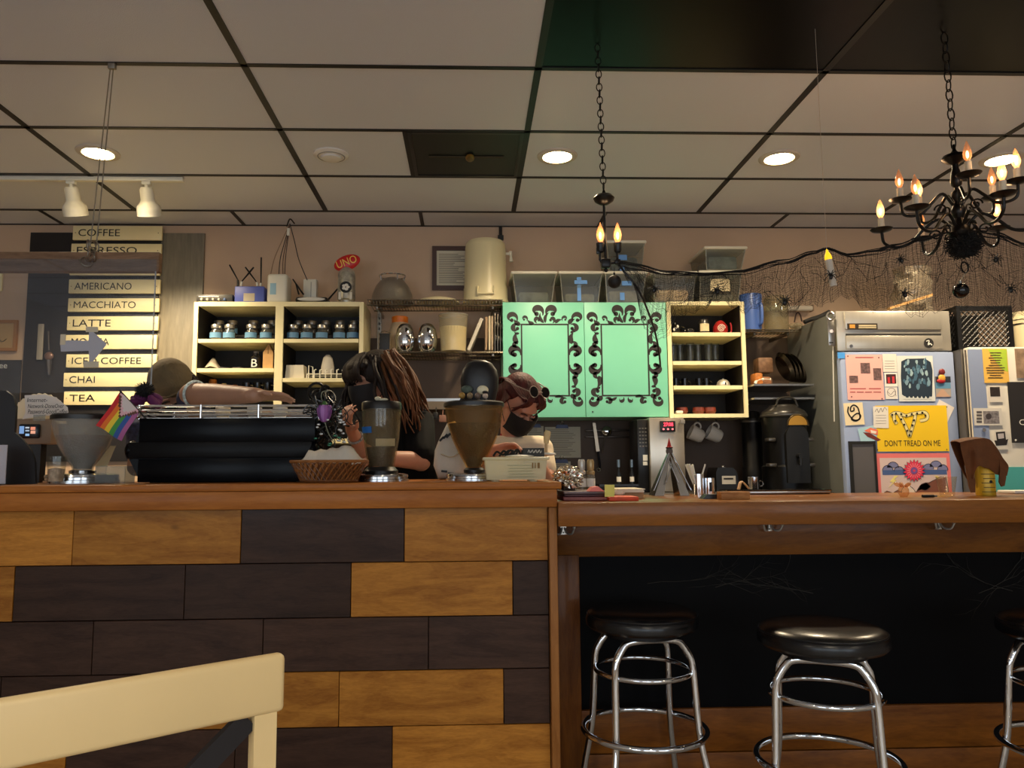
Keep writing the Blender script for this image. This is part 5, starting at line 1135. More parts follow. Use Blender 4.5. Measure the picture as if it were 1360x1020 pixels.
bin_(937, 990, 940, 986, 331, 360, zt5 + .006, BYf - .02, .34, 'upper clear bin stacked above the right shelf unit', ((120, 128, 128), .09))
a, b, z0, z1 = R(943, 371, 969, 387, BYf + .008); solo(MB().b2(a, b, BYf + .0005, BYf + .0015, z0, z1), 'paper_label', M('label_cream'), 'blank cream paper label stuck on the right lower bin', 'label', smooth=False)
# ================================================================= UNDER THE CABINETS
WY = WALL_Y - .016
for k, (q, lb) in enumerate((((724, 567, 771, 608), 'printed recipe sheet held by blue clip under mint cabinet'), ((736, 613, 758, 640), 'small notice under blue clip behind the foil ball'), ((700, 566, 722, 600), 'printed sheet beside the person in cream top'))):
    a, b, z0, z1 = R(*q, WY); t = thing('clipped_sheet', ((a + b) / 2, WY, z0), lb, 'paper', 'papers clipped to the splash board')
    MB().b2(a, b, WY - .003, WY - .001, z0, z1).build('sheet', M('sheet_grey', (196, 188, 168), .7), t, smooth=False)
    l = MB(); random.seed(k)
    for i in range(int((z1 - z0) / .012) - 2):
        zz = z1 - .02 - i * .012; l.b2(a + .012, b - random.uniform(.012, (b - a) * .4), WY - .0042, WY - .0035, zz - .0016, zz + .0016)
    l.build('printed_lines', M('print_grey'), t, smooth=False)
    xm = (a + b) / 2 - .005; MB().prism([(xm - .045, z1 - .01), (xm + .045, z1 - .01), (xm + .035, z1 + .014), (xm - .035, z1 + .014)], WY - .012, WY - .004).build('clip', M('clip_blue', (24, 42, 96), .4), t, smooth=False)
    MB().torus((xm, WY - .008, z1 + .025), .012, .002, 14, 6, Euler((PI / 2, 0, 0)).to_matrix()).build('clip_wire', chrome, t)
a, b, z0, z1 = R(777, 571, 849, 581, WY)
t = thing('knife_rack', ((a + b) / 2, WY, z0), 'two-bar magnetic knife strip under the mint cabinet', 'rack')
for zz in (z1 - .004, z0 + .004): MB().rbox(((a + b) / 2, WY - .01, zz), (b - a, .016, .014), .003).build('bar', M('rack_bar', (84, 74, 66), .35, .6), t)
yk = WY - .03
t = thing('kitchen_knife', W(795, 625, yk), 'kitchen knife with long pale blade on the magnetic strip', 'knife')
MB().prism([(W(x, y, yk).x, W(x, y, yk).z) for x, y in ((787, 561), (791, 562), (796.5, 599), (792, 600))], yk, yk + .003).build('blade', M('blade_tan', (168, 150, 128), .3, .7), t, smooth=False)
MB().tube([W(794, 600, yk), W(796, 612, yk), W(797, 622, yk)], [.011, .013, .011], 10, flat=.6).build('handle', M('handle_navy', (16, 20, 32), .4), t)
MB().torus(W(795, 624, yk), .012, .0025, 16, 6, Euler((PI / 2, 0, 0)).to_matrix()).build('ring', chrome, t)
t = thing('soup_ladle', W(802, 602, yk), 'steel ladle hanging from the magnetic strip', 'utensil')
MB().ell(W(806, 573, yk - .01), (.036, .022, .036), 20, 12).build('bowl', chrome, t); MB().tube([W(803, 582, yk), W(800, 602, yk)], .0055, 8, flat=.5).build('handle', steel, t)
# tall black dispenser with keypad
a, b, z0, z1 = R(847, 557, 861.5, 645, 4.74)
t = thing('keypad_appliance', ((a + b) / 2, 4.85, BKZ), 'slim black appliance with keypad left of the steel tower', 'appliance')
MB().rbox(((a + b) / 2, 4.86, (BKZ + z1) / 2), (b - a, .24, z1 - BKZ), .006).build('body', M('appliance_black', (14, 14, 15), .3), t)
for i in range(3):
    for j in range(6): MB().b2(a + .012 + i * .018, a + .022 + i * .018, 4.736, 4.741, z1 - .06 - j * .022, z1 - .052 - j * .022).build('key', M('key_grey', (92, 90, 86), .5), t, smooth=False)
for q in ((854, 604, 860, 612), (854, 613, 860, 618)):
    q0, q1, w0, w1 = R(*q, 4.738); MB().b2(q0, q1, 4.736, 4.7395, w0, w1).build('switch', M('switch_pale', (206, 204, 194), .4), t, smooth=False)
# dark tray with two oil bottles
sz = W(820, 643, 4.75).z
t = thing('bottle_shelf', (W(820, 643, 4.8).x, 4.8, sz - .03), 'low black shelf under the two slim bottles', 'shelf')
a, b = W(795, 643, 4.75).x, W(847, 643, 4.75).x; MB().b2(a, b, 4.72, 4.95, sz - .014, sz).build('board', M('shelf_black', (22, 20, 20), .25), t, smooth=False)
for x in (a + .02, b - .02): MB().b2(x - .01, x + .01, 4.75, 4.92, BKZ, sz - .014).build('leg', black_plastic, t, smooth=False)
for k, px in enumerate((822, 839.5)):
    x = W(px, 640, 4.78).x; h = W(px, 611, 4.78).z - sz
    t = thing('slim_bottle', (x, 4.78, sz), 'slim dark bottle with white label, ' + ('left' if k == 0 else 'right') + ' of two below the ladle', 'bottle')
    MB().lathe([(0, 0), (.013, 0), (.014, .06), (.006, .08), (.006, h * .8), (.009, h * .82), (.009, h), (0, h)], (x, 4.78, sz), 16).build('bottle', M('bottle_smoke', (30, 34, 40), .15), t)
    MB().lathe([(.0146, .014), (.0146, .045)], (x, 4.78, sz), 10, None, PI * 1.05, PI * 1.95).build('label', paper, t)
    MB().lathe([(.0095, h * .7), (.0095, h + .002), (0, h + .003)], (x, 4.78, sz), 12).build('cap', M('cap_bluegrey', (110, 130, 150), .3, .5), t)
# stainless tower with red timer
a, b, z0, z1 = R(864, 556, 910.5, 655, 4.7)
solo(MB().rbox(((a + b) / 2, 4.86, (BKZ + rzb) / 2 - .002), (b - a, .3, rzb - BKZ - .008), .006), 'steel_tower', M('tower_steel', (196, 186, 170), .3, .85, var=.05, vs=20, stretch=(1, 1, .1)), 'plain stainless tower below junction of cabinet and shelf unit', 'tower')
a, b, z0, z1 = R(877, 559, 897, 573.5, 4.69)
t = thing('digital_timer', ((a + b) / 2, 4.69, z0), 'black digital timer with glowing red digits on steel tower', 'timer')
MB().rbox(((a + b) / 2, 4.697, (z0 + z1) / 2), (b - a, .022, z1 - z0), .003).build('case', black_plastic, t)
led = M('led_red', (255, 60, 60), .5, emit=(255, 40, 60), es=5)
textmesh('27:08', a + .02, z0 + (z1 - z0) * .52, (b - a) * .62, (z1 - z0) * .32, 4.6855, MB(), .0005).build('digits', led, t, smooth=False)
for k in range(3): MB().ell((a + .018 + k * .028, 4.6855, z0 + .016), (.007, .002, .006), 10, 6).build('button', M('button_pink', (230, 150, 160), .5, emit=(255, 90, 110), es=.6), t)
a, b, z0, z1 = R(904, 557, 910, 563, 4.68); solo(MB().rbox(((a + b) / 2, 4.69, (z0 + z1) / 2), (b - a, .02, z1 - z0), .003), 'corner_clip', M('clip_grey', (120, 116, 110), .4), 'small grey clip at top right corner of steel tower', 'clip')
# two white mugs hanging under the shelf unit
for k, px in enumerate((925, 949)):
    c = W(px, 577, 4.95); t = thing('hanging_mug', (c.x, 4.95, c.z - .06), ('left', 'right')[k] + ' white mug hanging by its handle under the shelf unit', 'mug', 'mugs under the shelf unit')
    R_ = Euler((.35, PI - .95, 0)).to_matrix() @ Matrix.Identity(3)
    MB().lathe([(0, -.045), (.034, -.045), (.043, -.03), (.05, .045), (.047, .045), (.04, -.028), (0, -.036)], c, 26, Euler((0, -PI / 2 + .45, 0)).to_matrix()).build('cup', M('mug_white', (206, 200, 190), .35), t)
    MB().torus(c + Vector((.008, 0, .052)), .024, .0055, 20, 8, Euler((PI / 2, 0, .2)).to_matrix()).build('handle', M('mug_white'), t)
    MB().tube(spline([c + Vector((.008, 0, .07)), c + Vector((.014, 0, .085)), c + Vector((.012, 0, .1)), Vector((c.x + .012, 4.95, rzb))], 4), .003, 6).build('hook', black_plastic, t)
# ----- things standing at the back edge of the bar
def on_bar(px, Y=3.0): return W(px, 655, Y).x
x0 = on_bar(867); x1 = on_bar(913); xm = on_bar(892); Yb = 3.02; zt = W(892, 602, Yb).z
t = thing('folding_stand', (xm, Yb, BZ), 'A shaped stainless folding stand with little red-hat gnome on top', 'stand'); sm = M('stand_steel', (150, 142, 132), .25, 1.)
for (xa, xb, s) in ((x0, xm - .006, 1), (x1, xm + .006, -1)):
    MB().add([(xa, Yb - .05, BZ), (xa + s * .036, Yb - .05, BZ), (xb + s * .008, Yb - .012, zt), (xb, Yb - .012, zt), (xa, Yb + .05, BZ), (xa + s * .036, Yb + .05, BZ), (xb + s * .008, Yb + .012, zt), (xb, Yb + .012, zt)], [(0, 1, 2, 3), (7, 6, 5, 4), (0, 3, 7, 4), (1, 5, 6, 2), (3, 2, 6, 7), (0, 4, 5, 1)]).build('leg_plate', sm, t, smooth=False)
    MB().tube([(xa - s * .004, Yb - .056, BZ + .02), (xb, Yb - .02, zt)], .003, 6).build('edge_rod', chrome, t)
    MB().tube([(xa + s * .044, Yb - .056, BZ + .05), (xb + s * .012, Yb - .02, zt - .03)], .0025, 6).build('edge_rod', chrome, t)
MB().ell((xm, Yb - .005, zt + .008), (.014, .014, .016), 14, 10).build('beard', M('beard_grey', (96, 90, 86), .9), t)
MB().lathe([(.013, .016), (.013, .02), (.009, .022), (.006, .034), (.002, .05), (.0, .058)], (xm, Yb - .005, zt + .004), 16).build('red_hat', M('hat_red', (178, 34, 30), .7), t)
MB().cyl((xm, Yb - .005, zt + .019), (xm, Yb - .005, zt + .023), .014, n=16).build('hat_brim', ink, t)
for px, r, h, lb in ((931, .021, .082, 'tall stainless cup holding white straws on the bar'), (945.5, .020, .066, 'short stainless mug with black slot on the bar')):
    x = on_bar(px); t = thing('steel_cup', (x, 3.03, BZ), lb, 'cup')
    MB().lathe([(0, 0), (r, 0), (r * 1.02, h), (r * .95, h), (r * .93, .004), (0, .004)], (x, 3.03, BZ), 26).build('cup', chrome, t)
    if px < 940:
        pass
    else:
        MB().b2(x - .006, x + .004, 3.03 - r - .002, 3.03 - r + .003, BZ + .014, BZ + .05).build('black_slot', ink, t)
        MB().tube(spline([(x - r, 3.03, BZ + .05), (x - r - .012, 3.03, BZ + .045), (x - r - .012, 3.03, BZ + .02), (x - r, 3.03, BZ + .015)], 4), .003, 6).build('handle', chrome, t)
x = on_bar(931); random.seed(11)
for k in range(11):
    a = Vector((x + random.uniform(-.009, .009), 3.03 + random.uniform(-.009, .009), BZ + .006)); top = Vector((x - .032 + random.uniform(-.016, .014), 3.03 + random.uniform(-.02, .02), BZ + .118 + random.uniform(-.006, .006)))
    if k == 10: top = Vector((x + .03, 3.03, BZ + .12))
    solo(MB().cyl(a, top, .0034, n=8), 'paper_straw', M('straw_white', (226, 222, 206), .6), 'white straw in stainless cup' + (' leaning right, apart from the bunch' if k == 10 else ', one of the bunch leaning left'), 'straw', 'straws in the steel cup')
x = W(967, 640, 4.75).x; a, b, z0, z1 = R(952, 621, 983, 648, 4.75)
t = thing('toaster', ((a + b) / 2, 4.85, BKZ), 'black countertop toaster with grey label on back counter', 'toaster')
MB().prism([(a, BKZ), (b, BKZ), (b - .015, z1 - .03), (b - .04, z1), (a + .012, z1), (a, z1 - .03)], 4.76, 4.95).build('body', M('toaster_black', (10, 10, 11), .35), t)
q0, q1, w0, w1 = R(959, 632, 977, 643, 4.757); MB().b2(q0, q1, 4.756, 4.7595, w0, w1).build('label', M('label_silver', (168, 164, 156), .5), t, smooth=False)
MB().b2(q0 + .01, q1 - .015, 4.7545, 4.7562, w1 - .022, w1 - .012).build('label_print', ink, t, smooth=False)
p = W(960, 620, 4.8); MB().ell(p, (.012, .012, .01)).build('knob', chrome, t)
a, b, z0, z1 = R(955, 653, 993, 664, 2.62)
solo(MB().rbox(((a + b) / 2, 2.62, BZ + .013), (b - a, .05, .026), .002), 'wood_block', wood('block_wood', (150, 96, 50), (184, 128, 76), .5, 3, False, 'x', 0, .05), 'small pale wooden block lying on the bar', 'block')
a, b, z0, z1 = R(931, 655, 956, 662, 2.68); solo(MB().prism([(a, BZ), (b - .012, BZ), (b, BZ + .016), (a + .016, BZ + .016)], 2.66, 2.71), 'card_reader', black_plastic, 'small dark slanted card reader on the bar by wood block', 'card reader', smooth=False)
a, b = W(960, 650, 3.06).x, W(1096, 650, 3.06).x
t = thing('steel_tray', ((a + b) / 2, 3.06, BZ), 'long shallow steel tray along back edge of the bar', 'tray')
MB().rbox(((a + b) / 2, 3.06, BZ + .008), (b - a, .1, .014), .004).build('pan', steel, t); MB().tube([(a, 3.01, BZ + .016), (b, 3.01, BZ + .016), (b, 3.11, BZ + .016), (a, 3.11, BZ + .016)], .003, 6, True).build('rim', chrome, t)
t = thing('steel_pot', (W(1001, 646, 4.7).x, 4.7, BKZ), 'small brushed steel pot left of the coffee urn', 'pot')
x = W(1001, 646, 4.7).x; MB().lathe([(0, 0), (.034, 0), (.036, .002), (.036, .09), (.033, .09), (.032, .006), (0, .006)], (x, 4.7, BKZ), 24).build('pot', chrome, t); MB().torus((x + .045, 4.7, BKZ + .05), .016, .004, 16, 6, Euler((PI / 2, 0, 0)).to_matrix()).build('handle', chrome, t)
p = W(985, 646, 3.06); solo(MB().tube(spline([(p.x - .02, 3.04, BZ + .02), (p.x, 3.06, BZ + .05), (p.x + .03, 3.06, BZ + .022)], 5), .007, 6, flat=.4), 'wood_tongs', M('tongs_wood', (176, 130, 84), .5), 'small bent wooden tongs lying on the steel tray', 'tongs')
# coffee urns
def urn(px, Y, hw, ytop, label, full=True):
    c = W(px, 648, Y); r = px_r(px - hw, px + hw, 600, Y); h = W(px, ytop, Y).z - BKZ
    t = thing('coffee_urn', (c.x, Y, BKZ), label, 'urn', 'coffee urns'); ub = M('urn_black', (9, 9, 10), .32, spec=.25); o = (c.x, Y, BKZ)
    MB().lathe([(0, 0), (r * 1.04, 0), (r * 1.04, h * .28), (r * .96, h * .3), (r * .96, h * .86), (r * .9, h * .9), (0, h * .9)], o, 36).build('body', ub, t)
    MB().lathe([(r * .97, h * .855), (r * 1.0, h * .86), (r * 1.0, h * .885), (r * .9, h * .92), (r * .66, h * .96), (r * .6, h * .985), (r * .25, h), (0, h)], o, 36).build('lid', M('urn_lid', (34, 32, 30), .3), t)
    MB().lathe([(r * 1.005, h * .85), (r * 1.02, h * .856), (r * 1.02, h * .872), (r * .99, h * .878)], o, 36).build('lid_band', M('band_grey', (110, 106, 100), .3, .8), t)
    if full:
        for z in (.3, .585):
            for s in (-1, 1): MB().rbox((c.x + s * r * .86, Y - r * .52, BKZ + h * z), (r * .34, r * .5, h * .04), .006).build('side_band', M('band_grey'), t)
        yb = Y - r * .98; bw = r * .5; zt = BKZ + h * .62
        MB().prism([(c.x + .015 - bw, BKZ + h * .1), (c.x + .015 + bw, BKZ + h * .1), (c.x + .015 + bw, zt)] + [(c.x + .015 + math.cos(a) * bw, zt + math.sin(a) * bw) for a in [PI * i / 12 for i in range(1, 12)]] + [(c.x + .015 - bw, zt)], yb - .02, yb + .05).build('tap_bay', M('urn_bay', (8, 8, 9), .45), t)
        zb_ = BKZ + h * .745; bg = [(c.x + .02 + math.cos(a) * r * .42, zb_ + math.sin(a) * r * .42) for a in [PI * i / 14 for i in range(15)]]
        MB().prism(bg, yb - .026, yb - .0205).build('gold_badge', M('badge_gold', (176, 132, 52), .4, .4), t)
        MB().tube([(c.x + .02 - r * .46, yb - .024, zb_ - .004)] + [(c.x + .02 + math.cos(a) * r * .46, yb - .024, zb_ + math.sin(a) * r * .46) for a in [PI * (1 - i / 14) for i in range(15)]] + [(c.x + .02 + r * .46, yb - .024, zb_ - .004)], .004, 6).build('badge_rim', M('badge_rim', (70, 56, 30), .4, .6), t)
        MB().cyl((c.x + .015, yb - .02, BKZ + h * .4), (c.x + .015, yb - .06, BKZ + h * .4), .014).cyl((c.x + .015, yb - .05, BKZ + h * .4), (c.x + .015, yb - .05, BKZ + h * .3), .01).build('tap', black_plastic, t)
        MB().tube(spline([(c.x - r * .5, Y - r * .4, BKZ + h * .97), (c.x - r * .3, Y - r * .4, BKZ + h * 1.06), (c.x + r * .3, Y - r * .4, BKZ + h * 1.06), (c.x + r * .5, Y - r * .4, BKZ + h * .97)], 6), .007, 8).build('handle', M('urn_handle', (60, 58, 54), .3, .5), t)
    return t
urn(1045, 4.74, 29, 537, 'large black coffee urn with gold half-moon badge')
urn(1003, 4.98, 15, 546, 'narrow black urn half hidden behind gold-badged urn', False)
# ----- right hand wire shelves
sy = Z(436, 1010, 4.85)
wire_shelf('upper wire shelf under the blue pitcher', rx1 + .02, rx1 + .36, sy - .002, 14, UF + .03, WALL_Y - .03, .02)
S2 = W(1030, 510, 4.75).z; S3 = W(1030, 528, 4.75).z
t = thing('steel_shelf', (rx1 + .22, 4.95, S3 - .03), 'two-tier steel shelf above the coffee urns', 'shelf')
for z in (S2, S3): MB().b2(rx1 + .012, 2.17, 4.74, WALL_Y - .016, z - .012, z).build('tier', steel, t, smooth=False)
p = W(997, 438, UF + .1); x = p.x + .014; z = sy; h = W(997, 391, UF + .1).z - z; r = px_r(983, 1012, 420, UF + .1)
t = thing('blue_pitcher', (x, UF + .12, z), 'tall blue plastic pitcher beside the right shelf unit', 'pitcher'); bp_ = M('pitcher_blue', (76, 108, 180), .35)
MB().lathe([(0, 0), (r * .86, 0), (r * .88, .01), (r, h * .97), (r * .96, h), (r * .92, h * .97), (r * .8, .01), (0, .008)], (x, UF + .12, z), 30).build('body', bp_, t)
MB().tube(spline([(x + .03, UF + .12 - r * .75, z + h * .72), (x + .036, UF + .12 - r * 1.25, z + h * .64), (x + .036, UF + .12 - r * 1.25, z + h * .2), (x + .03, UF + .12 - r * .72, z + h * .1)], 6), .01, 8).build('handle', bp_, t)
x = W(1032, 430, UF + .15).x; r = px_r(1016, 1047, 420, UF + .15); h = W(1030, 394, UF + .15).z - z
solo(MB().lathe([(0, .001), (r, .001), (r, h * .9), (r * .85, h), (r * .83, h), (r * .97, h * .89), (r * .97, .006), (0, .006)], (x, UF + .16, z), 28), 'glass_jar', glass('jar_big', (244, 244, 234), .2, .04, .1, (190, 180, 160)), 'big clear glass jar right of the blue pitcher', 'jar')
mb = MB(); random.seed(2)
for k in range(14): mb.ell((W(1060, 432, UF + .1).x + random.uniform(-.03, .03), UF + .12 + random.uniform(-.03, .03), z + .016 + random.random() * .03), (.022, .018, .015), 8, 6)
solo(mb, 'plastic_wrap', glass('crumpled_plastic', (226, 222, 206), .35, .12, .2, (216, 204, 180)), 'crumpled clear plastic beside the big glass jar', 'plastic bag')
a, b = W(1012, 408, WY - .03), W(1077, 410, WY - .03)
t = thing('paper_roll', ((a.x + b.x) / 2, WY - .03, a.z - .02), 'white paper roll holder high on wall near the fridge', 'roll')
MB().cyl((a.x, WY - .04, b.z), (b.x, WY - .04, b.z), .019, n=20).build('roll', M('roll_white', (214, 202, 184), .7), t)
for x in (a.x - .004, b.x + .004): MB().b2(x - .004, x + .004, WY - .06, WY - .001, b.z - .02, b.z + .024).build('end_bracket', M('bracket_tan', (150, 124, 100), .5), t)
MB().tube(spline([W(1055, 428, WY - .01), W(1057, 418, WY - .01), W(1060, 415, WY - .01), W(1063, 419, WY - .01), W(1065, 427, WY - .01)], 5), .005, 6).build('hanger', M('hanger_brown', (70, 44, 36), .5), t)
Zs = S2 + .001
for k, (px, w, h, cc, lb) in enumerate(((1022, .1, .1, (116, 84, 58), 'brown woven basket on the steel shelf'), (1003, .05, .075, (186, 112, 44), 'orange packet left on the steel shelf'), (1013, .06, .05, (142, 96, 64), 'tan box between orange packet and basket'))):
    x = W(px, 500, 4.85).x; yy = 4.95 if k == 0 else 4.83
    mb = MB().rbox((x, yy, Zs + h / 2 + (.09 if k == 0 else 0)), (w, .1, h), .012, 2)
    if k == 0: mb.b2(x - w * .4, x + w * .4, yy - .04, yy + .04, Zs, Zs + .05)
    solo(mb, ('woven_basket', 'orange_packet', 'tan_box')[k], M('rackitem_%d' % k, cc, .6, var=.35, vs=40), lb, ('basket', 'packet', 'box')[k])
x = W(1008, 505, 4.8).x; solo(MB().tube(spline([(x - .03, 4.79, Zs + .006), (x - .01, 4.79, Zs + .028), (x + .03, 4.79, Zs + .034), (x + .07, 4.79, Zs + .032)], 5), .011, 8), 'white_scoop', white_plastic, 'white plastic scoop lying on the steel shelf', 'scoop')
for k in range(4):
    x0 = W(1041 + k * 5, 480, 4.86).x; an = -.42
    c = Vector((x0, 4.88, Zs + .115 - k * .003)); rot = Euler((0, PI / 2 + an, 0)).to_matrix()
    solo(MB().lathe([(.0, 0), (.085, 0), (.1, .014), (.105, .018), (.1, .02), (.084, .005), (0, .005)], c, 30, rot), 'pie_pan', M('pan_dark_steel', (96, 92, 86), .2, 1.), 'tilted steel pan, %s from left beside fridge' % ordn[k], 'pan', 'pans on edge by the fridge')
solo(MB().tube(spline([W(1068, 428, 4.75), W(1078, 424, 4.75), W(1090, 420, 4.75), W(1102, 414, 4.75)], 4), [.014] * 13, 8), 'black_grip', black_plastic, 'black grip handle pointing at the fridge top corner', 'handle')
# ================================================================= FRIDGES
FRY = 4.45; fx0, fx1 = W(1111, 440, FRY).x, W(1262.5, 440, FRY).x; fz1 = W(1187, 413, FRY).z; fzd = W(1187, 466, FRY).z
steel_f = M('fridge_steel', (196, 190, 178), .34, .7, var=.05, vs=25, stretch=(1, 1, .1)); door_m = M('fridge_door_bluegrey', (150, 164, 196), .38, .15, var=.03, vs=3)
t = thing('reach_in_fridge', ((fx0 + fx1) / 2, 4.8, 0), 'tall commercial fridge with steel top and blue-grey postered door', 'fridge')
MB().b2(fx0 + .006, fx1 - .006, FRY + .03, WALL_Y - .02, .1, fz1 - .003).build('cabinet', M('fridge_side', (124, 126, 120), .4, .35, var=.08, vs=5), t, smooth=False)
MB().rbox(((fx0 + fx1) / 2, FRY + .015, (fz1 + fzd) / 2), (fx1 - fx0, .03, fz1 - fzd), .004).build('top_panel', steel_f, t)
a, b, z0, z1 = R(1122, 414, 1250, 464, FRY); zg0, zg1 = W(1187, 446, FRY).z, W(1187, 438, FRY).z
MB().rbox(((a + b) / 2, FRY - .004, (zg1 + z1) / 2), (b - a, .012, z1 - zg1), .003).build('grille_upper', steel_f, t); MB().rbox(((a + b) / 2, FRY - .004, (zg0 + z0) / 2), (b - a, .012, zg0 - z0), .003).build('grille_lower', steel_f, t)
MB().b2(a + .004, b - .004, FRY - .004, FRY + .0005, zg0, zg0 + (zg1 - zg0) * .35).build('vent_slot', ink, t, smooth=False)
q = R(1124, 430, 1164, 438, FRY); MB().b2(q[0], q[1], FRY - .013, FRY - .0105, q[2], q[3]).build('badge', M('badge_brown', (46, 36, 26), .4), t, smooth=False)
q = R(1127, 431.5, 1134, 436.5, FRY); MB().b2(q[0], q[1], FRY - .0145, FRY - .013, q[2], q[3]).build('badge_mark', M('badge_tan', (196, 140, 60), .4), t, smooth=False)
q = R(1139, 432, 1162, 434, FRY); q2 = R(1139, 435, 1162, 436.5, FRY); MB().b2(q[0], q[1], FRY - .0145, FRY - .013, q[2], q[3]).b2(q2[0], q2[1], FRY - .0145, FRY - .013, q2[2], q2[3]).build('badge_text', M('badge_cream', (190, 176, 140), .5), t, smooth=False)
c = W(1232, 456, FRY); MB().cyl((c.x, FRY - .008, c.z), (c.x, FRY - .013, c.z), .029, n=28).build('round_logo', ink, t)
MB().tube(spline([(c.x - .016, FRY - .0145, c.z + .01), (c.x, FRY - .0145, c.z + .014), (c.x - .006, FRY - .0145, c.z - .012), (c.x + .006, FRY - .0145, c.z - .004), (c.x + .016, FRY - .0145, c.z - .014)], 6), .003, 6).build('logo_mark', paper, t)
c = W(1129, 460, FRY); MB().cyl((c.x, FRY - .008, c.z), (c.x, FRY - .015, c.z), .01, n=16).build('lock', chrome, t)
for k in range(6): 
    x = fx0 + .04 + k * .075; MB().cyl((x, FRY + .06, fz1 - .003), (x, FRY + .06, fz1 + .01), .009, n=10).build('top_bolt', chrome, t)
d = MB().rbox(((fx0 + fx1) / 2 + .003, FRY + .012, (fzd - .008 + .12) / 2), (fx1 - fx0 - .006, .05, fzd - .008 - .12), .008).build('door', door_m, t)
for x in (fx0 + .03, fx1 - .03):
    for y in (FRY + .08, WALL_Y - .08): MB().cyl((x, y, 0), (x, y, .1), .02).build('foot', steel_dark, t)
DF = FRY - .014     # front of the door
a, b, z0, z1 = R(1130, 586, 1166, 720, DF)
h = MB(); 
for q in ((a, b, z1 - .018, z1), (a, a + .02, z0, z1 - .018), (b - .012, b, z0, z1 - .018)): h.b2(q[0], q[1], DF - .008, DF + .001, q[2], q[3])
h.build('handle_frame', ink, d, smooth=False); MB().b2(a + .02, b - .012, DF - .003, DF + .0005, z0, z1 - .018).build('handle_recess', M('recess_grey', (112, 108, 108), .4, .5), d, smooth=False)
q = R(1112.5, 468, 1122, 476, DF); MB().b2(q[0], q[1], DF - .0015, DF, q[2], q[3]).build('blue_sticker', M('sticker_blue', (70, 150, 226), .5), d, smooth=False)
# bottle opener hanging at the fridge edge
p = W(1103, 420, FRY - .02)
t = thing('bottle_opener', W(1104, 460, FRY - .02), 'flat steel bottle opener hanging at left edge of fridge', 'opener')
MB().torus(p, .022, .007, 22, 8, Euler((PI / 2, 0, 0)).to_matrix()).build('ring', steel, t)
a, b, z0, z1 = R(1099.5, 424, 1108.5, 459, FRY - .02); MB().rbox(((a + b) / 2, FRY - .02, (z0 + z1) / 2), (b - a, .006, z1 - z0), .003).build('blade', steel, t)
p = W(1104, 440, FRY - .025); MB().cyl(p, p + Vector((0, -.003, 0)), .011, n=16).build('round_mark', M('mark_lilac', (190, 186, 196), .4), t); p = W(1104, 455, FRY - .025); MB().b2(p.x - .012, p.x + .012, FRY - .0245, FRY - .0225, p.z - .004, p.z + .004).build('slot', ink, t)
MB().tube([W(1106, 459, FRY - .005), W(1108, 560, FRY - .005)], .0035, 6).build('cord', M('cord_pale', (190, 188, 180), .6), t)
# ----- papers on the first fridge's door
def flat(name, label, q, cc, dy, cat='poster', th=.0012, tilt=0., DF_=None, rough=.65, var=0.):
    D = DF if DF_ is None else DF_
    a, b, z0, z1 = R(*q, D - dy); t = thing(name, ((a + b) / 2, D - dy, z0), label, cat)
    m_ = MB().box(((a + b) / 2, D - dy + th / 2, (z0 + z1) / 2), (b - a, th, z1 - z0), (0, tilt, 0)); m_.build('sheet', M('paper_%d_%d_%d_%d' % (*cc, int(var * 10)), cc, rough, var=var, vs=20), t, smooth=False)
    return t, D - dy, (a, b, z0, z1)
def patch(t, q, cc, D, name='print', th=.0006, var=0.):
    a, b, z0, z1 = R(*q, D); MB().b2(a, b, D - th, D, z0, z1).build(name, M('ink_%d_%d_%d_%d' % (*cc, int(var * 10)), cc, .65, var=var, vs=70), t, smooth=False)
def poly(t, pts, cc, D, name='print', th=.0006):
    MB().prism([(W(x, y, D).x, W(x, y, D).z) for x, y in pts], D - th, D).build(name, M('ink_%d_%d_%d_0' % cc, cc, .65), t, smooth=False)
def line(t, pts, cc, D, r=.002, name='drawn_line', closed=False, n=5):
    P = [W(x, y, D) for x, y in pts]; P = spline(P + ([P[0]] if closed else []), n); m_ = MB(); ribbon(m_, [(v.x, v.z) for v in P], lambda f: r, D); m_.build(name, M('ink_%d_%d_%d_0' % cc, cc, .65), t, smooth=False)
def disc(x, y, r, n=14, sx=1.): return [(x + math.cos(2 * PI * i / n) * r * sx, y + math.sin(2 * PI * i / n) * r) for i in range(n)]
t, D, _ = flat('pink_flyer', 'pink flyer with three small photos on fridge door', (1124.5, 471, 1173, 531), (238, 176, 168), .002)
for q in ((1143, 482, 1155.5, 496), (1128, 499, 1139.5, 508.5), (1160, 489, 1170.5, 505)): patch(t, q, (104, 78, 78), D - .0001, 'photo', var=.6)
l = [(1136, 474, 1160, 475.4), (1129, 515.5, 1150, 517), (1154, 515.5, 1170, 517), (1129, 520, 1136, 521.4), (1138, 520, 1147, 521.4), (1149, 520, 1158, 521.4), (1160, 520, 1170, 521.4)]
for q in l: patch(t, q, (176, 92, 92), D - .0001, 'printed_line')
for x, y in ((1126, 473), (1167, 475), (1171.5, 529.5), (1131, 527)): poly(t, disc(x, y, .9, 8), (60, 30, 40), D - .0008, 'magnet')
t, D, _ = flat('white_note', 'small white note beside the pink flyer top', (1172.5, 470, 1191, 494), (224, 216, 206), .0035, 'note')
for k in range(4): patch(t, (1175, 479 + k * 3.4, 1188, 479.7 + k * 3.4), (170, 164, 160), D - .0001, 'printed_line')
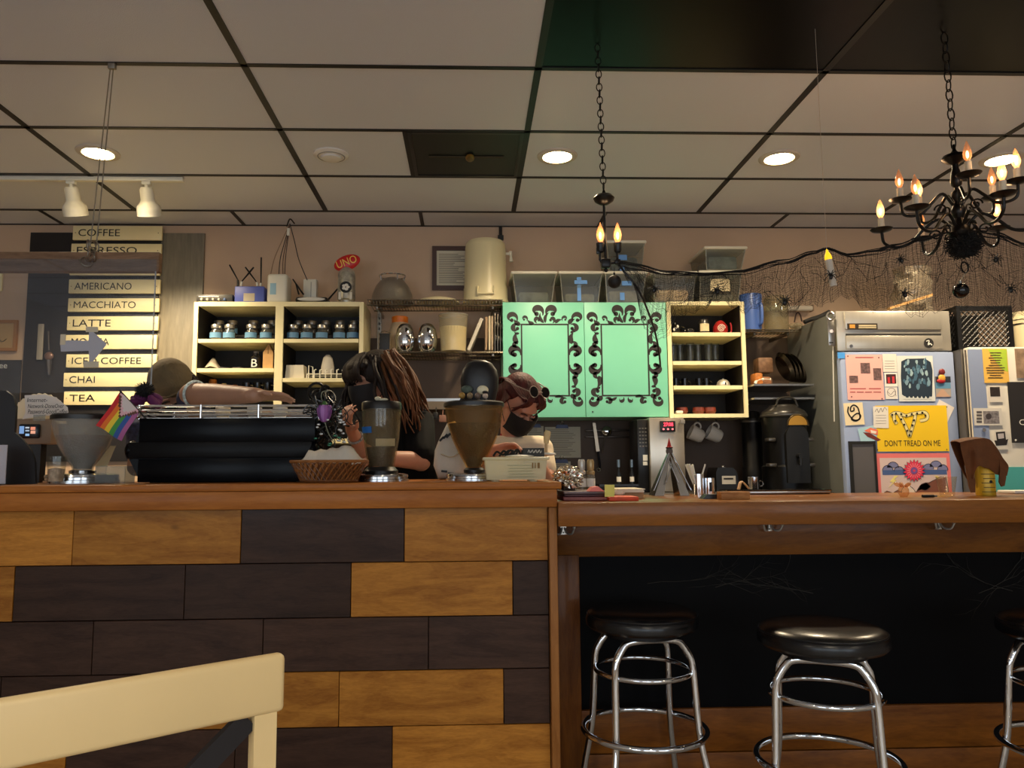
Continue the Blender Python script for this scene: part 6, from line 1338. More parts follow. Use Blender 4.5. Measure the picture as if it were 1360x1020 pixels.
t, D, _ = flat('instant_photo', 'instant photo with red scene on fridge door', (1175, 495, 1192, 513.5), (232, 226, 218), .002, 'photo'); patch(t, (1177, 497, 1190, 509.5), (60, 20, 26), D - .0001, 'image'); patch(t, (1179, 501, 1182, 509), (190, 40, 50), D - .0008, 'figure'); patch(t, (1185, 500, 1188, 509), (200, 50, 60), D - .0008, 'figure')
t, D, _ = flat('doodle_note', 'white doodle note under the instant photo', (1176, 514.5, 1192, 530), (226, 220, 212), .002, 'note'); line(t, disc(1184, 521, 5.5), (120, 110, 110), D - .0005, .0014, closed=True); line(t, [(1179, 520), (1183, 524), (1188, 519), (1190, 526)], (120, 110, 110), D - .0005, .0014)
t, D, _ = flat('blue_painting', 'dark blue and pale speckled painting with white border', (1192.5, 472.5, 1240.5, 533), (208, 212, 208), .003, 'painting')
pts = [(1197, 480), (1204, 476.5), (1228, 476), (1236, 481), (1238.5, 492), (1238, 526), (1233, 529), (1204, 528), (1198, 524), (1196.5, 500)]
poly(t, pts, (22, 42, 60), D - .0001, 'dark_field'); random.seed(5)
for k in range(46):
    x, y = random.uniform(1200, 1234), random.uniform(479, 515); s = random.uniform(1.2, 3.2)
    poly(t, [(x + math.cos(a) * s * random.uniform(.5, 1.), y + math.sin(a) * s * 1.7 * random.uniform(.6, 1.1)) for a in [i * PI / 4 for i in range(8)]], random.choice(((120, 150, 166), (90, 126, 146), (150, 176, 184), (60, 96, 120))), D - .0007 - k * .00002, 'brush_dab')
for k in range(7): x = 1200 + k * 5.5; poly(t, [(x, 530), (x + 2, 526), (x + 4.5, 530)], (208, 212, 208), D - .0008, 'border_notch')
t, D, _ = flat('road_postcard', 'postcard of a road under blue sky on fridge door', (1242.5, 500, 1262.5, 527), (160, 150, 142), .002, 'postcard'); patch(t, (1242.5, 500, 1262.5, 508), (30, 34, 48), D - .0001, 'dark_sky'); patch(t, (1242.5, 508, 1262.5, 516), (92, 140, 170), D - .0001, 'blue_sky'); poly(t, [(1242.5, 527), (1250, 517), (1253, 517), (1262, 527)], (186, 150, 128), D - .0007, 'road')
p = W(1251, 508, DF - .004); t = thing('red_magnet', p, 'red and yellow figure magnet above the road postcard', 'magnet')
MB().ell(W(1251, 494, DF - .008), (.02, .008, .02), 12, 8).build('top', M('magnet_maroon', (110, 24, 30), .5), t); MB().ell(W(1251, 502, DF - .008), (.022, .008, .022), 12, 8).build('middle', M('magnet_yellow', (216, 160, 60), .5), t); MB().ell(W(1250, 506, DF - .008), (.026, .007, .014), 12, 8).build('base', M('magnet_red', (180, 30, 36), .5), t)
t, D, _ = flat('snake_card', 'cream card with looping black snake drawing', (1121.5, 535, 1147, 564.5), (232, 214, 176), .003, 'card', tilt=-.05)
line(t, [(1127, 540), (1126, 547), (1130, 554), (1135, 558), (1141, 557), (1143, 552), (1139, 549), (1134, 552), (1131, 557), (1137, 559), (1142, 555), (1141, 547), (1139, 541), (1134, 538), (1130, 541), (1130, 546), (1134, 545), (1134, 541)], (20, 18, 18), D - .001, .0042)
t, D, _ = flat('lined_note', 'white note with scribbles overlapping the yellow poster', (1160, 540, 1180, 568.5), (226, 220, 210), .006, 'note', tilt=.03); line(t, [(1162, 547), (1165, 543), (1167, 548), (1170, 542), (1172, 547), (1175, 541), (1178, 545)], (120, 114, 112), D - .0005, .0014)
for k in range(4): patch(t, (1163, 551 + k * 3.6, 1177, 551.7 + k * 3.6), (186, 180, 174), D - .0001, 'printed_line')
t, D, _ = flat('sneaker_card', 'pale blue card with red and brown shape, tilted', (1141, 566, 1172, 586), (168, 206, 220), .004, 'card', tilt=-.2)
poly(t, [(1146, 574), (1155, 575), (1170, 584), (1166, 586), (1152, 580)], (110, 40, 34), D - .0001, 'brown_shape'); poly(t, [(1148, 572), (1156, 568), (1166, 571), (1166, 578), (1158, 576)], (232, 120, 90), D - .0004, 'red_shape'); poly(t, [(1156, 571), (1164, 573), (1163, 576), (1157, 575)], (240, 226, 214), D - .0008, 'white_shape')
t, D, _ = flat('diamond_sheet', 'white sheet turned diamond-wise behind the yellow poster', (1240, 534, 1262, 566), (222, 214, 206), .002, 'paper', tilt=.5)
t, D, (a, b, z0, z1) = flat('yellow_poster', 'bright yellow poster reading DONT TREAD ON ME', (1164, 538.5, 1259, 599.5), (238, 196, 24), .0042, var=0.)
q = R(1175, 584.5, 1249, 592.5, D); textmesh("DON'T TREAD ON ME", q[0], q[2], q[1] - q[0], q[3] - q[2], D, MB(), .0008).build('lettering', ink, t, smooth=False)
snake = [(1183, 552), (1188, 548.5), (1195, 549), (1203, 552), (1210, 550), (1218, 548.5), (1228, 547.5), (1232, 552), (1230, 557), (1222, 559)]
line(t, snake, (24, 22, 16), D - .001, .0105, 'snake_outline'); line(t, snake, (232, 216, 150), D - .0016, .0078, 'snake_body')
for pth in ([(1194, 550), (1199, 559), (1204, 569), (1208, 580)], [(1216, 551), (1214, 560), (1211, 570), (1208, 580)], [(1187, 551), (1188, 558), (1191, 563)]):
    line(t, pth, (24, 22, 16), D - .001, .0105, 'snake_outline'); line(t, pth, (232, 216, 150), D - .0018, .0078, 'snake_body')
random.seed(8)
for x, y in ((1185, 551), (1190, 549), (1197, 550), (1204, 552), (1211, 550), (1218, 549), (1225, 548), (1229, 552), (1197, 557), (1201, 564), (1205, 572), (1214, 558), (1212, 565), (1210, 573), (1208, 578), (1189, 559)): poly(t, disc(x, y, 1.5, 7), (20, 18, 14), D - .0042, 'snake_spot')
for x, y in ((1165.5, 597.5), (1257.5, 540.5), (1257.5, 597)): poly(t, disc(x, y, .8, 8), (60, 50, 20), D - .0008, 'pin')
t, D, _ = flat('flower_poster', 'pink bordered poster with red sunflower, clouds and lightning', (1166.5, 602, 1264, 690), (232, 120, 118), .003)
patch(t, (1170.5, 608, 1259.5, 690), (214, 190, 186), D - .0001, 'field')
patch(t, (1172, 624, 1257.5, 630.5), (72, 96, 148), D - .0008, 'blue_band')
for x, y, r in ((1179, 621, 7), (1186, 617, 7.5), (1194, 622, 6.5), (1233, 619, 7), (1243, 616, 8), (1252, 620, 7)):
    poly(t, [(x + math.cos(PI + PI * i / 12) * r, min(624, y + 4 + math.sin(PI + PI * i / 12) * r)) for i in range(13)], (122, 124, 164), D - .0012, 'cloud'); line(t, [(x + math.cos(PI + PI * i / 8) * r, y + 4 + math.sin(PI + PI * i / 8) * r) for i in range(9)], (30, 28, 44), D - .0022, .0016, 'cloud_outline', n=2)
fl = [(1214 + math.cos(PI * i / 18) * (14.5 if i % 2 else 10.5), 625 + math.sin(PI * i / 18) * (14.5 if i % 2 else 10.5)) for i in range(36)]
poly(t, [(1214 + (x - 1214) * 1.06, 625 + (y - 625) * 1.06) for x, y in fl], (90, 20, 40), D - .0026, 'flower_edge'); poly(t, fl, (224, 52, 84), D - .0032, 'flower')
for k in range(18): a_ = PI * k / 9; line(t, [(1214 + math.cos(a_) * 5, 625 + math.sin(a_) * 5), (1214 + math.cos(a_) * 10, 625 + math.sin(a_) * 10)], (240, 140, 150), D - .004, .0018, 'petal_line', n=2)
poly(t, disc(1214, 625, 4.6), (120, 80, 150), D - .0046, 'flower_centre'); poly(t, disc(1214, 625, 1.6), (220, 60, 90), D - .005, 'flower_dot')
for bolt in ([(1188, 632), (1182, 640), (1186, 640), (1180, 648), (1191, 637), (1187, 637), (1193, 632)], [(1241, 632), (1247, 638), (1244, 638), (1252, 644), (1246, 635), (1249, 635), (1245, 632)]): poly(t, bolt, (238, 222, 130), D - .0012, 'lightning')
for hl, cc in (([(1172, 657), (1178, 652), (1186, 655), (1192, 651), (1200, 657), (1200, 668), (1172, 668)], (120, 70, 54)), ([(1216, 655), (1224, 643), (1234, 641), (1242, 637), (1256, 634), (1257, 668), (1216, 668)], (126, 74, 58)), ([(1218, 652), (1222, 645), (1230, 641), (1236, 646), (1230, 651), (1224, 650)], (206, 170, 150)), ([(1196, 668), (1198, 650), (1204, 645), (1212, 648), (1218, 658), (1218, 668)], (226, 206, 190))):
    poly(t, hl, cc, D - .0016, 'hill'); line(t, hl, (40, 24, 20), D - .0024, .0015, 'hill_outline', n=2)
# ----- second fridge (its front stands a little nearer)
F2 = 4.33; gx0 = fx1 + .016; gx1 = gx0 + .95; gz1 = W(1300, 461, F2).z
t = thing('white_fridge', ((gx0 + gx1) / 2, 4.75, 0), 'white fridge with magnets and papers at right frame edge', 'fridge')
wf = M('fridge_white', (214, 208, 196), .35)
MB().b2(gx0 - .01, gx1, F2 + .05, WALL_Y - .02, .03, gz1 - .006).build('cabinet', M('fridge_side_grey', (92, 88, 84), .4), t, smooth=False)
d = MB().rbox(((gx0 + gx1) / 2, F2 + .02, (gz1 + .1) / 2), (gx1 - gx0, .055, gz1 - .1), .01).build('door', wf, t)
a, b, z0, z1 = R(1292, 464, 1313, 660, F2 - .009); MB().b2(a, b, F2 - .0105, F2 - .0075, z0, z1).build('blue_panel', door_m, d, smooth=False)
x = W(1286, 520, F2 - .01).x; MB().b2(x - .004, x + .004, F2 - .012, F2 - .007, .12, gz1 - .02).build('door_groove', M('groove_grey', (96, 88, 82), .6), d, smooth=False)
for x in (gx0 + .05, gx1 - .05): MB().cyl((x, F2 + .2, 0), (x, F2 + .2, .03), .03).build('foot', black_plastic, t)
D2 = F2 - .011
q = R(1320, 620, 1420, 700, D2); MB().b2(q[0], q[1], D2 - .001, D2 + .004, q[2], q[3]).build('teal_panel', M('panel_teal', (82, 176, 172), .5), d, smooth=False)
t, D, _ = flat('gradient_flyer', 'orange and green gradient flyer with rows of print', (1306, 463, 1339, 508.5), (236, 186, 84), .002, DF_=D2); poly(t, [(1312, 464), (1337, 464), (1338.5, 494), (1330, 490), (1318, 474)], (178, 206, 62), D - .0001, 'green_wash')
random.seed(4)
for k in range(11): w = random.uniform(6, 13); patch(t, (1322 - w, 468 + k * 3.3, 1322 + w, 469.1 + k * 3.3), (84, 64, 40), D - .0009, 'printed_line')
t, D, _ = flat('brown_picture', 'brown textured picture at right frame edge', (1349, 463, 1385, 502), (150, 124, 100), .002, 'picture', DF_=D2, var=.5)
t, D, _ = flat('black_tshirt_poster', 'black poster with white CO letters at right frame edge', (1341, 507, 1420, 588), (36, 33, 34), .004, DF_=D2)
q = R(1353.5, 557, 1372, 564.5, D); textmesh('CO', q[0], q[2], q[1] - q[0], q[3] - q[2], D, MB(), .001).build('lettering', paper, t, smooth=False); poly(t, disc(1349, 584.5, 1.4, 10), (226, 222, 210), D - .0005, 'pin')
t, D, _ = flat('instant_photo', 'small dark instant photo on the white fridge', (1313.5, 512, 1331, 534), (224, 216, 204), .002, 'photo', DF_=D2); patch(t, (1315, 514, 1328, 526.5), (44, 34, 32), D - .0001, 'image', var=.6)
t, D, _ = flat('portrait_card', 'white card with grey portrait and vertical word', (1293.5, 542, 1331, 565), (220, 214, 204), .003, 'card', DF_=D2); patch(t, (1306, 546, 1327, 562.5), (128, 122, 124), D - .0001, 'portrait', var=.6); poly(t, disc(1313, 553, 4, 12), (64, 56, 60), D - .0008, 'head')
for k in range(4): patch(t, (1297, 546 + k * 4.2, 1304, 549 + k * 4.2), (90, 86, 86), D - .0001, 'letter_block')
t, D, _ = flat('armchair_drawing', 'small ink drawing of an armchair on white fridge', (1322, 572, 1338, 597), (216, 210, 200), .002, 'drawing', DF_=D2)
poly(t, [(1322.5, 574), (1334.5, 573), (1336, 584), (1339, 583), (1337, 591), (1323, 592), (1320.5, 585), (1324, 585)], (34, 30, 32), D - .0001, 'chair_back'); poly(t, [(1325, 576), (1333, 575.5), (1333.5, 582), (1326, 583)], (190, 184, 186), D - .0008, 'cushion')
c = W(1306, 571, D2); solo(MB().cyl((c.x, D2, c.z), (c.x, D2 - .008, c.z), .011, n=16), 'round_magnet', chrome, 'small round steel magnet below the portrait card', 'magnet')
# things on the fridges
a, b, z0, z1 = R(1192, 352, 1240, 412, 4.6)
mb = MB(); random.seed(6); g = []
for i in range(13):
    row = []
    for j in range(17):
        a_ = 2 * PI * j / 16; f = i / 12; rx, ry = (b - a) * (.5 - .06 * f), .09
        k_ = 1 + .14 * math.sin(j * 2.3 + i * .9) + .08 * math.sin(j * 5.1 - i * 1.7); row.append(((a + b) / 2 + math.cos(a_) * rx * k_ + .02 * f, 4.66 + math.sin(a_) * ry * k_, fz1 + .013 + (z1 - fz1 - .02) * f))
    g.append(row)
solo(MB().sheet(g, .0012), 'plastic_bag', glass('bag_plastic', (236, 232, 224), .3, .15, .2, (196, 184, 166)), 'crumpled clear plastic bag standing on the steel fridge', 'plastic bag')
p, q = W(1180, 410, 4.52), W(1237, 392, 4.52); p.z = max(p.z, fz1 + .022); d_ = q - p
solo(MB().box((p + q) / 2, (d_.length, .03, .014), (0, -math.atan2(d_.z, d_.x), 0)), 'wooden_stick', M('slat_wood', (184, 140, 84), .5, var=.1, vs=20, stretch=(.2, 1, 1)), 'thin wooden slat leaning up on the steel fridge', 'slat')
a, b, z0, z1 = R(1261, 408, 1341, 460, 4.5); z0 = gz1 + .001; cy0, cy1 = 4.46, 4.8
a = gx0 + .035; b = a + .34; h_ = z1 - z0
t = thing('milk_crate', ((a + b) / 2, 4.63, z0), 'black lattice milk crate on the white fridge', 'crate'); cm = M('crate_black', (15, 15, 17), .42)
for zz in (z0 + .012, z1 - .015): 
    for q in ((a, b, cy0, cy0 + .012), (a, b, cy1 - .012, cy1), (a, a + .012, cy0 + .012, cy1 - .012), (b - .012, b, cy0 + .012, cy1 - .012)): MB().b2(q[0], q[1], q[2], q[3], zz - .014, zz + .014).build('rail', cm, t, smooth=False)
for x in (a + .011, b - .011):
    for y in (cy0 + .011, cy1 - .011): MB().b2(x - .013, x + .013, y - .013, y + .013, z0, z1).build('corner_post', cm, t, smooth=False)
lat = MB(); n_ = 10
for s in (-1, 1):
    for k in range(-n_, n_ * 2):
        xs0 = a + (b - a) * k / n_; seg = [(xs0, z0), (xs0 + s * h_ * 1.0, z1)]
        (xA, zA_), (xB, zB_) = seg
        if xA > xB: (xA, zA_), (xB, zB_) = (xB, zB_), (xA, zA_)
        f0 = max(0, (a - xA) / (xB - xA)); f1 = min(1, (b - xA) / (xB - xA))
        if f1 - f0 > .05:
            pA = (xA + (xB - xA) * f0, cy0 + .006, zA_ + (zB_ - zA_) * f0); pB = (xA + (xB - xA) * f1, cy0 + .006, zA_ + (zB_ - zA_) * f1); lat.tube([pA, pB], .0045, 4)
            kk = (cy1 - cy0) / (b - a); lat.tube([(a + .006, cy0 + (pA[0] - a) * kk, pA[2]), (a + .006, cy0 + (pB[0] - a) * kk, pB[2])], .0045, 4)
lat.build('lattice', cm, t)['kind'] = 'stuff'
MB().b2(a, b, cy0, cy1, z0, z0 + .006).build('floor', cm, t, smooth=False); MB().b2(a + .02, b - .02, cy1 - .02, cy1 - .013, z0, z1).build('back_wall', cm, t, smooth=False)
c = W(1362, 458, 4.5); r = px_r(1343, 1381, 440, 4.5); h_ = W(1362, 414, 4.5).z - gz1
t = thing('cream_bucket', (c.x + .05, 4.55, gz1 + .001), 'cream plastic bucket beside the milk crate', 'bucket')
MB().lathe([(0, 0), (r * .92, 0), (r, h_ * .8), (r * 1.06, h_ * .81), (r * 1.06, h_ * .86), (r, h_ * .87), (r * 1.02, h_ * .97), (r * 1.05, h_), (r * .95, h_), (0, h_ * .98)], (c.x + .05, 4.55, gz1 + .001), 30).build('pail', M('bucket_cream', (222, 208, 168), .4), t); MB().torus((c.x + .05, 4.55, gz1 + h_ * .7), r * 1.01, .004, 30, 6).build('bail', wm, t)
# ================================================================= THINGS ON THE BAR TOP
t = thing('foil_ball', (on_bar(753, 2.72), 2.72, BZ + .032), 'crumpled ball of aluminium foil on the stack of books', 'foil')
random.seed(21); bm = bmesh.new(); bmesh.ops.create_icosphere(bm, subdivisions=4, radius=1)
cF = W(754, 638, 2.72); cF.z = BZ + .032 + .042
vv = []
for v in bm.verts:
    n_ = v.co.normalized(); k_ = 1 + .16 * math.sin(n_.x * 9 + n_.y * 7) * math.sin(n_.z * 11 + n_.x * 5) + random.uniform(-.09, .09); vv.append(Vector((n_.x * .05 * k_, n_.y * .045 * k_, n_.z * .042 * k_)) + cF)
bm.verts.index_update(); fF = [tuple(v.index for v in f.verts) for f in bm.faces]; bm.free()
MB().add(vv, fF).build('foil', M('foil', (214, 206, 192), .22, 1.), t, smooth=False)
a, b, z0, z1 = R(744, 649, 804, 666, 2.68)
for k, (da, db, za, zb_, cc, lb) in enumerate(((0, .0, 0, .014, (96, 22, 26), 'dark red book at bottom of stack on the bar'), (.004, -.012, .0145, .022, (60, 28, 34), 'maroon booklet in middle of stack on the bar'), (.002, -.006, .0225, .0315, (98, 80, 84), 'grey mauve book on top of stack under foil ball'))):
    t = thing('bar_book', ((a + b) / 2, 2.7, BZ + za), lb, 'book', 'books on the bar')
    MB().rbox(((a + da + b + db) / 2, 2.7, BZ + (za + zb_) / 2), (b - a + db - da, .2, zb_ - za), .002).build('cover', M('book_%d' % k, cc, .5), t)
    MB().b2(a + da + .004, b + db - .002, 2.6 - .0005, 2.61, BZ + za + .003, BZ + zb_ - .003).build('pages', M('pages_%d' % k, ((150, 90, 84), (110, 70, 74), (150, 136, 136))[k], .7), t, smooth=False)
a, b, z0, z1 = R(806, 656, 845, 665, 2.6); solo(MB().rbox(((a + b) / 2, 2.62, BZ + .007), (b - a, .12, .014), .003), 'orange_folder', M('folder_orange', (206, 66, 24), .6, var=.2, vs=20), 'bright orange folder lying on the bar', 'folder')
a, b, z0, z1 = R(817, 649, 853, 656, 2.78)
t = thing('paper_stack', ((a + b) / 2, 2.8, BZ), 'stack of white papers on a tan box on the bar', 'papers')
MB().b2(a + .03, b, 2.76, 2.9, BZ, BZ + .022).build('tan_box', M('box_tan', (176, 132, 84), .6), t, smooth=False)
for k in range(4): MB().box(((a + b) / 2 + random.uniform(-.004, .004), 2.82, BZ + .0235 + k * .0032), (b - a, .17, .003), (0, 0, random.uniform(-.03, .03))).build('sheet', M('paper_warm', (226, 214, 190), .7), t, smooth=False)
MB().ell((a + .008, 2.75, BZ + .02), (.022, .02, .012)).build('crumple', M('paper_warm'), t)
a, b, z0, z1 = R(803, 641, 816, 657, 2.56); solo(MB().box(((a + b) / 2, 2.56, BZ + (z1 - z0) / 2 + .0145), (b - a, .002, z1 - z0), (.08, 0, 0)), 'sticky_note', M('note_yellow', (226, 214, 110), .7), 'pale yellow sticky note standing on the orange folder', 'note', smooth=False)
p = W(790, 656, 2.58); solo(MB().prism([(p.x - .02, BZ + .032), (p.x + .03, BZ + .032), (p.x + .012, BZ + .048), (p.x - .006, BZ + .046)], 2.57, 2.64), 'coral_wedge', M('wedge_coral', (226, 120, 110), .6), 'coral folded paper wedge on the books', 'paper', smooth=False)
for k, (px, ctop, lb) in enumerate(((773, (196, 196, 190), 'clear squeeze bottle with grey top behind foil ball'), (785, (168, 146, 104), 'clear squeeze bottle with tan top behind books'))):
    x = on_bar(px, 2.86); h = W(px, 610, 2.86).z - BZ
    t = thing('squeeze_bottle', (x, 2.86, BZ), lb, 'bottle', 'squeeze bottles on the bar')
    MB().lathe([(0, 0), (.014, 0), (.0155, .006), (.0155, h * .56), (.011, h * .62), (0, h * .62)], (x, 2.86, BZ), 18).build('bottle', glass('squeeze_clear', (224, 220, 206), .25, .08, .25, (200, 194, 176)), t)
    MB().lathe([(.0162, h * .28), (.0162, h * .5)], (x, 2.86, BZ), 10, None, PI * 1.0, PI * 2.0).build('label', paper, t)
    MB().lathe([(.013, h * .6), (.0155, h * .63), (.0155, h * .68), (.011, h * .7), (.013, h * .76), (.0135, h * .94), (.010, h), (0, h)], (x, 2.86, BZ), 18).build('cap', M('cap_%d' % px, ctop, .3, .3), t)
# drinking glass, glass trinket, pen
x = W(1258, 655, 2.72).x; h = .07
solo(MB().lathe([(0, .001), (.022, .001), (.024, .006), (.034, h), (.0325, h), (.0225, .012), (0, .01)], (x, 2.72, BZ), 26), 'water_glass', glass('glass_warm', (252, 248, 240), .16, .03, .03), 'clear low tumbler on the bar before the flower poster', 'glass')
p = W(1200, 652, 2.72); t = thing('glass_trinket', (p.x, 2.72, BZ), 'small amber glass trinket with petals on the bar', 'trinket'); ag = glass('glass_amber', (250, 226, 196), .2, .05, .22, (236, 186, 140))
MB().lathe([(0, 0), (.012, 0), (.018, .012), (.018, .026), (.01, .04), (0, .042)], (p.x, 2.72, BZ), 18).build('bulb', ag, t)
for k in range(5): a_ = k * 2 * PI / 5; MB().ell((p.x + math.cos(a_) * .018, 2.72 + math.sin(a_) * .018, BZ + .042), (.014, .005, .007), 10, 6, Euler((0, 0, a_)).to_matrix() @ Euler((0, -.5, 0)).to_matrix()).build('petal', ag, t)
p, q = W(1225, 657, 2.62), W(1242, 656, 2.62); t = thing('marker_pen', ((p.x + q.x) / 2, 2.62, BZ), 'short black marker pen lying on the bar', 'pen')
MB().cyl((p.x, 2.62, BZ + .0055), (q.x, 2.63, BZ + .0055), .005, n=12).build('barrel', ink, t); MB().cyl((q.x, 2.63, BZ + .0055), (q.x + .012, 2.632, BZ + .0055), .004, n=12).build('cap', M('pen_grey', (120, 110, 100), .4), t)
# yellow can with draped brown cloth
x = W(1309, 650, 2.78).x; r = px_r(1298, 1321, 640, 2.78); h = W(1309, 617, 2.78).z - BZ
t = thing('yellow_can', (x, 2.78, BZ), 'yellow printed can on the bar under brown cloth', 'can')
MB().lathe([(0, 0), (r * .97, 0), (r, .004), (r, h), (r * .9, h + .006), (0, h + .006)], (x, 2.78, BZ), 28).build('can', M('can_yellow', (206, 164, 40), .35, .2), t)
l = MB(); 
for k in range(5): l.lathe([(r + .0006, .012 + k * .016), (r + .0006, .015 + k * .016)], (x, 2.78, BZ), 8, None, PI * (1.2 + .06 * (k % 2)), PI * (1.75 - .07 * (k % 3)))
l.build('printed_lines', M('print_olive', (110, 88, 30), .6), t)
l = MB(); l.ell((x + .0, 2.78 - r, BZ + .05), (.006, .001, .006), 8, 6); l.build('emblem', ink, t)
def Cw(px, py, dy=0): return W(px, py, 2.78 + dy)
g = []; top_e = [(1275, 588), (1288, 586), (1302, 583.5), (1312, 583), (1318, 586)]; 
rows_ = [ [(1275, 588), (1284, 585.5), (1293, 584), (1301, 582.8), (1308, 582.5), (1314, 584), (1318, 587.5)],
          [(1277, 599), (1285, 592), (1294, 589), (1303, 588), (1311, 589), (1319, 593), (1325, 597)],
          [(1281, 615), (1288, 605), (1296, 600), (1305, 600), (1313, 602), (1323, 606), (1332, 609)],
          [(1286, 633), (1291, 620), (1298, 613), (1306, 613), (1314, 614), (1325, 618), (1339, 619)],
          [(1290, 645), (1293, 632), (1299, 619), (1307, 621), (1315, 623), (1323, 630), (1337, 632)] ]
for i, rw in enumerate(rows_):
    row = []
    for j, (px, py) in enumerate(rw):
        ang = (j - 3) / 3 * 1.0; row.append(Cw(px, py, -.052 * math.cos(ang * .9) + .03 * abs(j - 3) / 3 * (i / 4) - .004 * math.sin(j * 2.6 + i)))
    g.append(row)
GG = []
for row in g: GG.append(spline(row, 4))
G2 = []
for j in range(len(GG[0])): G2.append(spline([GG[i][j] for i in range(len(GG))], 4))
cl_m = M('cloth_brown', (104, 62, 28), .85, var=.15, vs=30, bump=.3, bs=200)
t = thing('brown_cloth', (x, 2.78, BZ), 'brown cloth draped over the yellow can on the bar', 'cloth')
MB().sheet(G2, .003).build('front_fold', cl_m, t, ang=80)
bk = [[Vector((v.x * .9 + x * .1, 2.78 + (2.78 - v.y) * .9 + .01, v.z + .004)) for v in r_] for r_ in G2[::4]]
bk = [spline(r_, 2) for r_ in bk]; MB().sheet(bk, .003).build('back_fold', cl_m, t, ang=80)
tp = [[G2[j][0] * (1 - f) + Vector((G2[j][0].x * .9 + x * .1, 2.78 + (2.78 - G2[j][0].y) * .9 + .01, G2[j][0].z + .004)) * f + Vector((0, 0, .004 * math.sin(f * PI))) for f in (0, .25, .5, .75, 1)] for j in range(len(G2))]
MB().sheet(tp, .003).build('top_fold', cl_m, t, ang=80)
sl = [(1278, 592), (1279, 610), (1281, 628), (1284, 645), (1287, 654), (1292, 654), (1292, 640), (1288, 622)]
MB().prism([(Cw(px, py).x, max(Cw(px, py).z, BZ + .002)) for px, py in sl], 2.765, 2.772).build('hanging_corner', cl_m, t)
sl = [(1320, 610), (1326, 617), (1329, 634), (1327, 645), (1323, 646), (1320, 640), (1321, 625)]
MB().prism([(Cw(px, py).x, Cw(px, py).z) for px, py in sl], 2.75, 2.756).build('hanging_corner', cl_m, t)
a, b, z0, z1 = R(1336, 650, 1362, 654, 2.95); solo(MB().rbox(((a + b) / 2 + .03, 2.95, BZ + .006), (b - a + .06, .1, .01), .002), 'white_leaflets', paper, 'white leaflets on the bar at right frame edge', 'papers')
# ================================================================= CHANDELIERS
blk_metal = M('chandelier_black', (16, 14, 14), .34, .4)
bulb_gl = glass('bulb_glass', (255, 236, 214), .2, .03, .3, (255, 206, 164)); fil_m = M('filament', (255, 210, 160), .5, emit=(255, 206, 150), es=14)
sleeve_m = M('candle_sleeve', (214, 200, 176), .5)
def chain(t, a, b, n, r=.011, wire_r=.0022):
    a = Vector(a); b = Vector(b)
    for i in range(n):
        c = a + (b - a) * ((i + .5) / n); hl = (b - a).length / n * .62; rot = PI / 2 * (i % 2)
        MB().tube([c + Vector((math.cos(rot) * r * math.cos(k * PI / 6), math.sin(rot) * r * math.cos(k * PI / 6), hl * math.sin(k * PI / 6))) for k in range(12)], wire_r, 5, True).build('chain_link', blk_metal, t)
def flame_bulb(t, p, s=1.):
    b = MB().lathe([(.006, 0), (.008, .006), (.0145, .022), (.0155, .034), (.012, .052), (.006, .07), (.002, .082), (0, .084)], p, 18); 
    for v in b.v: v.xyz = Vector(p) + (v - Vector(p)) * s
    o = b.build('bulb', bulb_gl, t); MB().ell(Vector(p) + Vector((0, 0, .03 * s)), (.0045 * s, .0045 * s, .014 * s), 10, 8).build('filament', fil_m, o)
    return o
def point_light(t, p, e):
    ld = bpy.data.lights.new('candle_bulb', 'POINT'); ld.energy = e; ld.color = (1, .66, .36); ld.shadow_soft_size = .02
    lo = bpy.data.objects.new('candle_bulb_light', ld); col.objects.link(lo); lo.parent = t; lo.location = Vector(p) - t.location
# small pendant with two bulbs
LY = 2.86; c = W(802, 264, LY); x = c.x
hub = W(806, 350, LY); t = thing('small_pendant', (x, LY, hub.z), 'small black pendant lamp with two flame bulbs before the bins', 'lamp')
chain(t, (x - .012, LY, CEIL - .005), (x, LY, c.z + .035), 22)
MB().lathe([(.004, .035), (.008, .022), (.03, .014), (.041, .002), (.036, -.01), (.018, -.022), (.006, -.026), (0, -.026)], c, 28).build('canopy', blk_metal, t)
MB().cyl((x, LY, c.z - .02), (hub.x - .004, LY, hub.z), .0055, n=12).build('stem', blk_metal, t)
MB().rbox((hub.x - .004, LY, hub.z), (.036, .03, .035), .006).ell((hub.x - .004, LY, hub.z - .026), .008).build('hub', blk_metal, t)
h2 = W(820, 348, LY); MB().cyl((hub.x, LY, hub.z), (h2.x, LY, h2.z), .0055, n=10).rbox((h2.x, LY, h2.z), (.024, .022, .02), .005).build('side_arm', blk_metal, t)
MB().tube([(hub.x - .016, LY, hub.z), (W(797, 345, LY).x, LY, W(797, 345, LY).z), (W(797, 333, LY).x, LY, W(797, 333, LY).z)], .005, 8).cyl((h2.x, LY, h2.z), (h2.x, LY, W(820, 334, LY).z), .0045, n=10).build('socket_stems', blk_metal, t)
for px in (797.5, 820.5):
    b0, b1 = W(px, 335, LY), W(px, 323, LY); MB().lathe([(.011, 0), (.0145, .006), (.016, (b1.z - b0.z)), (.010, (b1.z - b0.z) + .001), (0, (b1.z - b0.z))], b0, 18).build('socket', black_plastic, t)
    flame_bulb(t, (b1.x, LY, b1.z), .98); point_light(t, (b1.x, LY - .01, b1.z + .035), .35)
MB().rbox(W(794, 333, LY), (.012, .012, .026), .003).build('switch', black_plastic, t)
p = W(816, 374, LY - .02); t2 = thing('black_ornament', p - Vector((0, 0, .026)), 'matt black ball ornament hanging under the small pendant', 'ornament')
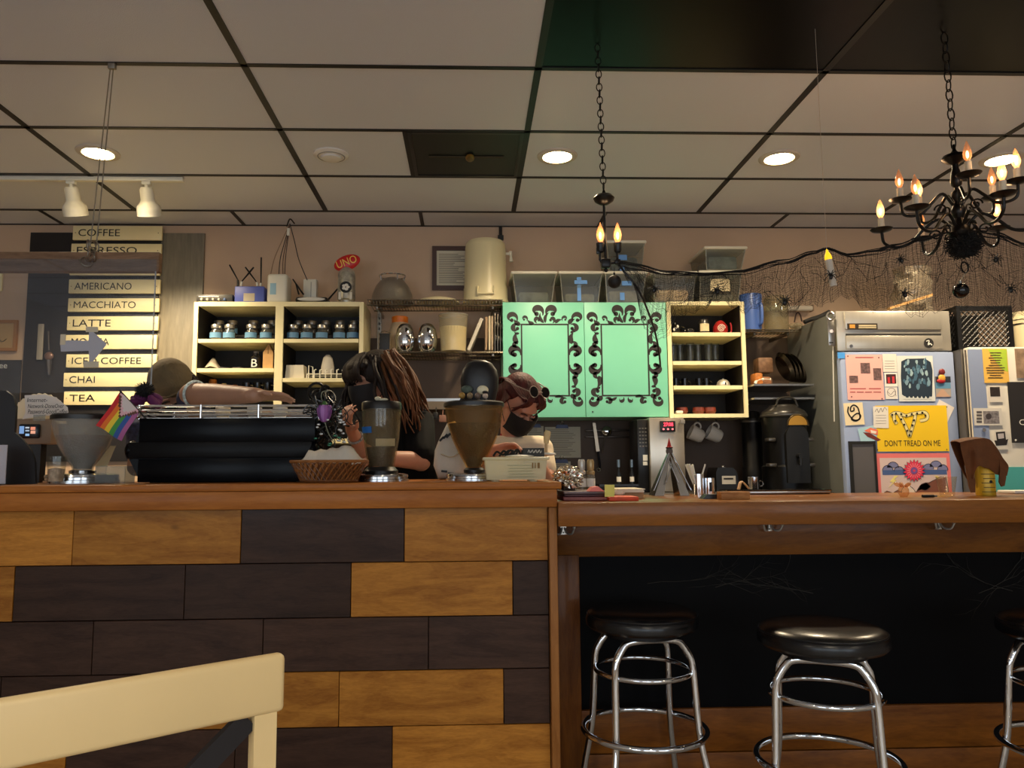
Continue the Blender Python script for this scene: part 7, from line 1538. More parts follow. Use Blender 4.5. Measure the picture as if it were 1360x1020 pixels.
MB().ell(p, .0255, 24, 16).build('ball', M('ball_matt', (14, 14, 15), .6, bump=.4, bs=300), t2); MB().cyl(p + Vector((0, 0, .024)), p + Vector((0, 0, .034)), .004, n=8).tube([p + Vector((0, 0, .033)), (p.x + .002, LY - .02, hub.z - .02)], .001, 5).build('cap_loop', blk_metal, t2)
# power cord looping from the pendant down over the cabinet
pts = [h2 + Vector((.005, 0, -.008)), W(830, 362, LY), W(842, 376, LY), W(852, 393, LY + .02), W(860, 412, LY + .1), W(868, 434, LY + .2), W(873, 455, LY + .3), W(876, 474, LY + .36), W(877, 487, LY + .4)]
solo(MB().tube(spline(pts, 6), [.0042] * 49, 8), 'extension_cable', black_plastic, 'black cord curving from small pendant across the right mint door', 'cord')
# large chandelier
GYc = 2.75; cc_ = W(1268, 212, GYc); X0c = cc_.x; zc_ = lambda y: W(1270, y, GYc).z
t = thing('candle_chandelier', (X0c, GYc, zc_(345)), 'large black candelabra chandelier with curved arms and flame bulbs', 'chandelier')
chain(t, (X0c - .006, GYc, CEIL - .005), (X0c, GYc, zc_(197)), 12, .013, .0026)
z = zc_
MB().lathe([(.004, z(192)), (.007, z(200)), (.016, z(204)), (.04, z(207)), (.046, z(211)), (.03, z(215)), (.012, z(219)), (.012, z(224)), (.017, z(230)), (.021, z(240)), (.018, z(246)), (.009, z(249)), (.009, z(252)), (.018, z(255)), (.02, z(261)), (.012, z(266)), (.012, z(269)), (.02, z(274)), (.026, z(280)), (.021, z(286)), (.014, z(290)), (.02, z(297)), (.036, z(303)), (.04, z(309)), (.03, z(316)), (.012, z(321)), (.012, z(326)), (0, z(328))], (X0c, GYc, 0), 28).build('column', blk_metal, t)
MB().torus((X0c + .008, GYc, z(355)), .02, .003, 20, 6, Euler((PI / 2, 0, .4)).to_matrix()).build('ring', blk_metal, t)
def arm(ang, Rr, z_in, z_dish, dip, scrl=True, light=False):
    d = Vector((math.cos(ang), math.sin(ang), 0)); o = Vector((X0c, GYc, 0)); P = lambda r, zz: o + d * r + Vector((0, 0, zz))
    pts = [P(.015, z_in), P(Rr * .25, z_in + .05), P(Rr * .45, z_in + .02), P(Rr * .62, z_in - dip * .7), P(Rr * .82, z_in - dip), P(Rr * .97, z_dish - .05), P(Rr, z_dish - .004)]
    MB().tube(spline(pts, 5), .006, 8).build('arm', blk_metal, t)
    if scrl: MB().tube([P(Rr * .3 + .022 * math.cos(a) * (1 - a / 11), z_in - .01 + .022 * math.sin(a) * (1 - a / 11)) for a in [k * .4 for k in range(20)]], .0035, 6).build('scroll', blk_metal, t)
    e = P(Rr, z_dish)
    MB().lathe([(.004, -.008), (.012, -.006), (.034, 0), (.042, .008), (.04, .009), (.012, .003), (0, .003)], e, 24).build('drip_pan', blk_metal, t)
    MB().cyl(e + Vector((0, 0, .003)), e + Vector((0, 0, .052)), .0115, n=16).build('candle_sleeve', sleeve_m, t)
    flame_bulb(t, e + Vector((0, 0, .05)), .95)
    if light: point_light(t, e + Vector((0, 0, .085)), .55)
D_ = math.radians
zl = z(292); zu = z(257)
for k, a in enumerate((147, 207, 267, 327, 27, 87)): arm(D_(a), .262, z(305), zl, .035, True, k % 2 == 0)
for k, a in enumerate((248, 322, 18, 100, 152)): arm(D_(a), .19, z(272), zu, .02, True, k % 2 == 1)
# black tulle wound round the column
random.seed(17); mb = MB()
for k in range(520):
    a = random.random() * 2 * PI; u = random.uniform(-1, 1); p = Vector((X0c + .012, GYc, z(326))) + Vector((math.cos(a) * math.sqrt(1 - u * u) * .05, math.sin(a) * math.sqrt(1 - u * u) * .05, u * .042)); q = Vector((random.gauss(0, 1), random.gauss(0, 1), random.gauss(0, .6))).normalized() * .02
    mb.tube([p - q, p + q], [.0022, .001], 3)
mb.ell(Vector((X0c + .012, GYc, z(328))), (.047, .045, .04))
solo(mb, 'tulle_bow', M('tulle_black', (12, 11, 12), .9), 'bunched black tulle ball under the big chandelier', 'decoration')
p = W(1276, 386, GYc - .03); t2 = thing('black_ornament', p - Vector((0, 0, .028)), 'shiny black ball ornament under the big chandelier', 'ornament')
MB().ell(p, .028, 24, 16).build('ball', M('ball_gloss', (8, 8, 9), .08), t2); MB().cyl(p + Vector((0, 0, .026)), p + Vector((0, 0, .036)), .005, n=10).tube([p + Vector((0, 0, .035)), (X0c + .008, GYc - .01, z(361))], .0012, 5).build('cap_loop', M('cap_silver', (170, 168, 160), .3, .8), t2)
# ================================================================= SPIDER NET
net_m = M('net_black', (14, 12, 12), .9)
upx = [(822, 349), (850, 353), (885, 361), (930, 363), (985, 360), (1040, 347), (1080, 334), (1101, 328), (1128, 337), (1160, 333), (1190, 327), (1226, 314), (1262, 306), (1290, 307), (1323, 310), (1365, 324), (1400, 330)]
lowx = [(822, 354), (840, 380), (860, 440), (880, 450), (900, 425), (930, 408), (960, 404), (1000, 412), (1040, 416), (1080, 408), (1110, 396), (1150, 408), (1200, 414), (1240, 420), (1262, 408), (1300, 412), (1340, 424), (1400, 420)]
def ip(tab, x):
    for i in range(len(tab) - 1):
        if x <= tab[i + 1][0]: f = (x - tab[i][0]) / (tab[i + 1][0] - tab[i][0]); f = f * f * (3 - 2 * f); return tab[i][1] + (tab[i + 1][1] - tab[i][1]) * f
    return tab[-1][1]
NYc = 2.84
def netp(x, f):
    yu, yl = ip(upx, x), ip(lowx, x) + 5 * math.sin(x * .11) + 3 * math.sin(x * .37)
    y = yu + (yl - yu) * f; Yd = NYc - .09 * max(0, min(1, (x - 1050) / 220)) + .022 * math.sin(x * .09 + f * 2) * (f + .15) + .012 * math.sin(x * .23 - f * 3)
    return W(x + 2.0 * math.sin(f * 7 + x * .05), y, Yd)
t = thing('spider_net', W(1090, 420, NYc), 'sheer black netting draped from small pendant to big chandelier', 'netting')
random.seed(9); mb = MB(); xs_ = [822 + i * 2.6 for i in range(222)]
for x in xs_:
    e = random.uniform(.72, 1.) if random.random() < .5 else 1.
    j = random.uniform(-1.2, 1.2); mb.tube([netp(x + j + random.uniform(-.8, .8), f * e) for f in [k / 11 for k in range(12)]], .0006, 3)
for k in range(42):
    f = ((k + .5) / 42) ** 1.0; x0 = random.choice((822, 822, 840, 900)); x1 = 1396
    mb.tube([netp(x, min(1, f + random.uniform(-.012, .012))) for x in range(x0, x1, 5)], .0006, 3)
for k in range(26):   # pulled runs
    x = random.uniform(850, 1380); f = random.uniform(.1, .8); P = []
    for q in range(8): P.append(netp(x + q * random.uniform(3, 9), max(0, min(1, f + q * random.uniform(-.05, .06)))))
    mb.tube(P, .0011, 3)
mb.build('net', net_m, t, smooth=False)['kind'] = 'stuff'
for k in range(5):
    a = random.random() * 6; MB().tube([netp(x, .02) + Vector((0, .006 * math.sin(x * .05 + a), .005 * math.sin(x * .041 + a * 2) - .003 * k + .006)) for x in range(822, 1400, 8)], [.0022 + .0008 * math.sin(x * .07 + k) for x in range(822, 1400, 8)], 5).build('gathered_edge', net_m, t)
sp_m = M('spider_black', (10, 10, 10), .4)
def spider(px, py, label, s=1., Y=2.79, rot=0.):
    c = W(px, py, Y); t = thing('toy_spider', c, label, 'spider', 'toy spiders on the net'); rnd = random.Random(int(px))
    cr, sr = math.cos(rot), math.sin(rot); F = lambda x, y, zz: c + Vector((x * cr - zz * sr, y, x * sr + zz * cr)) * s
    MB().ell(F(0, 0, -.006), (.0085 * s, .007 * s, .0105 * s), 12, 8).ell(F(0, 0, .007), (.0045 * s, .004 * s, .005 * s), 10, 8).build('body', sp_m, t)
    for sd in (-1, 1):
        for k in range(4):
            a = (-.9, -.3, .35, 1.0)[k] + rnd.uniform(-.12, .12); dx, dz = math.cos(a) * sd, math.sin(a)
            MB().tube([F(sd * .003, 0, .002), F(dx * .016, -.008, dz * .016 + .005), F(dx * .03, -.004, dz * .03 - .004)], [.0021 * s, .0018 * s, .0009 * s], 5).build('leg', sp_m, t)
spider(1042, 400, 'toy spider on the net before the glass jar', 1.05); spider(952, 386, 'toy spider on the paper labelled bin', .95, rot=.4); spider(869, 384, 'toy spider on the net near the straw-filled bin', .95, 2.82, -.4)
spider(1103, 366, 'toy spider clinging to the hanging candle', .9, 2.70, .2); spider(1196, 345, 'toy spider under left arm of big chandelier', .9, 2.74, .9); spider(1201, 390, 'toy spider on the plastic bag above steel fridge', .95, 2.74, .5)
spider(1323, 344, 'toy spider right of the chandelier tulle', .9, 2.72, -.5); spider(1342, 384, 'toy spider above the milk crate', .9, 2.73, .3)
# floating candle on a thread
CYd = 2.73; p0, p1 = W(1100.5, 345, CYd), W(1107, 380, CYd)
t = thing('hanging_candle', p1, 'white battery candle with yellow flame hanging on a thread', 'candle')
MB().tube([p1, p0], .0125, 18).build('candle', M('candle_white', (206, 198, 184), .5), t)
d = (p0 - p1).normalized(); q = Vector((0, 0, 1)).rotation_difference(d).to_matrix()
MB().lathe([(.012, -.002), (.0135, .006), (.011, .018), (.005, .03), (.003, .038), (0, .042)], p0, 16, q).build('flame', M('flame_yellow', (250, 206, 40), .4, emit=(255, 200, 30), es=.7), t)
MB().tube([p0 + d * .04, Vector((p0.x - .004, CYd, CEIL - .004))], .0007, 4).build('thread', M('thread_pale', (190, 176, 160), .5), t)
# ================================================================= BAR STOOLS
vinyl = M('vinyl_black', (13, 14, 17), .27, bump=.12, bs=30); skirt = M('vinyl_band', (11, 13, 18), .3)
def make_stool(label):
    t = thing('bar_stool', (0, 0, 0), label, 'stool', 'chrome bar stools', local=True); r = .173; h = .70
    MB().lathe([(0, h), (r * .55, h + .003), (r * .85, h - .001), (r * .95, h - .008), (r * .985, h - .014), (r * .97, h - .017), (r, h - .022), (r * 1.02, h - .034), (r * 1.01, h - .048), (r * .95, h - .058), (r * .8, h - .062), (0, h - .062)], (0, 0, 0), 48).build('seat_cushion', vinyl, t)
    MB().torus((0, 0, h - .0165), r * .975, .0035, 48, 6).build('piping', skirt, t)
    MB().cyl((0, 0, h - .078), (0, 0, h - .06), .12, n=30).build('swivel_plate', M('swivel_dark', (30, 30, 32), .4, .6), t)
    tr = .0108; up = h - .082
    for s in (-1, 1):
        y0 = s * .085
        for sx in (-1, 1):
            leg = [(sx * .10, y0, up - .022), (sx * .12, y0 * 1.05, up - .055), (sx * .126, y0 * 1.1, up - .1), (sx * .13, y0 * 1.2, .40), (sx * .135, y0 * 1.3, .32), (sx * .15, y0 * 1.5, .22), (sx * .182, y0 * 1.85, .0 + .014)]
            l = MB().tube(spline(leg, 5), tr, 12).build('leg', chrome, t); MB().cyl((sx * .182, y0 * 1.85, 0), (sx * .182, y0 * 1.85, .02), .016, n=14).build('foot_cap', black_plastic, l)
        MB().tube(spline([(-.12, y0 * 1.05, up - .055), (-.10, y0, up - .022), (-.065, y0, up), (.065, y0, up), (.10, y0, up - .022), (.12, y0 * 1.05, up - .055)], 5), tr * 1.02, 12).build('leg_arch', chrome, t)
    MB().torus((0, 0, .515), .148, .008, 44, 10).build('upper_ring', chrome, t)
    MB().torus((0, 0, .335), .19, .0095, 52, 10).build('foot_ring', chrome, t)
    return t
st1 = make_stool('chrome bar stool with round black seat, tucked under the bar near corner post')
st1.location = (W(852, 815, 2.48).x, 2.48, 0); st1.rotation_euler = (0, 0, .17)
st2 = dup(st1, (W(1091, 828, 2.2).x, 2.2, 0), -.42, 'chrome bar stool with pale sheen on black seat, pulled out in the middle')
dup(st1, (W(1413, 820, 2.27).x, 2.27, 0), .35, 'chrome bar stool cut off by the right frame edge')
# ================================================================= FOREGROUND CHAIR
chair_m = M('chair_cream', (234, 206, 150), .42, var=.03, vs=6, bump=.06, bs=40); chz = .875
pr_ = W(376, 866, Z=chz); pl_ = W(0, 928, Z=chz); dr = (pl_ - pr_).normalized(); L_ = .46
pe = pr_ + dr * L_; nrm = Vector((-dr.y, dr.x, 0)).normalized(); nrm = nrm if nrm.y > 0 else -nrm
t = thing('dining_chair', ((pr_ + pe) / 2 * 1 - Vector((0, 0, chz))), 'cream painted wooden chair with dark cross brace in the foreground', 'chair')
rotm = Matrix((dr, nrm, Vector((0, 0, 1)))).transposed(); hgt = .083
MB().rbox((pr_ + pe) / 2 + Vector((0, 0, -hgt / 2)), (L_, .024, hgt), .008, 3, rotm).build('top_rail', chair_m, t)
def cpt(u, n, zz): q = pr_ + dr * u + nrm * n; return Vector((q.x, q.y, zz))
for u in (.028, L_ - .028):
    MB().add([cpt(u - .017, -.012, .0), cpt(u + .017, -.012, .0), cpt(u + .017, .012, .0), cpt(u - .017, .012, .0), cpt(u - .017, -.008, chz - hgt + .004), cpt(u + .017, -.008, chz - hgt + .004), cpt(u + .017, .012, chz - hgt + .004), cpt(u - .017, .012, chz - hgt + .004)], [(0, 1, 5, 4), (1, 2, 6, 5), (2, 3, 7, 6), (3, 0, 4, 7), (4, 5, 6, 7), (3, 2, 1, 0)]).build('back_leg', chair_m, t)
dark_br = M('brace_dark', (26, 26, 32), .4)
for u0, u1, n_ in ((.05, L_ - .05, .004), (L_ - .05, .05, -.004)):
    A, B = cpt(u0, n_, chz - hgt - .004), cpt(u1, n_, .50); dd = (B - A).normalized(); w = dd.cross(nrm).normalized()
    MB().add([A + w * .016 - nrm * .006, A - w * .016 - nrm * .006, B - w * .016 - nrm * .006, B + w * .016 - nrm * .006, A + w * .016 + nrm * .006, A - w * .016 + nrm * .006, B - w * .016 + nrm * .006, B + w * .016 + nrm * .006], [(0, 1, 2, 3), (7, 6, 5, 4), (0, 4, 5, 1), (1, 5, 6, 2), (2, 6, 7, 3), (3, 7, 4, 0)]).build('cross_brace', dark_br, t, smooth=False)
MB().rbox(cpt(L_ / 2, .2, .455), (L_ - .02, .4, .03), .01, 2, rotm).build('seat', chair_m, t)
for u in (.03, L_ - .03): MB().rbox(cpt(u, .37, .22), (.035, .035, .44), .004, 1, rotm).build('front_leg', chair_m, t)
MB().rbox(cpt(L_ / 2, 0, .49), (L_ - .06, .02, .035), .004, 1, rotm).build('lower_rail', chair_m, t)
# ================================================================= PEOPLE
def fuse(name, shapes, mat, parent, voxel=.006, smooth=6):
    """shapes fused into one continuous skin"""
    mb = MB()
    for s in shapes:
        if s[0] == 'c': 
            _, a, b, r0, r1 = s; a = Vector(a); b = Vector(b); mb.cyl(a, b, r0, r1, 14); mb.ell(a, r0, 14, 8); mb.ell(b, r1, 14, 8)
        else: mb.ell(s[1], s[2], 18, 12, s[3] if len(s) > 3 else None)
    o = mb.build('tmp', mat, None, smooth=False)
    m = o.modifiers.new('r', 'REMESH'); m.mode = 'VOXEL'; m.voxel_size = voxel; m.use_smooth_shade = True
    s_ = o.modifiers.new('s', 'SMOOTH'); s_.factor = .5; s_.iterations = smooth
    dg = bpy.context.evaluated_depsgraph_get(); dg.update(); me = bpy.data.meshes.new_from_object(o.evaluated_get(dg))
    bpy.data.objects.remove(o); me.name = name
    o0 = Vector(parent.get('_o', (0, 0, 0)))
    for v in me.vertices: v.co -= o0
    me.materials.clear(); me.materials.append(mat); me.polygons.foreach_set('use_smooth', [True] * len(me.polygons))
    ob = bpy.data.objects.new(name, me); col.objects.link(ob); ob.parent = parent; ob['_o'] = tuple(o0)
    return ob
def hand(wrist, d, palm_n, s=1., curl=.6, spread=.16, thumb=1):
    """palm, four bent fingers of different length and a thumb leaving the side of the palm"""
    d = Vector(d).normalized(); n = Vector(palm_n); n = (n - d * n.dot(d)).normalized(); u = d.cross(n)
    w = Vector(wrist); S = []
    c = w + d * .045 * s; R3 = Matrix((u, n, d)).transposed(); S.append(('e', c, (.040 * s, .015 * s, .05 * s), R3)); S.append(('c', w - d * .02 * s, w + d * .02 * s, .026 * s, .027 * s))
    for k in range(4):
        off = (k - 1.5) * .0205 * s; L = (.066, .078, .073, .056)[k] * s; a = w + d * .082 * s + u * off; dd = (d + u * (k - 1.5) * spread * .5).normalized(); p = a - dd * .02 * s; r = .0088 * s; ang = 0
        for j in range(3):
            ang += curl * (.5, .9, .7)[j]; q = p + (dd * math.cos(ang) + n * math.sin(ang)) * (L * (.45, .3, .25)[j] + (.02 * s if j == 0 else 0)); S.append(('c', p, q, r, r * .92)); p = q; r *= .93
    a = w + d * .03 * s + u * thumb * .03 * s; b = a + (d * .6 + u * thumb * .75 + n * .25).normalized() * .038 * s; e = b + (d * .9 + u * thumb * .1 + n * .4).normalized() * .03 * s
    S += [('c', a - u * thumb * .012 * s, b, .0125 * s, .0105 * s), ('c', b, e, .0102 * s, .0088 * s)]
    return S
def locks(name, mat, parent, curves, r=.006, n=5):
    mb = MB()
    for pts in curves: q = spline(pts, 5); mb.tube(q, [r * (1.1 - .85 * (i / (len(q) - 1)) ** 2) for i in range(len(q))], n)
    return mb.build(name, mat, parent, ang=80)
def legs(hip, foot_z=0., w=.09, yo=0.):
    S = []
    for s in (-1, 1):
        h_ = Vector(hip) + Vector((s * w, 0, 0)); k_ = Vector((h_.x + s * .01, h_.y - .02, hip[2] * .53)); f = Vector((h_.x + s * .015, h_.y, .09))
        S += [('c', h_, k_, .085, .06), ('c', k_, f, .056, .036), ('c', f + Vector((0, .02, -.05)), f + Vector((0, -.15, -.058)), .034, .028)]
    return S
skin1 = M('skin_light', (196, 142, 116), .5, var=.04, vs=30); skin2 = M('skin_warm', (190, 132, 106), .5, var=.04, vs=30); skin3 = M('skin_tan', (170, 128, 104), .5, var=.04, vs=30)
eye_w = M('eye_white', (220, 214, 206), .3); eye_d = M('eye_dark', (30, 22, 18), .2)
def axes(fwd, tilt=0.):
    """head frame: columns right, front(y), up from a facing direction"""
    f = Vector(fwd).normalized(); r = f.cross(Vector((0, 0, 1))).normalized(); u = r.cross(f).normalized()
    return r, f, u
def head_shapes(c, fwd, s=1.):
    r, f, u = axes(fwd); c = Vector(c); R3 = Matrix((r, f, u)).transposed(); P = lambda a, b, e: c + r * a * s + f * b * s + u * e * s
    S = [('e', P(0, -.012, .028), (.074 * s, .094 * s, .088 * s), R3), ('e', P(0, .022, -.035), (.058 * s, .066 * s, .075 * s), R3), ('e', P(0, .05, -.082), (.03 * s, .028 * s, .024 * s), R3), ('c', P(0, .088, .0), P(0, .104, -.032), .009 * s, .015 * s), ('e', P(0, .078, -.062), (.024 * s, .012 * s, .008 * s), R3), ('e', P(0, .07, .03), (.05 * s, .02 * s, .012 * s), R3)]
    for q in (-1, 1): S += [('e', P(q * .076, -.01, -.008), (.009 * s, .02 * s, .03 * s), R3), ('e', P(q * .042, .06, -.03), (.022 * s, .02 * s, .02 * s), R3)]
    return S, P, R3, (r, f, u)
def face_bits(t, P, R3, skin, s=1., brow=(40, 28, 22)):
    for q in (-1, 1):
        e = MB().ell(P(q * .032, .076, .0), (.0125 * s, .009 * s, .007 * s), 12, 8, R3).build('eye', eye_w, t)
        MB().ell(P(q * .032, .0832, -.004), (.0052 * s, .003 * s, .0042 * s), 10, 6, R3).build('iris', eye_d, e)
        MB().ell(P(q * .032, .0775, .0035), (.0138 * s, .0098 * s, .0072 * s), 12, 8, R3).build('eyelid', skin, e)
        MB().tube([P(q * .019, .081, -.003), P(q * .032, .0875, -.0045), P(q * .046, .08, -.002)], .0014 * s, 5).build('lashes', eye_d, e)
        MB().tube([P(q * .018, .09, .02), P(q * .034, .088, .026), P(q * .05, .076, .02)], [.003 * s, .0035 * s, .002 * s], 6).build('eyebrow', M('brow_%d' % brow[0], brow, .8), t)
def face_mask(t, P, R3, mat, s=1.):
    """folded cloth mask over nose, mouth and chin with ear loops"""
    rows_ = []
    for i in range(9):
        v = i / 8; zz = .006 - v * .108; row = []
        for j in range(13):
            u_ = (j - 6) / 6; bulge = .026 * (1 - u_ * u_) * (1 - ((v - .42) / .75) ** 2); wd = .078 - .018 * v
            y = .096 * math.sqrt(max(.0, 1 - (u_ * .90) ** 2)) + bulge + .006 - .012 * max(0, v - .75) * 3; row.append(P(u_ * wd, y, zz + .010 * (1 - abs(u_)) * (1 - v) - .004 * u_ * u_ * (1 - v)))
        rows_.append(row)
    m_ = MB().sheet(rows_, .003).build('face_mask', mat, t, ang=80)
    for q in (-1, 1):
        MB().tube(spline([P(q * .075, .045, -.005), P(q * .083, -.005, .018), P(q * .084, -.03, -.004), P(q * .08, -.01, -.035), P(q * .07, .04, -.07)], 5), .0018, 5).build('ear_loop', mat, m_)
mask_m = M('mask_black', (13, 13, 15), .75)
# ---- person with long brown hair, black tee and mask, leaning over the machine
def Pw(px, py, Y): return W(px, py, Y)
HY_ = 3.36; hc = Pw(497, 507, HY_); fwd = Vector((-.80, -.52, -.34))
t = thing('person', (hc.x + .08, 3.42, 0), 'person with long brown hair, black mask and black t-shirt working at the machine', 'person')
S, P, R3, ax = head_shapes(hc, fwd)
neck = Pw(521, 548, 3.42); chest = Vector((neck.x + .03, 3.43, 1.16)); hip = (chest.x + .01, 3.44, .88)
shR, shL = Pw(555, 562, 3.40), Pw(488, 560, 3.42)
elR, wrR = Pw(559, 612, 3.26), Pw(507, 608, 3.16); elL, wrL = Pw(484, 606, 3.25), Pw(469, 575, 3.14)
S += [('c', Vector(hc) - ax[1] * .02 - ax[2] * .06, neck, .05, .056), ('e', chest, (.165, .105, .2)), ('c', shR, shL, .062, .062), ('e', Vector(hip) + Vector((0, 0, .06)), (.16, .11, .14))]
S += [('c', shR, elR, .057, .045), ('c', elR, wrR, .042, .029), ('c', shL, elL, .05, .041), ('c', elL, wrL, .037, .025)]
S += hand(wrR, (wrR - elR) + Vector((0, -.03, -.04)), (0, .2, -1), .95, .5); dL = (Pw(461, 560, 3.10) - wrL); S += hand(wrL, dL, (.5, .6, -.3), .92, .85, thumb=-1)
S += legs(hip)
fuse('body', S, skin1, t); face_bits(t, P, R3, skin1); face_mask(t, P, R3, mask_m)
tee = M('tee_black', (16, 16, 17), .85, spec=.2)
slR = shR + (elR - shR) * .86; slL = shL + (elL - shL) * .7
fuse('t_shirt', [('e', chest + Vector((0, 0, -.02)), (.182, .124, .225)), ('c', shR, shL, .076, .072), ('c', shR, slR, .074, .066), ('c', shL, slL, .066, .058), ('c', neck + Vector((.005, .01, -.05)), chest, .075, .12), ('e', Vector(hip) + Vector((0, 0, .05)), (.172, .124, .15))], tee, t)
fuse('trousers', [(q[0], q[1], q[2], q[3] + .012, q[4] + .014) for q in legs(hip)[0:2] + legs(hip)[3:5]] + [('e', Vector(hip), (.172, .124, .12))], M('jeans_dark', (26, 28, 36), .8), t, .008)
hair_d = M('hair_dark_brown', (34, 24, 18), .62, var=.4, vs=60, stretch=(1, 1, .1), spec=.3, bump=1., bs=110); hair_b = M('hair_auburn', (92, 54, 26), .62, spec=.3, bump=.6, bs=110, var=.4, vs=60, stretch=(1, 1, .1))
r, f, u = ax; cap = [('e', P(0, -.03, .042), (.1, .106, .094), R3), ('e', P(.0, -.085, -.03), (.098, .07, .13), R3), ('e', P(0, .055, .085), (.075, .045, .036), R3)]
fuse('hair', cap, hair_d, t, .007, 4); random.seed(31); cur = []; cur2 = []
for k in range(150):
    a = random.uniform(0, 2 * PI); front = math.cos(a) > .55
    st_ = P(math.sin(a) * .09, -.03 + math.cos(a) * .095, random.uniform(.03, .12))
    if front: cur.append([P(math.sin(a) * .05, .02, .13), P(math.sin(a) * .085, .075, .10), P(math.sin(a) * .095 , .098, .06), P(math.sin(a) * .10 + random.uniform(-.01, .01), .092, .028 + random.uniform(-.012, .012))]); continue
    dn = random.uniform(.2, .34); out = Vector((st_.x - hc.x, st_.y - hc.y, 0)); out = out.normalized() if out.length > .01 else r
    bias = Vector((.05 if out.x > -.2 else -.01, 0, 0)); w_ = lambda: Vector((random.uniform(-.014, .014), random.uniform(-.014, .014), 0))
    pts = [st_, st_ + out * .035 + Vector((0, 0, -dn * .25)) + w_() + bias * .3, st_ + out * .05 + Vector((0, 0, -dn * .5)) + w_() + bias * .7, st_ + out * .05 + Vector((0, 0, -dn * .75)) + w_() + bias * 1.2, st_ + out * .06 + Vector((0, 0, -dn)) + w_() + bias * 1.6]
    (cur2 if out.x > .45 else cur).append(pts)
locks('hair_locks', hair_d, t, cur, .0085); locks('hair_locks_auburn', hair_b, t, cur2, .0085)
# printed wrist band
MB().torus(wrL * .8 + elL * .2, .031, .005, 22, 6, Vector((0, 0, 1)).rotation_difference((wrL - elL).normalized()).to_matrix()).build('wristband', M('band_pattern', (150, 150, 150), .5, var=.8, vs=160), t)
# ---- person with red hair, sunglasses on head, black mask, cream top
HY3 = 3.46; hc = Pw(690, 538, HY3); fwd = Vector((.42, -.56, -.80))
t = thing('person', (hc.x - .02, 3.5, 0), 'person with dark red hair, sunglasses on head, black mask and cream top', 'person')
S, P, R3, ax = head_shapes(hc, fwd, .98)
neck = Pw(680, 582, 3.53); chest = Vector((neck.x + .0, 3.54, 1.05)); hip = (chest.x - .01, 3.58, .82)
shR, shL = Pw(716, 598, 3.50), Pw(640, 598, 3.52); elR, wrR = Pw(727, 640, 3.42), Pw(712, 612, 3.27); elL, wrL = Pw(636, 628, 3.36), Pw(652, 600, 3.24)
S += [('c', Vector(hc) - ax[1] * .02 - ax[2] * .06, neck, .048, .054), ('e', chest, (.155, .1, .2)), ('c', shR, shL, .056, .056), ('e', Vector(hip) + Vector((0, 0, .06)), (.155, .108, .14)), ('c', shR, elR, .05, .042), ('c', elR, wrR, .038, .027), ('c', shL, elL, .05, .042), ('c', elL, wrL, .038, .027)]
S += hand(wrL, Vector((.9, -.1, .35)), (.25, -.3, -1), .98, .75, .22, thumb=1) + hand(wrR, Vector((-.6, -.4, .2)), (-.2, -.2, -1), .95, .6, thumb=-1) + legs(hip)
fuse('body', S, skin2, t); face_bits(t, P, R3, skin2, .98, (58, 30, 26)); face_mask(t, P, R3, mask_m, .98)
fuse('cream_top', [('e', chest + Vector((0, 0, -.02)), (.17, .118, .225)), ('c', shR, shL, .068, .068), ('c', shR, shR * .45 + elR * .55, .064, .058), ('c', shL, shL * .45 + elL * .55, .064, .058), ('c', neck + Vector((0, .01, -.03)), chest, .064, .11), ('e', Vector(hip) + Vector((0, 0, .05)), (.168, .12, .15))], M('top_cream', (222, 204, 176), .8, var=.06, vs=14), t)
fuse('trousers', [(q[0], q[1], q[2], q[3] + .012, q[4] + .014) for q in legs(hip)[0:2] + legs(hip)[3:5]] + [('e', Vector(hip), (.168, .12, .12))], M('jeans_dark'), t, .008)
red_h = M('hair_dark_red', (70, 23, 19), .6, var=.45, vs=60, stretch=(1, 1, .1), spec=.3, bump=1., bs=110); r, f, u = ax
fuse('hair', [('e', P(0, -.045, .05), (.086, .09, .082), R3), ('e', P(0, -.085, -.01), (.082, .055, .085), R3)], red_h, t, .007, 4)
random.seed(12); cur = []
for k in range(110):
    a = random.uniform(-1, 1); cur.append([P(a * .064, .064, .082 + random.uniform(-.004, .01)), P(a * .08, .03, .112 - abs(a) * .025), P(a * .092, -.05, .118 - abs(a) * .03), P(a * .09, -.115, .06), P(a * .05, -.14, .0)])
for k in range(40):
    a = random.uniform(-1, 1); a = a if abs(a) > .35 else math.copysign(.35 + random.random() * .5, a); cur.append([P(a * .03, .045, .112), P(a * .06, .074, .085), P(a * .082, .066, .05), P(a * .09 + random.uniform(-.006, .006), .045, .012 + random.uniform(-.02, .02))])
for k in range(26):
    cur.append([P(-.088, -.02 + random.uniform(-.03, .03), .05), P(-.098, -.0, -.03), P(-.085, .03 + random.uniform(-.02, .02), -.10), P(-.06, .05, -.16 + random.uniform(-.03, .02))])
    cur.append([P(.088, -.02 + random.uniform(-.03, .03), .05), P(.098, -.01, -.02), P(.092, .0 + random.uniform(-.02, .02), -.06)])
locks('hair_locks', red_h, t, cur, .0045)
scf = [('c', P(-.075, .02, -.10), P(-.05, .03, -.15), .022, .026), ('e', P(-.05, .035, -.18), (.03, .028, .04)), ('c', P(-.05, .04, -.15), P(.02, .045, -.16), .024, .02)]
fuse('red_scarf', scf, M('scarf_red', (150, 34, 36), .8, var=.3, vs=50), t, .006, 3)
g = thing('sunglasses', P(0, .06, .1), 'dark round sunglasses with pale frame on red-haired head', 'sunglasses'); fr_m = M('glasses_frame', (150, 132, 118), .3)
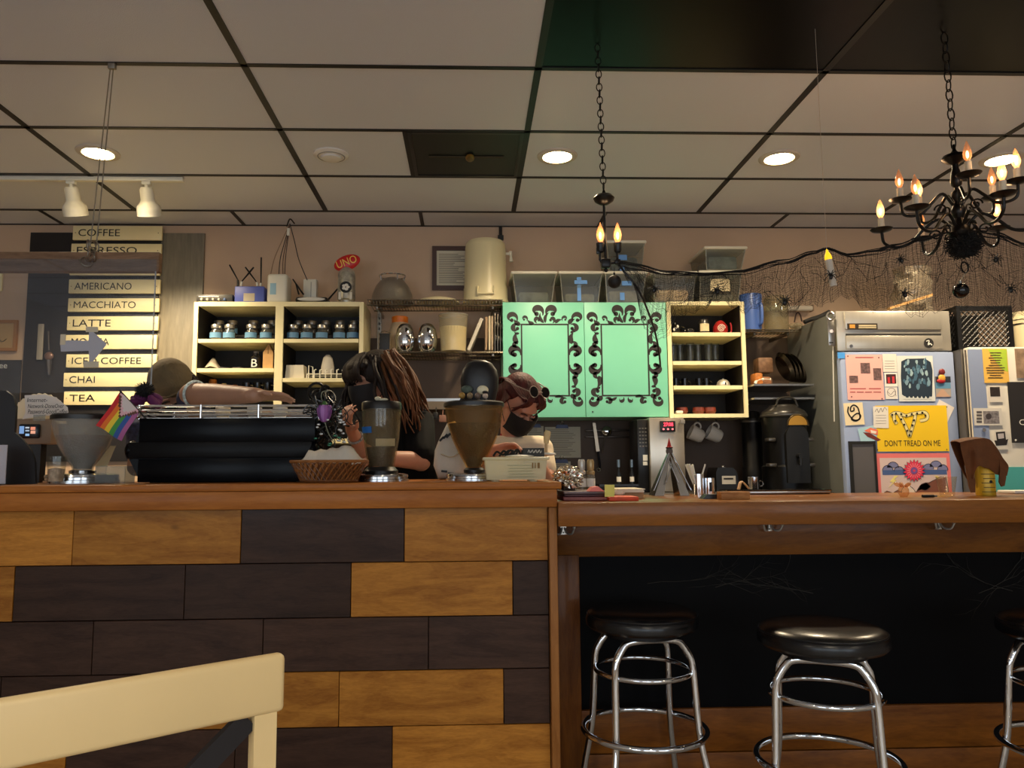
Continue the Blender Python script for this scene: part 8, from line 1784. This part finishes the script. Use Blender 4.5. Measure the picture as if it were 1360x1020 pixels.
for q in (-1, 1):
    c_ = P(q * .034, .055, .137); lm = Vector((0, 0, 1)).rotation_difference((u * .8 + f * .6).normalized()).to_matrix(); MB().lathe([(0, .001), (.024, .001), (.024, -.002), (0, -.002)], c_, 22, lm).build('lens', M('lens_dark', (12, 10, 12), .1), g)
    MB().torus(c_, .025, .0019, 24, 6, lm).build('rim', fr_m, g)
    MB().tube([P(q * .059, .052, .135), P(q * .09, .0, .115), P(q * .1, -.07, .085)], .0028, 6).build('temple', fr_m, g)
MB().tube(spline([P(-.012, .06, .139), P(0, .062, .143), P(.012, .06, .139)], 4), .0025, 6).build('bridge', fr_m, g)
# ---- person in the olive cap behind the machine, forearm resting on the rails
HY1 = 3.36; hc = Pw(229, 522, HY1); fwd = Vector((-.25, -.62, -.74))
t = thing('person', (hc.x, 3.42, 0), 'person in olive knit cap bending behind espresso machine, forearm on it', 'person')
S, P, R3, ax = head_shapes(hc, fwd)
neck = Pw(240, 548, 3.48); chest = Vector((neck.x + .02, 3.50, 1.10)); hip = (chest.x, 3.58, .84)
shR, shL = Pw(262, 566, 3.42), Pw(190, 572, 3.48); elR, wrR = Pw(254, 524, 3.17), Pw(338, 525, 2.96); elL, wrL = Pw(182, 620, 3.42), Pw(200, 612, 3.22)
wrR.z = max(wrR.z, W(300, 537, MY0 + .02).z + .034); elR.z = max(elR.z, W(300, 537, MY0 + .02).z + .05)
S += [('c', Vector(hc) - ax[1] * .02 - ax[2] * .06, neck, .05, .056), ('e', chest, (.17, .11, .2)), ('c', shR, shL, .062, .062), ('e', Vector(hip) + Vector((0, 0, .06)), (.165, .115, .14)), ('c', shR, elR, .056, .048), ('c', elR, elR * .6 + wrR * .4, .048, .046), ('c', elR * .6 + wrR * .4, wrR, .046, .031), ('c', shL, elL, .05, .042), ('c', elL, wrL, .038, .027)]
S += hand(wrR, Vector((1, -.02, -.02)), (0, -.3, -1), 1.0, .22, .1, thumb=-1) + hand(wrL, Vector((.6, -.4, .3)), (0, 0, -1), .95, .6) + legs(hip)
fuse('body', S, skin3, t); face_bits(t, P, R3, skin3); face_mask(t, P, R3, mask_m)
pl = M('shirt_patterned', (44, 48, 74), .8, var=.7, vs=60)
fuse('shirt', [('e', chest + Vector((0, 0, -.02)), (.186, .128, .225)), ('c', shR, shL, .074, .074), ('c', shR, shR * .12 + elR * .88, .07, .062), ('c', shL, shL * .4 + elL * .6, .068, .06), ('c', neck + Vector((0, .01, -.04)), chest, .07, .12), ('e', Vector(hip) + Vector((0, 0, .05)), (.176, .126, .15))], pl, t)
fuse('trousers', [(q[0], q[1], q[2], q[3] + .012, q[4] + .014) for q in legs(hip)[0:2] + legs(hip)[3:5]] + [('e', Vector(hip), (.174, .126, .12))], M('jeans_dark'), t, .008)
MB().torus(elR * .93 + wrR * .07, .054, .006, 26, 6, Vector((0, 0, 1)).rotation_difference((wrR - elR).normalized()).to_matrix()).build('sleeve_trim', M('trim_pale', (190, 206, 206), .7, var=.5, vs=90), t)
olive = M('cap_olive', (104, 88, 60), .85, var=.12, vs=30, bump=.5, bs=120); r, f, u = ax
capo = fuse('knit_cap', [('e', P(0, -.025, .045), (.09, .104, .09), R3), ('e', P(0, -.03, .07), (.082, .09, .075), R3)], olive, t, .007, 6)
MB().tube([P(.085 * math.cos(a), -.02 + .1 * math.sin(a), .02 + .02 * math.sin(a)) for a in [k * 2 * PI / 40 for k in range(40)]], .007, 8, True, .8).build('cap_band', olive, t)
cur = []
for k in range(46): a = random.uniform(-.2, PI + .2) + PI; cur.append([P(math.cos(a) * .085, -.02 + math.sin(a) * .1, .02), P(math.cos(a) * .094, -.02 + math.sin(a) * .108, -.03), P(math.cos(a) * .09, -.02 + math.sin(a) * .1, -.075)])
locks('hair', hair_d, t, cur, .007)
# clean helper keys
for o in bpy.data.objects:
    if '_o' in o: del o['_o']
